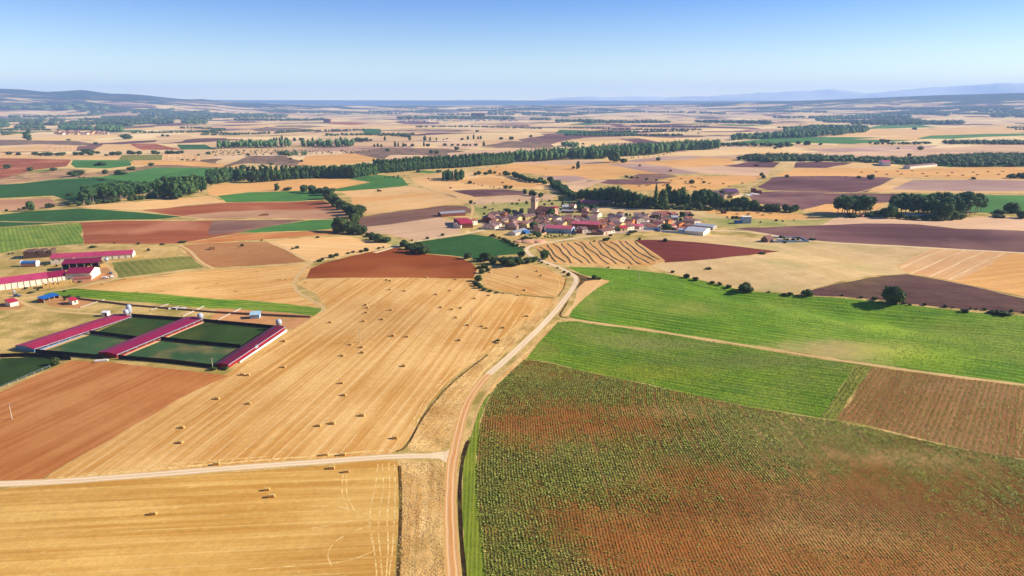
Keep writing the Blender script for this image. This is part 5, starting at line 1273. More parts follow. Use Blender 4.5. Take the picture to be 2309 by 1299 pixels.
# pasture shrubs above the village
for x, y, w in [(1046,482,8),(1094,470,8),(1111,473,6),(1125,478,5),(1103,474,4),(1171,453,5),(1155,461,6),(1166,461,7),(1112,459,4),(1187,456,5),(1188,460,7),(1221,455,4),(1239,455,7),(1228,463,7),(1245,462,8),(1070,460,5),(1222,450,3),(1265,475,6),(1280,470,6),(1685,494,6),(1640,491,5),(1750,499,7),(1715,502,5),(1765,500,5),(1790,497,3),(1500,545,12),(1442,541,8)]:
    T(x, y, 'bush', w, w * .7, 'small bush on the pale green pasture around the village', 'pasture bushes around the village', False)
for x, y, w, h, k, lb in [(1147,481,15,12,'oak','dark round tree above the hip roofed house left of the church'),(1160,482,12,10,'oak','second dark tree left of the church'),(1176,481,12,12,'broad','grey green tree just left of the church tower'),
        (1202,515,20,16,'broad','large tree in the middle of the village below the church'),(1214,536,14,13,'broad','tree on the village edge left of the long pink roof'),(1206,530,12,9,'broad','smaller tree behind the edge tree by the pink roof'),
        (1211,489,10,10,'oak','dark tree in front of the church nave'),(1225,489,8,8,'oak','small dark tree right of the church door'),(1243,491,18,22,'broad','tallest tree beside the church, right of the nave'),
        (1253,494,11,11,'sapling','yellow green tree beside the tallest village tree'),(1259,496,10,12,'broad','dark tree behind the yellow green one'),(1269,466,9,15,'cypress','dark upright tree above the village, left of the pink barn'),
        (1266,452,15,10,'oak','dark tree on the pasture edge behind the church'),(1207,451,12,8,'oak','dark bushy tree on the pasture behind the church tower'),(1296,497,6,13,'cypress','thin dark cypress between the village roofs'),
        (1310,478,20,20,'oak','dark tree below the pink roofed barn'),(1290,476,14,12,'oak','dark tree beside the white house above the village'),(1337,474,18,14,'broad','light green tree under the right end of the pink barn'),
        (1359,503,17,9,'broad','low garden tree in the middle of the village'),(1399,487,15,10,'oak','round dark tree on the upper village edge'),(1412,488,9,8,'broad','small tree right of the round dark one'),
        (1420,489,7,7,'sapling','small upright tree on the upper village edge'),(1384,487,5,6,'sapling','tiny tree on the upper village edge'),(1448,484,13,6,'oak','flat dark tree above the white houses'),(1460,485,7,4,'oak','small flat tree beside the flat dark one'),
        (1484,497,9,13,'cypress','dark tree before the long mauve roof'),(1474,495,8,9,'oak','dark tree left of the long mauve roof'),(1504,517,26,13,'broad','wide tree before the orange walled house'),(1538,489,13,13,'oak','dark tree at the right end of the upper village'),
        (1558,489,12,9,'oak','second dark tree at the right end of the village'),(1534,498,7,8,'oak','small dark tree behind the mauve roofed row'),(1394,521,9,11,'oak','dark tree between the white walled houses'),(1335,521,9,6,'broad','green shrub beside the big red roof'),
        (1172,493,14,9,'broad','green garden tree below the church left'),(1178,497,8,8,'oak','dark garden tree below the church left'),(1190,536,1,1,'bush','x'),(1652,494,8,8,'oak','left of three small trees by the blue and white shed'),(1660,494,10,8,'oak','middle of three small trees by the blue and white shed'),(1668,494,7,5,'oak','right of three small trees by the blue and white shed'),
        (1763,544,14,14,'oak','left dark tree over the cemetery wall'),(1788,543,9,7,'oak','middle dark tree in the cemetery'),(1799,541,9,7,'oak','right dark tree in the cemetery'),(1775,545,9,8,'oak','small dark tree beside the left cemetery tree'),
        (1092,484,6,5,'bush','bush by the garden plot left of the village'),(1140,476,10,7,'oak','dark bush above the orange house')]:
    if w > 2: T(x, y, k, w, h, lb)
for x, y in [(1229,537),(1236,532),(1235,538),(1243,535),(1249,536),(1254,537),(1262,535),(1268,533),(1283,534),(1291,533),(1175,532),(1195,534),(1184,537),(1262,526),(1250,527),(1296,532)]:
    T(x, y, 'sapling', 5.2, 6, 'young tree planted on the grass below the long pink roof', 'young trees on the village green')
for x, y, w, h in [(1180,540,12,6),(1188,538,10,5),(1196,540,9,4),(1365,543,13,7),(1372,540,9,5),(1423,525,14,5),(1430,524,9,5),(1417,530,12,4),(1434,523,8,4),(1340,545,6,3)]:
    T(x, y, 'bush', w, h, 'garden bush on the rough grass before the village', 'bushes before the village')
for x, y, w, h in [(187,580,1,1),(312,551,8,5),(258,549,4,3),(210,558,16,4),(335,566,7,7),(366,552,12,3),(412,547,18,4),(20,574,5,4),(29,573,5,4),(58,652,8,5),(70,661,14,4),(146,658,8,4),(146,677,6,5),(104,599,8,7),(128,601,5,5),(180,637,8,4),(86,655,6,5)]:
    if w > 2: T(x, y, 'bush', w, h, 'dry bush around the farm sheds at the left', 'bushes around the farm sheds')

# hedges, copses and tree lines scattered across the far plain: one mass
def far_lines():
    r = np.random.default_rng(77); X = []; Y = []; 
    for i in range(62):
        py = 247 + 62 * r.random() ** 1.5; px = r.uniform(-60, 2380); n = int(r.integers(20, 90)); slope = r.uniform(-.05, .05)
        x0, y0 = P(px, py); d = y0; step = max(10, d * .0035); ang = r.uniform(-.5, .5); bend = r.uniform(-.04, .04)
        x, y = x0, y0
        for k in range(n):
            ang += bend; x += cos(ang) * step * r.uniform(.3, 1.1); y += sin(ang) * step * r.uniform(.3, 1.1)
            X.append(x + r.normal() * step * .3); Y.append(y + r.normal() * step * 1.8 * abs(sin(k * .07 + i)))
    return np.array(X), np.array(Y)
X, Y = far_lines()
d_ = np.sqrt(X * X + Y * Y); nr = d_ < 5000
wood_mass('far_hedges', X[nr], Y[nr], 15, 10, FO, 'dark hedges and copses dotted across the far plain', seed=5, nl=14)
wood_mass('far_copses', X[~nr], Y[~nr], 50, 24, FO, 'hazy lines of trees farthest off on the plain', seed=6, nl=10)
# ================================================================== BUILDINGS
def RC(*c, k=.92): return C(*c, k=k)
R_PINK = paint_mat('pink_metal_roof', RC(214, 104, 124), .55, .08, .1, ribs=1.0, c2=RC(196, 88, 108))
R_FARM = paint_mat('faded_magenta_roof', RC(198, 70, 112), .55, .12, .25, ribs=1.0, c2=RC(172, 58, 96))
R_MAG = paint_mat('magenta_metal_roof', RC(150, 26, 68), .5, .08, .1, ribs=1.0, c2=RC(140, 30, 72))
R_RED = paint_mat('red_metal_roof', RC(206, 54, 76), .55, .08, .1, ribs=.9)
R_MAUVE = paint_mat('old_tile_roof', RC(158, 120, 116), .9, .35, .9, ribs=.5, c2=RC(120, 92, 94), bump=.5)
R_BROWN = paint_mat('brown_tile_roof', RC(148, 98, 86), .9, .35, .9, ribs=.5, c2=RC(108, 72, 72), bump=.5)
R_REDT = paint_mat('red_tile_roof', RC(178, 104, 88), .9, .3, .9, ribs=.5, c2=RC(140, 78, 70), bump=.5)
R_GREY = paint_mat('fibre_cement_roof', RC(168, 166, 176), .85, .2, .5, ribs=.8, c2=RC(140, 138, 150))
R_LGREY = paint_mat('pale_sheet_roof', RC(196, 200, 208), .7, .15, .4, ribs=.8, c2=RC(172, 176, 188))
R_WOOD = paint_mat('rusty_sheet_roof', RC(130, 84, 62), .9, .3, .7, ribs=.8)
R_BLUE = paint_mat('blue_tarp_roof', RC(36, 104, 190), .5, .1, .4)
R_SKYB = paint_mat('light_blue_roof', RC(180, 216, 236), .5, .1, .4)
W_WHITE = paint_mat('whitewashed_wall', RC(255, 244, 226, k=1.0), .9, .08, .5, c2=RC(228, 210, 190))
W_CREAM = paint_mat('cream_wall', RC(244, 214, 150), .9, .1, .5, c2=RC(226, 188, 124))
W_ORANGE = paint_mat('orange_wall', RC(240, 150, 84), .9, .1, .5, c2=RC(222, 130, 72))
W_STONE = paint_mat('stone_wall', RC(204, 172, 140), .95, .25, 1.2, c2=RC(160, 132, 110), bump=.6)
W_DARK = paint_mat('dark_stone_wall', RC(150, 120, 104), .95, .25, 1.2, c2=RC(120, 96, 86), bump=.6)
W_PINK = paint_mat('pink_wall', RC(232, 172, 150), .9, .12, .6)
W_RED = paint_mat('red_metal_wall', RC(160, 30, 44), .6, .1, .3, ribs=.6)
W_BRICK = paint_mat('brown_brick_wall', RC(160, 96, 76), .95, .2, 1.4, c2=RC(130, 74, 60))
W_LBLUE = paint_mat('pale_blue_wall', RC(176, 206, 236), .8, .08, .4)
W_BLUE = paint_mat('blue_sheet', RC(70, 130, 200), .6, .1, .4)
W_GREYW = paint_mat('concrete_wall', RC(196, 186, 178), .95, .15, .8)
GLASS = paint_mat('dark_window_glass', (0.03, 0.035, 0.05), .25, .05, .5, spec=.5)
DOORM = paint_mat('door_paint', RC(110, 62, 50), .7, .1, .8)
DOORR = paint_mat('red_door_paint', RC(206, 60, 60), .7, .1, .8)
INNER = paint_mat('shed_interior', RC(90, 64, 50), .95, .2, .6)
METAL = paint_mat('galvanised_metal', RC(190, 200, 220), .45, .1, .5, spec=.4)
STONEY = paint_mat('tower_stone', RC(236, 202, 168), .95, .2, .7, c2=RC(210, 172, 142), bump=.6)
WHITEM = paint_mat('white_paint', RC(244, 244, 244), .6, .05, .5)
EARTH = paint_mat('pink_earth', RC(226, 166, 128), .95, .2, .8)
NETM = paint_mat('dark_fence_net', (0.022, 0.020, 0.024), .9, .3, .6)
CONC = paint_mat('concrete_pole', RC(214, 200, 180), .9, .1, 1.0)
STRAWM = paint_mat('straw_bale', RC(232, 194, 126, k=.85), .95, .25, 2.2, c2=RC(212, 168, 92), bump=.8)
OLDSTRAW = paint_mat('weathered_bales', RC(120, 92, 78), .95, .35, 1.6, c2=RC(92, 68, 58), bump=.9)
BROWNSTRAW = paint_mat('brown_bale', RC(150, 104, 66), .95, .25, 2.0, c2=RC(120, 84, 56), bump=.8)
DARKM = paint_mat('dark_rubber', (0.02, 0.02, 0.02), .8, .1, 1)
CARB = paint_mat('blue_grey_car_paint', (0.07, 0.10, 0.17), .3, .03, .5, spec=.6)
CARW = paint_mat('white_car_paint', (0.75, 0.76, 0.78), .3, .03, .5, spec=.6)

def building(name, label, cat, A, B, w, h, rise, roof, wall, kind='gable', over=0.35, wins=None, chim=0, door=None, group=None, open_front=False, bays=0, z_off=0.0, frontmat=None, ab=None):
    """A,B: foot of the wall we see, left and right end, as photo pixels; w: depth behind it (m); h: eaves, rise: ridge above eaves"""
    a, b = (np.array(ab[0]), np.array(ab[1])) if ab else (np.array(P(*A)), np.array(P(*B)))
    L = float(np.linalg.norm(b - a)); ang = atan2(b[1] - a[1], b[0] - a[0])
    z = min(float(hgt(*a)), float(hgt(*b))) + z_off
    e = empty(name, (a[0], a[1], z), ang); tag(e, label, cat, group)
    z0 = -1.2
    t = 0.12
    R_ = MB(); Wl = MB()
    hh = h
    if kind == 'gable':        # ridge parallel to AB
        if open_front:
            Wl.box(0, w - .15, z0, L, w, h); 
            Wl.add([(0,0.6,z0),(0.15,0.6,z0),(0.15,w-.15,z0),(0,w-.15,z0),(0,0.6,h),(0.15,0.6,h),(0.15,w-.15,h),(0,w-.15,h)],[(0,3,2,1),(4,5,6,7),(0,1,5,4),(1,2,6,5),(2,3,7,6),(3,0,4,7)])
            Wl.box(L-.15, 0.6, z0, L, w-.15, h)
        else:
            Wl.add([(0,0,z0),(0,w,z0),(0,w,h),(0,w/2,h+rise),(0,0,h),(L,0,z0),(L,w,z0),(L,w,h),(L,w/2,h+rise),(L,0,h)],
                   [(0,1,2,3,4)[::-1],(5,6,7,8,9),(0,5,9,4),(1,2,7,6),(0,1,6,5)])
        s = rise / (w / 2); o = over; y0, y1 = -o, w + o; ze = h - s * o
        R_.add([(-o,y0,ze),(-o,w/2,h+rise),(-o,y1,ze),(L+o,y0,ze),(L+o,w/2,h+rise),(L+o,y1,ze),
                (-o,y0,ze+t),(-o,w/2,h+rise+t),(-o,y1,ze+t),(L+o,y0,ze+t),(L+o,w/2,h+rise+t),(L+o,y1,ze+t)],
               [(0,1,4,3),(1,2,5,4),(6,9,10,7),(7,10,11,8),(0,3,9,6),(2,8,11,5),(0,6,7,1),(1,7,8,2),(3,4,10,9),(4,5,11,10)])
        rz = h + rise; ry = w / 2; rx = L * .3
    elif kind == 'cross':      # gable end faces us
        Wl.add([(0,0,z0),(L,0,z0),(L,0,h),(L/2,0,h+rise),(0,0,h),(0,w,z0),(L,w,z0),(L,w,h),(L/2,w,h+rise),(0,w,h)],
               [(0,1,2,3,4),(5,6,7,8,9)[::-1],(1,6,7,2),(0,4,9,5),(0,5,6,1)])
        s = rise / (L / 2); o = over; x0, x1 = -o, L + o; ze = h - s * o
        R_.add([(x0,-o,ze),(L/2,-o,h+rise),(x1,-o,ze),(x0,w+o,ze),(L/2,w+o,h+rise),(x1,w+o,ze),
                (x0,-o,ze+t),(L/2,-o,h+rise+t),(x1,-o,ze+t),(x0,w+o,ze+t),(L/2,w+o,h+rise+t),(x1,w+o,ze+t)],
               [(0,3,4,1),(1,4,5,2),(6,7,10,9),(7,8,11,10),(0,1,7,6),(1,2,8,7),(3,9,10,4),(4,10,11,5),(0,6,9,3),(2,5,11,8)])
        rz = h + rise; ry = w * .4; rx = L / 2
    elif kind == 'hip':
        Wl.box(0, 0, z0, L, w, h); o = over; m = min(L, w) / 2
        if L >= w: r0, r1 = (m, w/2), (L - m, w/2)
        else: r0, r1 = (L/2, m), (L/2, w - m)
        R_.add([(-o,-o,h),(L+o,-o,h),(L+o,w+o,h),(-o,w+o,h),(r0[0],r0[1],h+rise),(r1[0]+.01,r1[1]+.01,h+rise)],
               [(0,3,2,1),(0,1,5,4),(1,2,5),(2,3,4,5),(3,0,4)] if L >= w else [(0,3,2,1),(0,1,4),(1,2,5,4),(2,3,5),(3,0,4,5)])
        rz = h + rise; rx, ry = (r0[0] + r1[0]) / 2, (r0[1] + r1[1]) / 2
    elif kind in ('mono', 'monoup'):
        d = rise
        zf, zb = (h, h + d) if kind == 'mono' else (h + d, h)
        if open_front:
            Wl.box(0, w - .15, z0, L, w, min(zb, zf)); Wl.box(0, .3, z0, .15, w - .15, min(zf, zb)); Wl.box(L - .15, .3, z0, L, w - .15, min(zf, zb))
        else:
            Wl.add([(0,0,z0),(L,0,z0),(L,w,z0),(0,w,z0),(0,0,zf),(L,0,zf),(L,w,zb),(0,w,zb)],
                   [(0,3,2,1),(4,5,6,7),(0,1,5,4),(1,2,6,5),(2,3,7,6),(3,0,4,7)])
        s = (zb - zf) / w; o = over
        q = [(-o,-o,zf - s*o),(L+o,-o,zf - s*o),(L+o,w+o,zb + s*o),(-o,w+o,zb + s*o)]
        R_.add([(x,y,zz+.02) for x,y,zz in q] + [(x,y,zz+t+.02) for x,y,zz in q], [(0,3,2,1),(4,5,6,7),(0,1,5,4),(1,2,6,5),(2,3,7,6),(3,0,4,7)])
        rz = (zf + zb) / 2; rx = L * .3; ry = w / 2
    wo = Wl.build('wall', wall, e); ro = R_.build('roof', roof, e)
    if chim:
        for i in range(chim):
            cx = rx + (i - (chim - 1) / 2) * min(3.0, L * .3)
            MB().box(cx - .3, ry - .3, rz - .7, cx + .3, ry + .3, rz + .9).build('chimney', W_WHITE, ro)
    # openings
    def opening(nm, x, y, z, ww, hw, side, mt):
        m = MB()
        if side == 'f': m.box(x - ww/2, -.05, z, x + ww/2, .05, z + hw)
        elif side == 'r': m.box(L - .05, y - ww/2, z, L + .05, y + ww/2, z + hw)
        elif side == 'l': m.box(-.05, y - ww/2, z, .05, y + ww/2, z + hw)
        return m.build(nm, mt, e)
    if wins is None: wins = 'fr' if L < 30 else 'f'
    zz = 1.1 if h < 4.2 else h - 1.9
    if 'f' in wins and not open_front:
        n = max(1, min(6, int(L / 3.6)))
        for i in range(n): opening('window', L * (i + .5) / n, 0, zz, .95, 1.1, 'f', GLASS)
    if 'r' in wins and not open_front:
        n = max(1, min(4, int(w / 3.6)))
        for i in range(n): opening('window', 0, w * (i + .5) / n, zz, .95, 1.1, 'r', GLASS)
    if door:
        side, f_, mt = door
        if side == 'f': opening('door', L * f_, 0, 0, 1.3 if L < 30 else 3.0, 2.1 if L < 30 else 2.8, 'f', mt)
        else: opening('door', 0, w * f_, 0, 1.6, 2.2, 'r', mt)
    if bays:
        for i in range(bays + 1):
            MB().box(L * i / bays - .12, -.25, -1, L * i / bays + .12, .02, h - .1).build('post', W_GREYW, e)
    return e, L

def Z1(X, Y): return (1130 + X / 11.545, 450 + Y / 11.545)
def Z2(X, Y): return (1330 + X / 11.545, 450 + Y / 11.545)
HB = []
def H(label, A, B, w, h, rise, roof, wall, kind='gable', name='house', cat='house', **kw):
    if name == 'house': h *= .88
    building(name, label, cat, A, B, w, h, rise, roof, wall, kind, **kw)

# ---- village, left part
H('long low barn with grey roof and dark brick walls above the red roofed barn', (994.7,489), (1050,486.5), 11, 4.0, 1.4, R_GREY, W_BRICK, 'gable', 'barn', 'barn', wins='', door=('f',.5,DOORM))
H('barn with bright red roof and brown gable left of the village', (1023,502), (1038.5,514.5), 13, 4.6, 1.5, R_RED, W_BRICK, 'cross', 'barn', 'barn', wins='')
H('white walled lean-to with brown roof joined to the red roofed barn', (1039,515), (1064.5,508.5), 9, 3.4, 1.2, R_MAUVE, W_WHITE, 'mono', 'shed', 'shed', wins='f')
H('white box shaped house right of the red roofed barn', (1065,508), (1077,506.5), 10, 5.2, .7, R_REDT, W_WHITE, 'gable', chim=1)
H('barn with wide rust brown gable facing the camera at the village left', (1085,502), (1113.5,502.5), 22, 3.2, 3.6, R_BROWN, R_WOOD, 'cross', 'barn', 'barn', wins='')
H('long white house with mauve hip roof at the village left corner', (1086.5,517), (1116,518.5), 13, 3.4, 2.4, R_MAUVE, W_WHITE, 'hip', chim=1, door=('f',.3,DOORM))
H('small house with mauve roof right of the long white corner house', (1117,516), (1131,509.5), 9, 3.4, 1.4, R_MAUVE, W_WHITE)
H('house with large brown pyramid roof beside the small grey roofed one', Z1(140,790), Z1(405,800), 13, 3.2, 4.2, R_MAUVE, W_STONE, 'hip', chim=1)
H('row of pale yellow walls with red tiled roof behind the pyramid roof', Z1(410,745), Z1(650,700), 8, 3.6, 1.6, R_REDT, W_CREAM, chim=1)
H('brown roofed house with cream end left of the large village tree', Z1(650,750), Z1(730,705), 10, 4.5, 1.6, R_BROWN, W_CREAM, chim=1)
H('small white house with flat grey gabled roof and red door at the village edge', Z1(380,940), Z1(680,850), 8.5, 3.0, 1.3, R_GREY, W_WHITE, 'gable', door=('f',.28,DOORR), wins='f')
H('small blue shed right of the white house with the red door', Z1(640,905), Z1(750,885), 5, 2.4, .5, W_BLUE, W_BLUE, 'mono', 'shed', 'shed', wins='')
H('dark brown roof house between the blue shed and the pink walls', Z1(840,790), Z1(1030,790), 8, 3.0, 1.4, R_BROWN, W_DARK)
H('narrow pink walled house left end of the long pink roof', Z1(1030,870), Z1(1130,810), 7, 5.0, 1.4, R_MAUVE, W_PINK)
H('long warehouse with rounded pink roof and blue white wall at the village front', Z1(1145,855), Z1(1830,885), 14, 4.6, 2.0, R_PINK, W_LBLUE, 'gable', 'warehouse', 'warehouse', wins='', door=('f',.7,DOORM))
H('house with mauve roof and cream right end behind the pink warehouse', Z1(1410,700), Z1(1595,720), 13, 4.0, 1.9, R_MAUVE, W_CREAM, 'gable', wins='r')
H('cream house directly below the church tower', Z1(640,545), Z1(910,510), 9, 5.0, 1.6, R_MAUVE, W_CREAM, chim=1)
H('mauve roofed house left of the cream house below the church', Z1(420,500), Z1(640,520), 12, 3.6, 1.8, R_MAUVE, W_STONE, chim=1)
H('mauve roofed house farthest back left of the church tower', Z1(350,440), Z1(560,430), 10, 3.4, 1.6, R_MAUVE, W_STONE)
H('orange walled house with brown roof at the upper left of the village', Z1(0,470), Z1(110,475), 10, 5.2, 1.6, R_BROWN, W_ORANGE, chim=1)
H('orange house end with chimney right of the larger orange house', Z1(110,470), Z1(215,460), 9, 4.0, 1.4, R_BROWN, W_PINK, chim=1)
H('mauve roofed barn above the village left of the orange houses', (1103,489), (1128,491), 12, 4.0, 1.6, R_MAUVE, W_DARK, 'gable', 'barn', 'barn')
H('mauve roofed house between the barn gable and the orange houses', (1112,497), (1131,501), 11, 3.8, 1.6, R_MAUVE, W_STONE, chim=1)
H('low cream walled house left of the brown pyramid roof', Z1(90,635), Z1(210,590), 9, 3.0, 1.5, R_MAUVE, W_CREAM)
H('house with broad dark brown roof right of the large village tree', Z1(830,620), Z1(960,650), 14, 3.6, 2.0, R_MAUVE, W_DARK)
H('cream fronted house under the broad brown roof in the village centre', Z1(960,650), Z1(1085,615), 9, 3.6, 1.6, R_BROWN, W_CREAM)
H('brown roofed house with white corner in the village centre', Z1(1110,640), Z1(1290,620), 12, 3.8, 1.8, R_BROWN, W_WHITE, 'hip', chim=1)
H('mauve roofed house with white gable right of the village centre', Z1(1290,560), Z1(1410,590), 12, 4.0, 1.9, R_MAUVE, W_WHITE, 'gable', wins='r')
H('long pinkish roofed house right of the church garden', Z1(1150,510), Z1(1380,525), 10, 3.6, 1.5, R_MAUVE, W_PINK, chim=1)
H('mauve roofed house with several chimneys below the church nave', Z1(950,545), Z1(1140,540), 11, 3.8, 1.8, R_BROWN, W_STONE, chim=2)
H('grey house with pale gable in the middle back of the village', Z1(1550,560), Z1(1740,560), 11, 3.4, 2.0, R_MAUVE, W_GREYW, 'gable', chim=1)
H('brown roofed house behind the dark cypress', Z1(1740,530), Z1(1860,525), 9, 4.2, 1.5, R_BROWN, W_WHITE, chim=1)
H('small orange fronted house right of the dark cypress', Z1(1960,525), Z1(2080,520), 8, 3.4, 1.3, R_BROWN, W_ORANGE)
H('dark mauve roof house above the big red roof', Z1(1900,600), Z1(2110,610), 12, 3.6, 1.8, R_MAUVE, W_DARK)
H('dark brown roofed house at the village centre back', Z1(2080,470), Z1(2240,480), 10, 3.6, 1.6, R_BROWN, W_DARK)
H('big hall with pale red roof and dark front beside the pink warehouse', Z1(1830,770), Z1(2540,790), 15, 5.5, 1.8, R_PINK, W_BRICK, 'gable', 'hall', 'hall', wins='', door=('f',.12,DOORR))
H('brown fronted house with roof mauve standing before the big hall', Z1(1955,880), Z1(2110,885), 13, 4.6, 1.6, R_MAUVE, W_BRICK, 'gable', wins='r')
H('white house adjoining the brown fronted house before the hall', Z1(2115,885), Z1(2255,870), 9, 4.6, 1.5, R_MAUVE, W_WHITE, wins='f')
H('red roofed white house behind the church', Z1(1390,290), Z1(1500,285), 12, 3.6, 1.5, R_RED, W_WHITE)
H('pale grey roofed shed above the village behind the church', Z1(1590,250), Z1(1790,255), 12, 3.2, 1.4, R_LGREY, W_GREYW, 'gable', 'shed', 'shed')
H('white house with red roof and gable among trees above the village', Z1(1790,255), Z1(1900,260), 14, 4.5, 1.8, R_REDT, W_WHITE, 'gable', chim=1)
H('cream cottage below the white house with the red roof', Z1(1910,340), Z1(2040,330), 9, 3.4, 1.4, R_MAUVE, W_CREAM)
H('long low dark wall house with blue grey roof above the village', Z1(1560,350), Z1(1880,360), 7, 2.6, 1.0, R_GREY, W_DARK, 'gable', 'shed', 'shed')
H('stone cottage with lit gable below the church trees', Z1(1480,420), Z1(1550,415), 7, 3.0, 1.2, R_MAUVE, W_CREAM)
H('stone hut with chimney right of the white house above the village', Z1(2225,350), Z1(2290,330), 7, 5.5, .9, R_MAUVE, W_PINK, chim=1)
# ---- village, right part
H('pink roofed barn with pale stripes above the village before the poplars', (1308,462.5), (1351,464), 13, 4.4, 1.7, R_PINK, W_DARK, 'gable', 'barn', 'barn', wins='')
H('mauve roofed barn with pale gable right of the pink roofed barn', Z2(310,165), Z2(600,160), 12, 4.2, 1.8, R_MAUVE, W_STONE, 'gable', 'barn', 'barn', wins='')
H('ruined pink walls at the end of the barns above the village', Z2(750,142), Z2(1000,145), 5, 2.0, .3, EARTH, W_PINK, 'mono', 'ruin', 'ruin', wins='')
H('mauve roofed house with white gable at the top of the village hill', Z2(40,365), Z2(190,372), 12, 4.0, 1.8, R_MAUVE, W_WHITE, 'gable', wins='r')
H('brown roofed house with white gable below the hilltop house', Z2(50,450), Z2(200,465), 12, 3.8, 1.7, R_BROWN, W_WHITE, 'gable', wins='r', chim=1)
H('large mauve roofed house with white right gable in the village', Z2(0,590), Z2(190,590), 14, 4.2, 2.4, R_MAUVE, W_WHITE, 'gable', wins='r')
H('dark roofed house beside the low garden tree', Z2(390,590), Z2(560,620), 13, 4.6, 2.0, R_MAUVE, W_DARK, 'gable')
H('brown roof house with white wall corner by the pink hall', Z2(0,690), Z2(130,670), 9, 3.6, 1.6, R_BROWN, W_WHITE)
H('small mauve roofed house right of the white corner house', Z2(140,680), Z2(275,660), 9, 3.4, 1.5, R_BROWN, W_PINK)
H('orange walled house in the village front centre', Z2(330,770), Z2(510,730), 9, 4.0, 1.6, R_BROWN, W_ORANGE)
H('low dark fronted house with red roof on the village front road', Z2(40,915), Z2(360,920), 11, 3.0, 1.6, R_REDT, W_DARK, 'hip', wins='')
H('long white wall house with brown red roof and red door on the village front', Z2(360,920), Z2(650,865), 10, 3.6, 2.0, R_BROWN, W_WHITE, 'gable', wins='f', door=('f',.25,DOORR), chim=1)
H('white end house with brown roof behind the long white wall house', Z2(600,800), Z2(720,770), 9, 3.6, 1.5, R_BROWN, W_WHITE)
H('pale pink wall house with red porch roof at the village front', Z2(800,820), Z2(985,810), 9, 3.4, 1.5, R_RED, W_CREAM, 'gable', door=('f',.45,DOORM))
H('white long house with brown roof right of the red porch', Z2(985,800), Z2(1155,775), 9, 3.8, 1.5, R_BROWN, W_WHITE)
H('stone walled house with pink roof and white end at the village front', Z2(1150,770), Z2(1285,775), 12, 3.6, 1.4, R_PINK, W_STONE, 'gable', wins='')
H('white end bay with arched doors right of the stone walled house', Z2(1285,775), Z2(1410,770), 10, 3.6, 1.3, R_PINK, W_WHITE)
H('white gabled house with four windows in the village middle right', Z2(770,600), Z2(960,580), 14, 5.2, 2.4, R_MAUVE, W_WHITE, 'cross', wins='f')
H('lilac grey roofed house left of the white gable with windows', Z2(590,530), Z2(770,560), 12, 4.4, 2.0, R_GREY, W_GREYW, 'gable')
H('mauve roofed house below the lilac grey roof', Z2(560,650), Z2(780,650), 12, 3.6, 2.0, R_MAUVE, W_WHITE, 'gable', chim=1)
H('cream gable house with pinkish roof in the village front middle', Z2(800,710), Z2(930,690), 9, 3.4, 1.3, R_MAUVE, W_CREAM, 'cross')
H('brown roofed house with orange right end', Z2(900,640), Z2(1100,660), 13, 3.8, 2.0, R_BROWN, W_ORANGE, 'gable', wins='r', chim=1)
H('small red roofed house with white front before the orange end', Z2(1000,690), Z2(1120,680), 7, 3.0, 1.2, R_REDT, W_WHITE)
H('tall white end house with mauve roof at the village right', Z2(1090,590), Z2(1225,635), 12, 5.4, 1.9, R_MAUVE, W_WHITE, 'gable', wins='r', chim=1)
H('highest white house with mauve roof at the village right back', Z2(1330,590), Z2(1395,590), 14, 5.8, 2.0, R_MAUVE, W_WHITE, 'gable', wins='r', chim=1)
H('low stone wall house with tan roof right of the highest white house', Z2(1530,600), Z2(1700,600), 11, 3.4, 1.0, R_MAUVE, W_STONE, 'gable', wins='')
H('long mauve and red roofed barn at the upper right of the village', Z2(1600,480), Z2(1800,490), 12, 4.0, 1.8, R_MAUVE, W_DARK, 'gable', 'barn', 'barn', wins='')
H('long dark red roofed barn beside the mauve one at the upper right', Z2(1800,470), Z2(2090,430), 12, 4.2, 1.8, R_REDT, W_DARK, 'gable', 'barn', 'barn', wins='')
H('purple red roofed house at the end of the upper right barns', Z2(2150,470), Z2(2290,450), 12, 4.0, 1.8, R_REDT, W_DARK, 'gable')
H('dark brown roofed barn in the right middle of the village', Z2(1880,640), Z2(2040,640), 13, 4.6, 1.8, R_BROWN, W_DARK, 'gable', 'barn', 'barn')
H('pale walled shed with light roof behind the orange walls', Z2(2130,540), Z2(2300,540), 9, 3.2, .8, R_LGREY, W_GREYW, 'mono', 'shed', 'shed')
H('small orange walled house right of the dark brown barn', Z2(2030,630), Z2(2150,600), 8, 3.6, 1.3, R_BROWN, W_ORANGE)
H('white fronted house with brown red roof beside the blue yard wall', Z2(1600,700), Z2(1770,750), 12, 4.0, 1.8, R_REDT, W_WHITE, 'gable', wins='fr')
H('brown roofed house with orange wall at the village right end', (1519,512), (1531,514), 12, 4.2, 1.8, R_BROWN, W_ORANGE, 'gable', wins='r')
H('small red roofed white house before the orange wall at the right end', (1514,517), (1529,513), 8, 3.0, 1.3, R_REDT, W_WHITE)
H('low red roofed shed between the houses and the grey farm sheds', (1524,520), (1548,519), 7, 2.4, .9, R_REDT, W_DARK, 'gable', 'shed', 'shed', wins='')
H('long house with mauve roof and white right end at the village right', (1541,506), (1565,507.5), 12, 4.4, 1.8, R_MAUVE, W_STONE, 'gable', wins='r', chim=1)
H('short house with mauve roof and pale end before the grey farm sheds', (1563,507), (1579,504), 9, 4.0, 1.4, R_MAUVE, W_WHITE)
H('long grey roofed farm shed at the back of the farm on the right edge', (1564,514), (1607,519), 12, 3.2, 1.4, R_LGREY, W_GREYW, 'gable', 'farm_shed', 'shed', wins='')
H('brown roofed farm shed in the middle of the farm on the right edge', (1551,520), (1594,523), 10, 3.2, 1.4, R_BROWN, W_DARK, 'gable', 'farm_shed', 'shed', wins='')
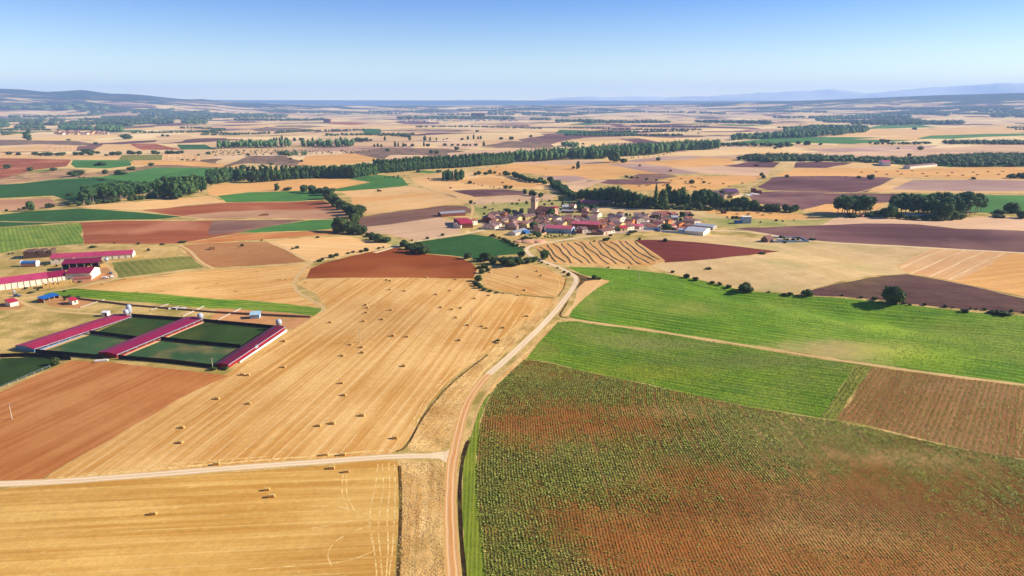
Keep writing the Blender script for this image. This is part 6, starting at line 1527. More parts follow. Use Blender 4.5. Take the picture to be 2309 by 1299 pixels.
H('low pale roofed farm shed at the front left of the farm sheds', (1528,523), (1560,527), 9, 2.6, 1.0, R_LGREY, W_GREYW, 'gable', 'farm_shed', 'shed', wins='')
H('front grey farm shed with white right wall at the village right edge', (1543,527), (1585.5,532), 26, 3.6, 1.8, R_LGREY, W_WHITE, 'gable', 'farm_shed', 'shed', wins='')
# small houses packed between the others
def fillers():
    R = random.Random(12); spots = [(o.location.x, o.location.y) for o in S.objects if o.parent is None and o.get('category') in ('house', 'warehouse', 'hall')]
    n = 0; k = 0
    while n < 46 and k < 4000:
        k += 1
        px = R.uniform(1092, 1556); t = (px - 1092) / 464; py = R.uniform(490 + 4 * sin(t * 6), 519 - 3 * abs(t - .5))
        x, y = P(px, py)
        if min((x - a) ** 2 + (y - b) ** 2 for a, b in spots) < 8.5 ** 2: continue
        spots.append((x, y)); L = R.uniform(6.5, 10); s = ppm(px, py); a = R.choice([.15, .2, 1.0, 1.1, .1])
        B = None; bx, by = x + L * cos(a), y + L * sin(a)
        # foot line given as two ground points
        e, _ = building('house', 'small house squeezed between its neighbours in the packed village', 'house', None, None, R.uniform(5.5, 8), R.uniform(2.6, 4.2), R.uniform(1.1, 1.7),
                        R.choice([R_MAUVE, R_BROWN, R_REDT, R_MAUVE]), R.choice([W_WHITE, W_CREAM, W_STONE, W_PINK, W_WHITE]), R.choice(['gable', 'gable', 'cross', 'hip']), chim=R.choice([0, 1]),
                        group='small houses packed between the larger ones', ab=((x, y), (bx, by)))
        n += 1
    print('fillers', n)
fillers()
# bluish yard wall
def yard_wall(label, pts, h, mat, name='yard_wall', cat='wall', th=.35, gap=0):
    p = [P(*q) for q in pts]; e0 = Vector((p[0][0], p[0][1], float(hgt(*p[0])))); mb = MB()
    for a, b in zip(p[:-1], p[1:]):
        za, zb = float(hgt(*a)) - e0.z, float(hgt(*b)) - e0.z
        d = Vector((b[0] - a[0], b[1] - a[1])).normalized(); n = Vector((-d.y, d.x)) * th / 2
        A0 = Vector((a[0] - e0.x, a[1] - e0.y)); B0 = Vector((b[0] - e0.x, b[1] - e0.y))
        v = [(A0.x+n.x,A0.y+n.y,za-.5),(B0.x+n.x,B0.y+n.y,zb-.5),(B0.x-n.x,B0.y-n.y,zb-.5),(A0.x-n.x,A0.y-n.y,za-.5),
             (A0.x+n.x,A0.y+n.y,za+h),(B0.x+n.x,B0.y+n.y,zb+h),(B0.x-n.x,B0.y-n.y,zb+h),(A0.x-n.x,A0.y-n.y,za+h)]
        mb.add(v, [(0,3,2,1),(4,5,6,7),(0,1,5,4),(1,2,6,5),(2,3,7,6),(3,0,4,7)])
    o = mb.build(name, mat); o.location = e0; return tag(o, label, cat)
yard_wall('blue white yard wall left half beside the white fronted house', [Z2(1400,790), Z2(1760,800), Z2(1840,840)], 2.6, W_LBLUE)
yard_wall('low bluish yard wall running to the grey farm sheds', [Z2(1860,850), Z2(2300,880), (1543,527.5)], 2.0, W_LBLUE)
yard_wall('long stone garden wall in front of the hip roofed houses', [(1117,519.5), (1140,520)], 1.8, W_GREYW)
yard_wall('small dark hut wall with white post on the road below the village', [Z2(490,955), Z2(575,955), Z2(600,935)], 2.0, W_DARK)
yard_wall('pale stone wall beside the village approach lane', [Z1(1030,945), Z1(1180,870)], 1.2, W_PINK)
# church
def church():
    a = P(*Z1(770,420)); z = float(hgt(*a)); th = radians(32)
    s = 6.2
    e = empty('church', (a[0], a[1], z), -th); tag(e, 'stone church with square bell tower rising above the village roofs', 'church')
    Ht = 20.0
    t = MB().box(0, 0, -1.5, s * .95, s, 5.0 + Ht - 7)
    t.box(-.15, -.15, 15.0, s * .95 + .15, s + .15, 15.4)
    t.box(0.05, 0.05, 15.4, s * .95 - .05, s - .05, Ht - .3); t.box(-.2, -.2, Ht - .3, s * .95 + .2, s + .2, Ht + .1)
    tw = t.build('tower', STONEY, e)
    c = s * .95 / 2
    MB().add([(-.15,-.15,Ht+.1),(s*.95+.15,-.15,Ht+.1),(s*.95+.15,s+.15,Ht+.1),(-.15,s+.15,Ht+.1),(c,s/2,Ht+1.9)],[(0,1,4),(1,2,4),(2,3,4),(3,0,4),(0,3,2,1)]).build('tower_roof', R_MAUVE, e)
    for y in (s * .32, s * .68):
        MB().box(s * .95 - .1, y - .55, 16.0, s * .95 + .08, y + .55, 18.9).build('bell_opening', GLASS, tw)
    for x in (c - 1.0, c + 1.0):
        MB().box(x - .5, -.08, 16.0, x + .5, .1, 18.9).build('bell_opening', GLASS, tw)
    # nave behind and to the right
    n = MB(); L, w, h, r = 22, 12, 7.5, 3.2
    x0, y0 = s * .95, 1.0
    n.add([(x0,y0,-1.5),(x0,y0+w,-1.5),(x0,y0+w,h),(x0,y0+w/2,h+r),(x0,y0,h),(x0+L,y0,-1.5),(x0+L,y0+w,-1.5),(x0+L,y0+w,h),(x0+L,y0+w/2,h+r),(x0+L,y0,h)],
          [(4,3,2,1,0),(5,6,7,8,9),(0,5,9,4),(1,2,7,6)])
    n.build('nave', W_PINK, e)
    o = .4; k = r / (w / 2) * o
    MB().add([(x0+.02,y0-o,h-k),(x0+.02,y0+w/2,h+r),(x0+.02,y0+w+o,h-k),(x0+L+o,y0-o,h-k),(x0+L+o,y0+w/2,h+r),(x0+L+o,y0+w+o,h-k),
              (x0+.02,y0-o,h-k+.2),(x0+.02,y0+w/2,h+r+.2),(x0+.02,y0+w+o,h-k+.2),(x0+L+o,y0-o,h-k+.2),(x0+L+o,y0+w/2,h+r+.2),(x0+L+o,y0+w+o,h-k+.2)],
             [(0,1,4,3),(1,2,5,4),(6,9,10,7),(7,10,11,8),(0,3,9,6),(2,8,11,5),(3,4,10,9),(4,5,11,10)]).build('nave_roof', R_BROWN, e)
    MB().box(-5, 1.2, -1.5, -.01, 5.5, 7.8).build('side_chapel', STONEY, e)
    MB().box(14, -4, -1.5, 20, .98, 5.0).build('porch', W_ORANGE, e)
    MB().add([(13.7,-4.3,5.0),(20.3,-4.3,5.0),(20.3,.95,6.4),(13.7,.95,6.4),(13.7,-4.3,5.2),(20.3,-4.3,5.2),(20.3,.95,6.6),(13.7,.95,6.6)],[(0,3,2,1),(4,5,6,7),(0,1,5,4),(1,2,6,5),(2,3,7,6),(3,0,4,7)]).build('porch_roof', R_BROWN, e)
church()
# dirt heap before the village
hp = crown_mesh('x', [(0,0,0,9,1.6),(9,1,0,8,1.3),(-8,0,0,6,1.0)], 10, .3, 5, 1.0); hp.materials.append(EARTH); hp.name = 'earth_heap'
o = bpy.data.objects.new('earth_heap', hp); COL.objects.link(o); o.location = P3(1190, 545); tag(o, 'long low heap of pinkish earth below the village', 'earth heap')

# ---- outside the village
bl, L_ = building('utility_shed', 'tall white shed with pale blue front standing alone right of the village', 'shed', (1673.5,504), (1693.5,504), 6, 7.0, .3, W_WHITE, W_LBLUE, 'mono', wins='')
building('animal_shelter', 'low bright blue shelter left of the tall white shed', 'shelter', (1657,504.5), (1672.5,504.5), 4, 2.2, .6, W_BLUE, W_BLUE, 'mono', wins='')
H('purple roofed farmhouse block at the left of the outlying farm', (1613,443), (1630,441), 16, 5, 1.8, R_MAUVE, W_STONE, 'gable', 'farmhouse', 'house')
H('small cream fronted farm building with gable before the purple roofs', (1614,446), (1632,448), 10, 4.4, 1.4, R_MAUVE, W_STONE, 'gable', 'farmhouse', 'house', wins='r')
H('big purple roofed barn in the middle of the outlying farm', (1637,443), (1666,443), 22, 6, 3.4, paint_mat('purple_roof', RC(120, 78, 120), .8, .15, .5, ribs=.8), W_CREAM, 'gable', 'barn', 'barn', wins='r')
H('low purple roofed wing before the big barn of the outlying farm', (1652,447), (1668,444), 8, 3.4, 1.2, R_MAUVE, W_CREAM, 'gable', 'farm_wing', 'barn')
H('open brown box shed right of the outlying farm barns', (1694.5,434), (1704,434), 6, 5.5, .4, R_BROWN, W_BRICK, 'mono', 'shed', 'shed', wins='')
H('dark brown hay shed at the right end of the outlying farm', (1707,437), (1717,437), 7, 4, .8, R_BROWN, W_BRICK, 'mono', 'shed', 'shed', wins='')
for (x, y, w_, lb) in [(1666,440,4,'left of the white plastic wrapped piles by the outlying farm'), (1684,440,5,'middle white plastic wrapped pile by the outlying farm'), (1698,438,6,'right and largest white plastic wrapped pile by the outlying farm')]:
    me = crown_mesh('x', [(0,0,0,w_,1.2),(w_*.8,0,0,w_*.7,1.0)], 4, .2, int(x), 1.0); me.materials.append(WHITEM); me.name = 'silage_pile'
    o = bpy.data.objects.new('silage_pile', me); COL.objects.link(o); o.location = P3(x, y); tag(o, lb, 'silage pile')
H('white long barn with pale pink roof before the oak wood at the right', (1990,374), (2008,374.5), 46, 8, 2.2, R_PINK, W_WHITE, 'gable', 'barn', 'barn', wins='')
H('very long low pink roofed barn beside the white barn at the right', (2052,381), (2113,375), 14, 5, 2.0, R_MAUVE, W_WHITE, 'gable', 'barn', 'barn', wins='f')
H('long white roofed shed half hidden under the tall grove', (2030,491), (2084,492), 8, 3.0, .8, R_LGREY, W_PINK, 'mono', 'shed', 'shed', wins='')
H('small stone hut between the two tall groves', (1936,489), (1945,490), 4, 2.4, .8, R_BROWN, W_PINK, 'gable', 'hut', 'hut', wins='')
# cemetery
def cemetery():
    e = empty('cemetery', P3(1745, 547), 0); tag(e, 'walled cemetery with bluish walls and grave stones beside the country road', 'cemetery')
    L, w = 32.0, 20.0
    MB().box(0,0,-.8,L,.35,1.8).box(0,w,-.8,L,w+.35,1.8).box(-.35,0,-.8,0,w+.35,1.8).box(L,0,-.8,L+.35,w+.35,1.8).build('perimeter_wall', W_LBLUE, e)
    MB().box(4,1,0,9,4,3.2).build('chapel', W_WHITE, e)
    random.seed(9)
    for i in range(14):
        x, y = 10 + (i % 5) * 4.2, 3 + (i // 5) * 5
        MB().box(x, y, 0, x + .9, y + 2.0, .5).box(x, y + 2.0, 0, x + .9, y + 2.2, 1.3).build('grave_stone', WHITEM if i % 2 else W_LBLUE, e)
cemetery()
H('ruined stone chapel with steep dark gable left of the cemetery', (1731,547), (1743,544), 7, 2.6, 3.2, R_BROWN, W_DARK, 'gable', 'ruin', 'ruin', wins='')
H('tiny white farmhouse beside the tree group on the far left plain', (266,309), (272,309), 8, 6, 1.6, R_REDT, W_WHITE, 'gable', 'farmhouse', 'house', wins='')
H('roadside farmhouse hidden in the river belt with orange walls', (736,400), (748,400.5), 9, 4, 1.8, R_REDT, W_ORANGE, 'gable', 'farmhouse', 'house')

# ---- left farm: long sheds
def long_shed(label, LF, LB, RB, h, rise, roof, wall, open_side=False, whitebase=False, redside=False):
    """LF near left base, LB near right base, RB far right base (photo pixels)"""
    a = np.array(P(*LB)); b = np.array(P(*RB)); c = np.array(P(*LF))
    L = float(np.linalg.norm(b - a)); ang = atan2(b[1] - a[1], b[0] - a[0])
    n = np.array([-sin(ang), cos(ang)]); w = abs(float((c - a) @ n))
    e = empty('livestock_shed', (a[0], a[1], float(hgt(*a))), ang); tag(e, label, 'shed')
    MB().box(0,.02,-1,L,w,h).add([(0,0.02,h),(0,w,h),(0,w/2,h+rise),(L,0.02,h),(L,w,h),(L,w/2,h+rise)],[(0,2,1),(3,4,5),(0,3,5,2),(1,2,5,4)]).build('wall', wall, e)
    o, t = .5, .12; k = rise / (w / 2) * o
    R = MB().add([(-.2,-o,h-k),(-.2,w/2,h+rise),(-.2,w+o,h-k),(L+.2,-o,h-k),(L+.2,w/2,h+rise),(L+.2,w+o,h-k),
          (-.2,-o,h-k+t),(-.2,w/2,h+rise+t),(-.2,w+o,h-k+t),(L+.2,-o,h-k+t),(L+.2,w/2,h+rise+t),(L+.2,w+o,h-k+t)],
         [(0,1,4,3),(1,2,5,4),(6,9,10,7),(7,10,11,8),(0,3,9,6),(2,8,11,5),(0,6,7,1),(1,7,8,2),(3,4,10,9),(4,5,11,10)]).build('roof', roof, e)
    MB().box(-.2,-o-.14,h-k-.1,L+.2,-o,h-k+.1).build('gutter', METAL, R)
    if open_side:
        MB().box(1,-.03,.7,L-1,.01,h-.2).build('shutter_opening', INNER, e)
        nn = max(6, int(L / 6))
        for i in range(nn + 1): MB().box(1+(L-2)*i/nn-.08,-.14,-.4,1+(L-2)*i/nn+.08,-.04,h-.3).build('post', METAL, e)
        MB().box(0,-1.6,-.4,L,-1.3,.4).build('kerb_wall', W_PINK, e)
    if whitebase:
        MB().box(8,-1.6,-.6,L,-1.3,.6).build('white_base_wall', WHITEM, e)
        MB().box(L*.45,-.05,.6,L*.5,.01,2.2).build('shed_door', METAL, e)
    return e
W_GB = paint_mat('blue_end_wall', RC(110, 160, 220), .8, .08, .4)
long_shed('longest livestock shed with pink red roof and blue end, leftmost of three parallel', (41,787), (78,794.5), (295.5,716.5), 1.9, .9, paint_mat('rose_metal_roof', RC(184, 46, 80), .5, .12, .2, ribs=1.0, c2=RC(160, 38, 68)), W_GB, True)
long_shed('livestock shed with magenta roof between the green pens, middle of three parallel', (235,799.5), (263.6,807), (457,726), 1.8, .7, R_MAG, W_RED, True)
long_shed('red walled livestock shed with white base, rightmost of three parallel', (493,826), (514,831.5), (641.5,748), 2.0, .6, paint_mat('dark_crimson_roof', RC(112, 24, 52), .5, .06, .1, ribs=1.0), W_RED, False, True, True)
building('shed', 'red roof corner of a shed cut by the left border beside the lower pen', 'shed', (-40,830), (0,812), 10, 2.6, .8, R_RED, W_WHITE, 'gable', wins='')
# pen fences with dark netting
for lb, pts in [('dark net fence along the front of the left pen', [(80,795.5),(155,802),(234,809)]),
                ('dark net fence between the two left pens', [(203,752.5),(265,760),(330,768.5)]),
                ('dark net fence behind the left pen', [(297,714.5),(360,719),(428,724)]),
                ('dark net fence along the front of the right pen', [(268,809),(380,818),(493,832)]),
                ('dark net fence between the two right pens', [(363,767),(450,776),(543,785)]),
                ('dark net fence behind the right pen', [(458,726),(545,734),(628,742)]),
                ('dark net fence on the far side of the lower left pen', [(0,806),(60,804),(122,807),(160,812)])]:
    o = yard_wall(lb, pts, 2.0, NETM, 'net_fence', 'fence', .12)
def post_fence(label, pts, h=1.4, gap=4.0):
    q = line_scatter(pts, gap, 0.0); e = empty('wire_fence', (q[0][0], q[0][1], float(hgt(*q[0])))); tag(e, label, 'fence')
    z0 = e.location.z
    for i, p in enumerate(q):
        x, y, z = p[0] - q[0][0], p[1] - q[0][1], float(hgt(*p)) - z0
        if i == 0: base = MB().tube((0,0,-.3),(0,0,h),.09,.07,5).build('post', CONC, e)
        else:
            o = base.copy(); COL.objects.link(o); o.parent = e; o.location = (x, y, z)
        if i:
            mb.tube(prev, (x, y, z + h - .1), .03, .03, 4); mb.tube((prev[0], prev[1], prev[2] - .5), (x, y, z + h - .6), .03, .03, 4)
        else: mb = MB()
        prev = (x, y, z + h - .1)
    mb.build('wire', METAL, e)
post_fence('post and wire fence along the lower left pen and ploughed field', [(-40,900),(0,878),(60,852),(130,822)])
# stone walls of the paddocks
for lb, pts in [('left thin pale paddock wall above the sheds', [(360,692),(412,714)][::-1]), ('middle pale paddock wall above the sheds', [(412,714),(460,691)]), ('right pale paddock wall above the sheds', [(491,722),(543,696)]), ('pale paddock wall beside the red roofed hut', [(180,694),(236,676)])]:
    if lb.startswith('left'): pts = [(340,700),(380,686)]
    yard_wall(lb, pts, .5, W_GREYW, 'paddock_wall', 'wall', .4)
yard_wall('dark low wall along the lower edge of the green strip', [(142,670),(300,690),(480,705),(700,716)], 1.0, W_DARK, 'boundary_wall', 'wall', .4)
# upper farm
H('long pink roofed barn section with bays at the upper farm, right part', (169,592), (299,581), 12, 4.2, 2.4, R_FARM, W_WHITE, 'gable', 'barn', 'barn', wins='', bays=9)
H('short pink roofed barn section with pink shed front at the upper farm left part', (115,597), (168,592.5), 13, 5.0, 2.4, paint_mat('pink_roof_plain', RC(206, 76, 112), .55, .08, .1, ribs=1.0), W_WHITE, 'gable', 'barn', 'barn', door=('f',.85,W_PINK))
H('open fronted machine shed with dark magenta roof and black interior', (141,610.5), (224,603.5), 10, 5.0, 1.8, R_MAG, INNER, 'mono', 'machine_shed', 'shed', open_front=True, bays=5)
H('wide barn with magenta roof and white upper wall by the yard', (150,634), (206,630.5), 17, 5.4, 2.4, R_MAG, W_WHITE, 'gable', 'barn', 'barn', wins='', door=('f',.12,DOORM))
H('low pink lean-to along the front of the wide magenta roofed barn', (166,637), (206,633), 3.0, 2.4, .8, R_REDT, W_PINK, 'mono', 'lean_to', 'shed', wins='')
H('very long striped pink roof barn with white bays at the left border', (-120,668), (110,640), 14, 4.4, 2.8, R_FARM, W_WHITE, 'gable', 'barn', 'barn', wins='', bays=16)
H('short magenta section closing the very long striped barn', (110.5,640), (152,633.5), 14, 4.3, 2.7, R_MAG, W_WHITE, 'gable', 'barn', 'barn', wins='', bays=4)
H('small hut with bright red roof at the far left', (24,692), (43,688), 7, 2.6, .9, R_RED, W_WHITE, 'mono', 'hut', 'hut', wins='')
H('small white hut with red roof right of the blue open shelter', (164,687.5), (177,684.5), 6.0, 2.6, .8, R_RED, W_WHITE, 'mono', 'hut', 'hut', wins='f')
H('open shelter with bright blue roof beside the red roofed huts', (100,683), (134,672), 5, 2.4, .8, R_BLUE, W_BRICK, 'mono', 'shelter', 'shelter', open_front=True, bays=3)
H('small white hut with light blue roof in the dirt yard by the pens', (564,719.5), (585,718.5), 5, 2.4, .7, R_SKYB, W_LBLUE, 'mono', 'hut', 'hut', wins='')
H('white container with dark door near the far end of the rose roofed shed', (229,713.5), (242,713.5), 3, 2.4, .1, WHITEM, WHITEM, 'mono', 'container', 'container', wins='', door=('f',.8,DOORM))
def feeder():
    e = empty('covered_trailer', P3(46, 602), radians(3)); tag(e, 'blue covered trailer with two round white ends beside the dark bale stack', 'trailer')
    MB().box(.3,0,.4,11.7,5,2.4).build('body', W_PINK, e)
    b = MB(); n = 8
    pr = [(0,2.4)] + [(2.5-2.5*cos(pi*i/n), 2.4+2.0*sin(pi*i/n)) for i in range(1,n)] + [(5,2.4)]
    b.add([(.3,y,z) for y,z in pr]+[(11.7,y,z) for y,z in pr], [(i,i+1,i+2+n,i+1+n) for i in range(n)]); b.build('tarpaulin', W_BLUE, e)
    for x in (0, 11.7):
        v=[(x,y*1.1-.25,z+.25) for y,z in pr]+[(x+.35,y*1.1-.25,z+.25) for y,z in pr]; m=MB(); k=len(pr)
        m.add(v,[tuple(range(k)),tuple(range(2*k-1,k-1,-1))]+[(i,i+1,k+i+1,k+i) for i in range(k-1)]); m.box(x,-.2,0,x+.35,5.2,2.6); m.build('end_panel', WHITEM, e)
feeder()
def bale_stack(label, A, B, w, h, mat, name='bale_stack', gap=.04, bw=2.4, bh=1.0):
    a = np.array(P(*A)); b = np.array(P(*B)); L = float(np.linalg.norm(b - a)); e = empty(name, (a[0], a[1], float(hgt(*a))), atan2(b[1]-a[1], b[0]-a[0]))
    tag(e, label, 'straw stack'); R = random.Random(int(A[0])); mb = MB()
    nx, nz = max(1, int(L / bw)), max(1, int(h / bh))
    for i in range(nx):
        top = nz - (1 if R.random() < .15 else 0)
        for k in range(top):
            x0 = i * L / nx + R.uniform(-.06, .06); y0 = R.uniform(-.12, .12)
            mb.box(x0 + gap, y0, k * bh + (0 if k else -.3), x0 + L / nx - gap, w + y0, (k + 1) * bh - gap)
    mb.build('bales', mat, e); return e
bale_stack('dark weathered stack of old bales behind the blue trailer', (54,584), (118,579), 12, 6.0, OLDSTRAW, bw=1.3, bh=2.0)
bale_stack('stack of fresh yellow straw bales before the very long barn', (97,651), (164,642), 5, 3.4, STRAWM, bw=1.3, bh=1.1)
bale_stack('brown bale stack casting a shadow on the brown ploughed field', (474,564), (485,563), 4, 3.6, BROWNSTRAW)
bale_stack('bales stacked on the tan stubble left of the creek', (585,487), (606,486), 3, 2.6, BROWNSTRAW)
bale_stack('small bale stack on the wide straw field left of the village', (850,432), (860,432), 3, 3.4, BROWNSTRAW)
bale_stack('yellow heap of straw behind the open machine shed', (226,604), (240,602), 6, 2.0, STRAWM)
bale_stack('square bale stack left on the mauve stubble behind the village', (1440,374.5), (1445,374.5), 6, 3, BROWNSTRAW)
bale_stack('square bale stack right on the mauve stubble behind the village', (1509,386.5), (1515,386.5), 6, 3, BROWNSTRAW)
bale_stack('bale stack on the purple field before the oak wood', (1703,375), (1711,375), 8, 4, BROWNSTRAW)
bale_stack('dark bale stack on the orange straw right of the village', (1629,482), (1638,482), 5, 4, OLDSTRAW)
for (x, y, lb) in [(966,404,'single brown bale stack right of the green corner field'),(1016,425,'single bale stack on the straw field above the track'),(1121,377,'single bale stack below the poplar wall'),(1133,413,'bale stack on the orange strip behind the village'),(1231,382,'single bale stack on the wide straw field behind the village'),(1230,436,'single bale stack near the short hedge')]:
    bale_stack(lb, (x-2,y), (x+2.2,y), 3, 2.6, BROWNSTRAW)
# tanks and silos
def silo(px, py, r, h, legs, label, cone=True):
    e = empty('feed_silo', P3(px, py)); tag(e, label, 'silo')
    z = legs
    MB().lathe([(.15*r,z),(r*.95,z+r*.9),(r,z+r),(r,z+r+h),(r*.75,z+r+h+r*.45),(.1*r,z+r+h+r*.7)],14).build('tank', METAL, e, True)
    for i in range(4):
        t = pi/4 + i*pi/2; MB().tube((cos(t)*r*.8,sin(t)*r*.8,-.4),(cos(t)*r*.8,sin(t)*r*.8,z+r),.1,.1,5).build('leg', METAL, e)
silo(293,714,1.5,3.4,1.6,'tallest feed silo at the far end of the rose roofed shed')
silo(286,716,1.5,1.4,1.2,'short round feed silo beside the tallest one')
silo(453,727,1.6,1.4,1.6,'round feed silo at the far end of the middle shed')
silo(630,743,1.6,1.6,1.8,'round feed silo at the far end of the red shed')
silo(241,592,1.4,.8,.8,'white round tank at the yard behind the pink roofed barn')
silo(32,662,.7,.6,.5,'tiny white tank beside the parked dark car')
for (x, y, ang, lb) in [(392,696,.5,'left pale trough on the dry paddock'), (409,697,.5,'right pale trough on the dry paddock'), (305,713,.3,'grey trailer behind the far end of the rose roofed shed'), (229,815,.2,'small pale heap of blocks at the ploughed field edge')]:
    e = MB().box(-3,-.7,0,3,.7,.7).box(-2.8,-.5,.7,2.8,.5,.85).build('trough', WHITEM); e.location = P3(x, y); e.rotation_euler[2] = ang; tag(e, lb, 'trough')
# cars
def car(px, py, rz, paint, label, van=False):
    e = empty('parked_car', P3(px, py), rz); tag(e, label, 'car')
    b = MB(); hb = 1.0; L, w = 4.3, 1.75
    b.add([(-L/2,-w/2,.3),(L/2,-w/2,.3),(L/2,w/2,.3),(-L/2,w/2,.3),(-L/2,-w/2,.85),(L/2,-w/2,.8),(L/2,w/2,.8),(-L/2,w/2,.85)],[(0,3,2,1),(4,5,6,7),(0,1,5,4),(1,2,6,5),(2,3,7,6),(3,0,4,7)])
    h2 = 1.95 if van else 1.42
    b.add([(-L/2+.1,-w/2+.05,.85),(L/2-1.1,-w/2+.05,.82),(L/2-1.1,w/2-.05,.82),(-L/2+.1,w/2-.05,.85),(-L/2+.35,-w/2+.2,h2),(L/2-1.8,-w/2+.2,h2),(L/2-1.8,w/2-.2,h2),(-L/2+.35,w/2-.2,h2)],[(4,5,6,7),(0,1,5,4),(1,2,6,5),(2,3,7,6),(3,0,4,7)])
    b.build('body', paint, e)
    MB().box(-L/2+.7,-w/2+.04,.95,L/2-1.7,-w/2+.1,h2-.25).build('side_window', GLASS, e)
    for sx in (-1.35, 1.35):
        for sy in (-w/2+.05, w/2-.05): MB().tube((sx,sy-.1,.32),(sx,sy+.1,.32),.32,.32,10).build('wheel', DARKM, e)
car(39,669,.4,CARB,'dark blue van parked on the dirt track by the red roofed hut',True)
car(250,617,1.9,CARB,'dark car parked on the yard beside the vegetable field')
car(253,625,2.1,CARW,'white car parked below the dark one on the yard')
car(238,628,.2,CARW,'white car parked at the lower end of the farm yard')
car(1690,448,.2,CARW,'white van parked by the outlying farm',True) if False else None
# poles
def pole(px, py, h, label, arm=True, lattice=False):
    e = empty('power_pole', P3(px, py), random.uniform(-.3, .3)); tag(e, label, 'power pole')
    MB().tube((0,0,-.5),(0,0,h),.17,.10,6).build('shaft', CONC, e)
    if arm: MB().box(-.9,-.06,h-.5,.9,.06,h-.35).build('crossarm', METAL, e)
for x, y, hp_, lb in [(27,945,36,'pole on the orange ploughed field at the left border'),(480,833,26,'pale pole at the near end of the red shed'),(812,772,30,'pole among the bales in the middle of the bale field'),(1064,720,24,'pole near the top of the bale field beside two bales'),
                      (1299,664,22,'pole on the straw triangle right of the road'),(1440,638,26,'pole standing in the bright green field'),(1598,607,24,'pole on the pale pasture with a thorn bush at its foot'),(1717,573,20,'pole at the tip of the maroon field'),
                      (1833,541,20,'pole beside the country road right of the cemetery'),(2143,557,20,'pole beside the country road far right'),(1776,496,20,'pale pole in the green pasture before the hedge'),(1822,491,22,'left of two thin poles by the straw wedge'),(1829,497,22,'right of two thin poles by the straw wedge'),(1839,482,20,'pole at the straw wedge by the hedge end'),
                      (1619,478,10,'short pole at the shadow edge of the leafy row'),(1389,464,14,'pole beside the mauve roofed barn above the village'),(1358,466,12,'pole left of the mauve roofed barn above the village'),(1375,503,14,'street pole in the village middle')]:
    pole(x, y, hp_ / ppm(x, y) * 1.05, lb)
# square bales on the fields
bm_ = bmesh.new(); bmesh.ops.create_cube(bm_, size=1.0)
for v in bm_.verts: v.co = Vector((v.co.x * 2.4, v.co.y * 1.2, v.co.z * 1.1 + .55))
bmesh.ops.bevel(bm_, geom=list(bm_.edges), offset=.07, segments=2, affect='EDGES')
bale_me = bpy.data.meshes.new('straw_bale'); bm_.to_mesh(bale_me); bm_.free(); bale_me.materials.append(STRAWM)
BALES = {
 'big': [(411,965),(407,999),(490,900),(561,911),(719,961),(750,956),(559,847),(547,846),(640,829),(776,892),(770,865),(817,938),(891,989),(911,826),(817,796),(772,803),(816,784),(790,778),(745,728),(820,725),(828,695),(826,706),(881,700),(862,721),(886,758),(918,760),(1036,768),(994,694),(1019,698),(1039,695),(1028,717),(1055,734),(1087,737),(1096,741),(1134,740),(1188,714),(641,770),(879,654),(912,657),(984,665),(1014,656),(1136,662),(1168,667),(1102,667),(1070,674),(1027,631),(962,627),(872,632),(880,634),(733,1027),(772,1027),(488,1048),(825,688),(1122,774)],
 'low': [(602,1106),(612,1121),(346,1160),(748,1057),(781,1065)],
 'left': [(282,630),(312,659),(367,657),(536,657),(582,613),(628,631),(637,631),(648,630),(698,603),(449,650),(492,640),(690,637),(236,641)],
 'small': [(1105,615),(1169,625),(1221,622),(1184,655),(1212,612),(1154,600)]}
FLD = {'big': 'on the big bale field', 'low': 'on the golden field at the bottom left', 'left': 'on the stubble behind the green strip', 'small': 'on the small field inside the road bend'}
ORD = ['nearest','second nearest','third nearest','fourth nearest','fifth nearest','sixth nearest','seventh nearest','eighth nearest','ninth nearest','tenth nearest']
NUM = {1:'first',2:'second',3:'third',4:'fourth',5:'fifth',6:'sixth',7:'seventh',8:'eighth',9:'ninth',10:'tenth',11:'eleventh',12:'twelfth',13:'thirteenth',14:'fourteenth',15:'fifteenth',16:'sixteenth',17:'seventeenth',18:'eighteenth',19:'nineteenth',20:'twentieth',30:'thirtieth',40:'fortieth',50:'fiftieth',60:'sixtieth',70:'seventieth',80:'eightieth',90:'ninetieth'}
TENS = {20:'twenty',30:'thirty',40:'forty',50:'fifty',60:'sixty',70:'seventy',80:'eighty',90:'ninety'}
def ordn(n): return NUM[n] if n in NUM else TENS[n // 10 * 10] + '-' + NUM[n % 10]
for k, pts in BALES.items():
    pts = sorted(set(pts), key=lambda p: -p[1])
    ra = {'big': ((640,905),(885,700)), 'low': ((0,1240),(700,1205)), 'left': ((330,640),(640,612)), 'small': ((1120,620),(1240,655))}[k]
    a, b = P(*ra[0]), P(*ra[1]); rz = atan2(b[1] - a[1], b[0] - a[0])
    for i, (x, y) in enumerate(pts):
        o = bpy.data.objects.new('straw_bale', bale_me); COL.objects.link(o); o.location = P3(x, y)
        o.rotation_euler[2] = ((rz + pi / 2 if k == 'big' else rz) if y < 1020 or k != 'big' else .1) + random.uniform(-.12, .12)
        s = random.uniform(.76, .9); o.scale = (s, s, s)
        o['n_'] = 1; del o['n_']
        tag(o, ('square straw bale %s, %s to the camera' % (FLD[k], 'nearest' if i == 0 else ordn(i + 1) + ' nearest')), 'straw bale', 'straw bales ' + FLD[k])
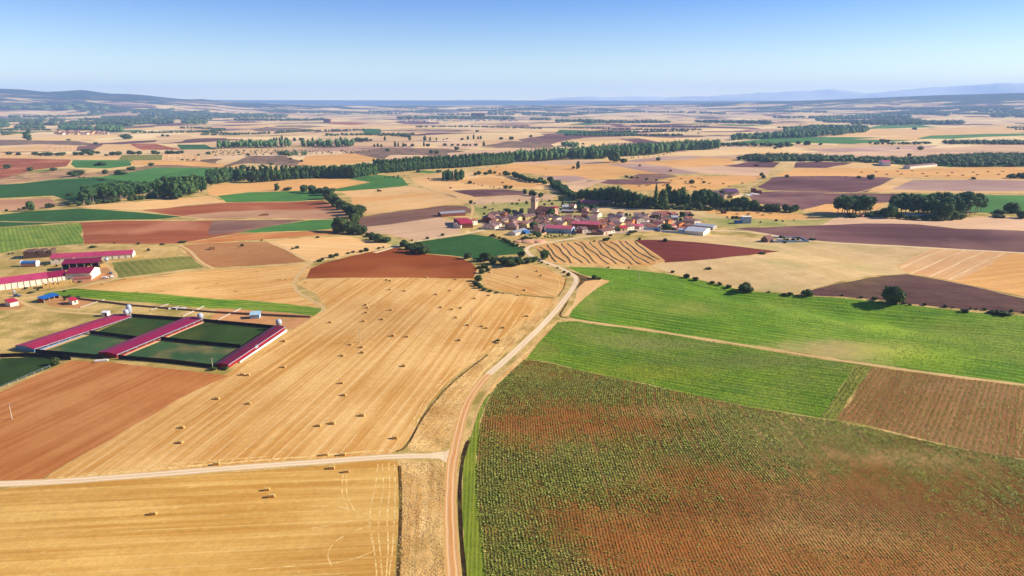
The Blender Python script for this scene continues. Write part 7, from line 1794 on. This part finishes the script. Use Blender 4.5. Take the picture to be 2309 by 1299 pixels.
# bales dotted far off
for (x, y) in [(2309-i*19-(i%3)*5, 386+(i*7)%13) for i in range(1, 20)]:
    o = bpy.data.objects.new('straw_bale', bale_me); COL.objects.link(o); o.location = P3(x, y); o.scale = (1.6, 2.4, 1.6)
    tag(o, 'tiny dark bale scattered on the straw field at the right ridge', 'straw bale', 'bales on the right ridge field')
for (x, y) in [(1640,470),(1662,484),(1688,483),(1709,481),(1738,482),(1686,486),(1640,475),(1720,486)]:
    o = bpy.data.objects.new('straw_bale', bale_me); COL.objects.link(o); o.location = P3(x, y); o.scale = (1.3, 1.6, 1.3)
    tag(o, 'bale on the orange straw strip right of the village', 'straw bale', 'bales on the strip right of the village')
for (x, y) in [(1442,420),(1458,419),(1462,417),(1465,418),(1536,404),(1575,403),(1583,405),(1496,419),(1501,416),(1508,415),(1560,421),(1567,423),(1600,414),(1631,415),(1674,414),(1645,421),(1549,431),(1513,408)]:
    o = bpy.data.objects.new('straw_bale', bale_me); COL.objects.link(o); o.location = P3(x, y); o.scale = (1.5, 2.2, 1.5)
    tag(o, 'small bale on the orange straw behind the village poplars', 'straw bale', 'bales behind the village poplars')
# the far left village and the far town
random.seed(21)
def tiny_house(x, y, L, w, h, roof, wall, label, group):
    px, py = P(x, y); rz = random.uniform(-.5, .5)
    e = empty('far_house', (px, py, float(hgt(px, py))), rz); tag(e, label, 'house', group)
    MB().box(-L/2,-w/2,-1,L/2,w/2,h).build('wall', wall, e)
    r = 2.2
    MB().add([(-L/2-.4,-w/2-.4,h+.01),(L/2+.4,-w/2-.4,h+.01),(L/2+.4,w/2+.4,h+.01),(-L/2-.4,w/2+.4,h+.01),(-L/2-.4,0,h+r),(L/2+.4,0,h+r)],[(0,3,2,1),(0,1,5,4),(2,3,4,5),(1,2,5),(3,0,4)]).build('roof', roof, e)
for i in range(46):
    x = 130 + 112 * (i / 45) + random.uniform(-3, 3); y = 299 + random.uniform(-1, 4.5)
    tiny_house(x, y, random.uniform(12, 22), random.uniform(9, 13), random.uniform(4, 7), random.choice([R_REDT, R_BROWN, R_MAUVE]), random.choice([W_WHITE, W_CREAM, W_PINK, W_STONE]),
               'small house with reddish roof in the far left village on the plain', 'houses of the far left village')
for i in range(60):
    x = 905 + 260 * (i / 59) + random.uniform(-3, 3); y = 272.5 + random.uniform(-1.5, 1.5)
    tiny_house(x, y, random.uniform(20, 36), random.uniform(14, 20), random.uniform(6, 10), random.choice([R_MAUVE, R_REDT, R_LGREY]), random.choice([W_WHITE, W_CREAM, W_GREYW]),
               'tiny pale building in the far hazy town near the horizon', 'buildings of the far town')
# square mounds of the quarry and far castle rock
for (x, y, wpx, hpx, lb) in [(739,277,15,9,'small square brown rock mound on the far plain'), (1078,269,32,14,'broad flat topped rock above the far town'), (520,259,16,4,'flat dark block on the far left plain')]:
    p = P3(x, y); s = ppm(x, y); W2, H2 = wpx / s / 2, hpx / s
    m = MB().add([(-W2,-W2,-3),(W2,-W2,-3),(W2,W2,-3),(-W2,W2,-3),(-W2*.94,-W2*.9,H2),(W2*.94,-W2*.9,H2*.94),(W2*.92,W2*.9,H2),(-W2*.93,W2*.9,H2*.97)],[(4,5,6,7),(0,1,5,4),(1,2,6,5),(2,3,7,6),(3,0,4,7)])
    o = m.build('rock_mound', W_BRICK); o.location = p; tag(o, lb, 'rock')

# raked straw windrows on the field beside the white road
def windrows():
    base = np.array(P(1302, 545)); far_ = np.array(P(1357, 592)); d = far_ - base; L0 = np.linalg.norm(d); d /= L0; nrm = np.array([-d[1], d[0]])
    poly = [f for f in FIELDS if f[1] == 'windrows'][0][2]; R = random.Random(5); q0 = np.array(P(1340, 570)); cnt = 0
    for k in range(-16, 17):
        t = np.arange(-110, 110, 3.0); ph = R.uniform(0, 6); am = R.uniform(.5, 1.6)
        wob = am * np.sin(t / 17 + ph) + .6 * np.sin(t / 6.5 + ph * 2)
        X = q0[0] + d[0] * t + nrm[0] * (k * 6.6 + wob); Y = q0[1] + d[1] * t + nrm[1] * (k * 6.6 + wob)
        m = inside(poly, X, Y) & inside(poly, X + 5 * d[0], Y + 5 * d[1]) & inside(poly, X - 5 * d[0], Y - 5 * d[1])
        X, Y = X[m], Y[m]
        if len(X) < 5: continue
        V = []; F_ = []
        x0, y0 = X[0], Y[0]; z0 = float(hgt(x0, y0))
        for i in range(len(X)):
            z = float(hgt(X[i], Y[i])) - z0; w = .75 * R.uniform(.8, 1.2); hh = .62 * R.uniform(.7, 1.25)
            for s_, zz in ((-1, -.05), (-.45, hh * .85), (.4, hh), (1, -.05)): V.append((X[i] - x0 + nrm[0] * w * s_, Y[i] - y0 + nrm[1] * w * s_, z + zz))
            if i:
                a = (i - 1) * 4
                for j in range(3): F_.append((a + j, a + j + 1, a + j + 5, a + j + 4))
        o = mesh_obj('straw_windrow', V, F_, STRAWM); o.location = (x0, y0, z0)
        tag(o, 'wavy windrow of cut straw on the raked field beside the white road', 'windrow', 'straw windrows on the raked field'); cnt += 1
    print('windrows', cnt)
windrows()
# ---- groups that share one look: tell the members apart by their order in the photo
def ordn2(n):
    if n < 100: return ordn(n)
    h = {1: 'one', 2: 'two', 3: 'three'}[n // 100]; r = n % 100
    return h + '-hundred' + ('th' if r == 0 else '-' + ordn(r))
def number_labels(limit=330):
    by = {}
    for o in S.objects:
        if o.parent is None and 'group' in o and o.get('kind') is None and 'label' in o: by.setdefault(o['label'], []).append(o)
    for lb, os_ in by.items():
        if len(os_) < 2 or len(os_) > limit or len(lb.split()) > 13: continue
        os_.sort(key=lambda o: o.location.x / o.location.y)
        for i, o in enumerate(os_): o['label'] = '%s, %s from left' % (lb, ordn2(i + 1)) if i else '%s, leftmost one' % lb
number_labels()
# ================================================================== far mountains and haze
def mountains():
    prof = [(-300,238),(700,238),(830,236),(880,231),(930,228),(980,232),(1010,230),(1040,225.5),(1100,226.5),(1150,226),(1185,229),(1230,225),(1300,220.5),
            (1370,220),(1440,218),(1500,221),(1560,219),(1600,217.5),(1680,214),(1750,210),(1800,206),(1870,204),(1900,207),(1945,213),(2000,208),
            (2050,203),(2100,200.5),(2150,198),(2200,194),(2245,191.5),(2309,193),(2500,197),(2900,205)]
    R0 = 22800.0
    random.seed(3)
    cols = np.arange(650, 2900, 6)
    depth = [(-1600, 0.0), (-1200, .35), (-800, .62), (-400, .86), (0, 1.0), (600, .75), (1600, .3), (2600, 0.0)]
    V = []; 
    for ci, px in enumerate(cols):
        t = (px - 1154.5) / (FPX / cos(PITCH))
        top = CAM_H + R0 * (240 - interp(px, prof)) / FPX
        for k, (dr, f) in enumerate(depth):
            nz = (sin(px * .031 + k * 1.3) + .6 * sin(px * .083 - k * 2.1) + .4 * sin(px * .19 + k)) * (10 if 0 < f < 1 else 12) * (f > 0)
            r = R0 + dr + 200 * sin(px * .02 + k)
            z = max(0, top * f + nz * f) if f > 0 else -50
            V.append((t * r, r, z))
    n = len(depth); F_ = []
    for i in range(len(cols) - 1):
        for k in range(n - 1):
            a = i * n + k; F_.append((a, a + n, a + n + 1, a + 1))
    N = NT('mountain_rock')
    geo = N.n('ShaderNodeNewGeometry').outputs['Position']
    col = N.mix(N.mapr(N.noise(geo, 0.0006, 4.0, .6), .4, .6), (0.50, 0.52, 0.54), (0.62, 0.62, 0.60))
    m = N.out(col, 0.95)
    o = mesh_obj('mountains', V, F_, m, None, True)
    o['kind'] = 'structure'
mountains()

mb = MB(); mb.box(-30000, -3000, -120, 30000, 26500, 860)
hz = mb.build('haze', None)
hz.data.materials.clear()
hm = bpy.data.materials.new('haze_air'); hm.use_nodes = True
t = hm.node_tree; t.nodes.clear()
pv = t.nodes.new('ShaderNodeVolumePrincipled')
pv.inputs['Color'].default_value = HAZE_COL
pv.inputs['Density'].default_value = HAZE_DENS
pv.inputs['Anisotropy'].default_value = 0.0
oo = t.nodes.new('ShaderNodeOutputMaterial')
t.links.new(pv.outputs[0], oo.inputs['Volume'])
hz.data.materials.append(hm)
hz['kind'] = 'stuff'
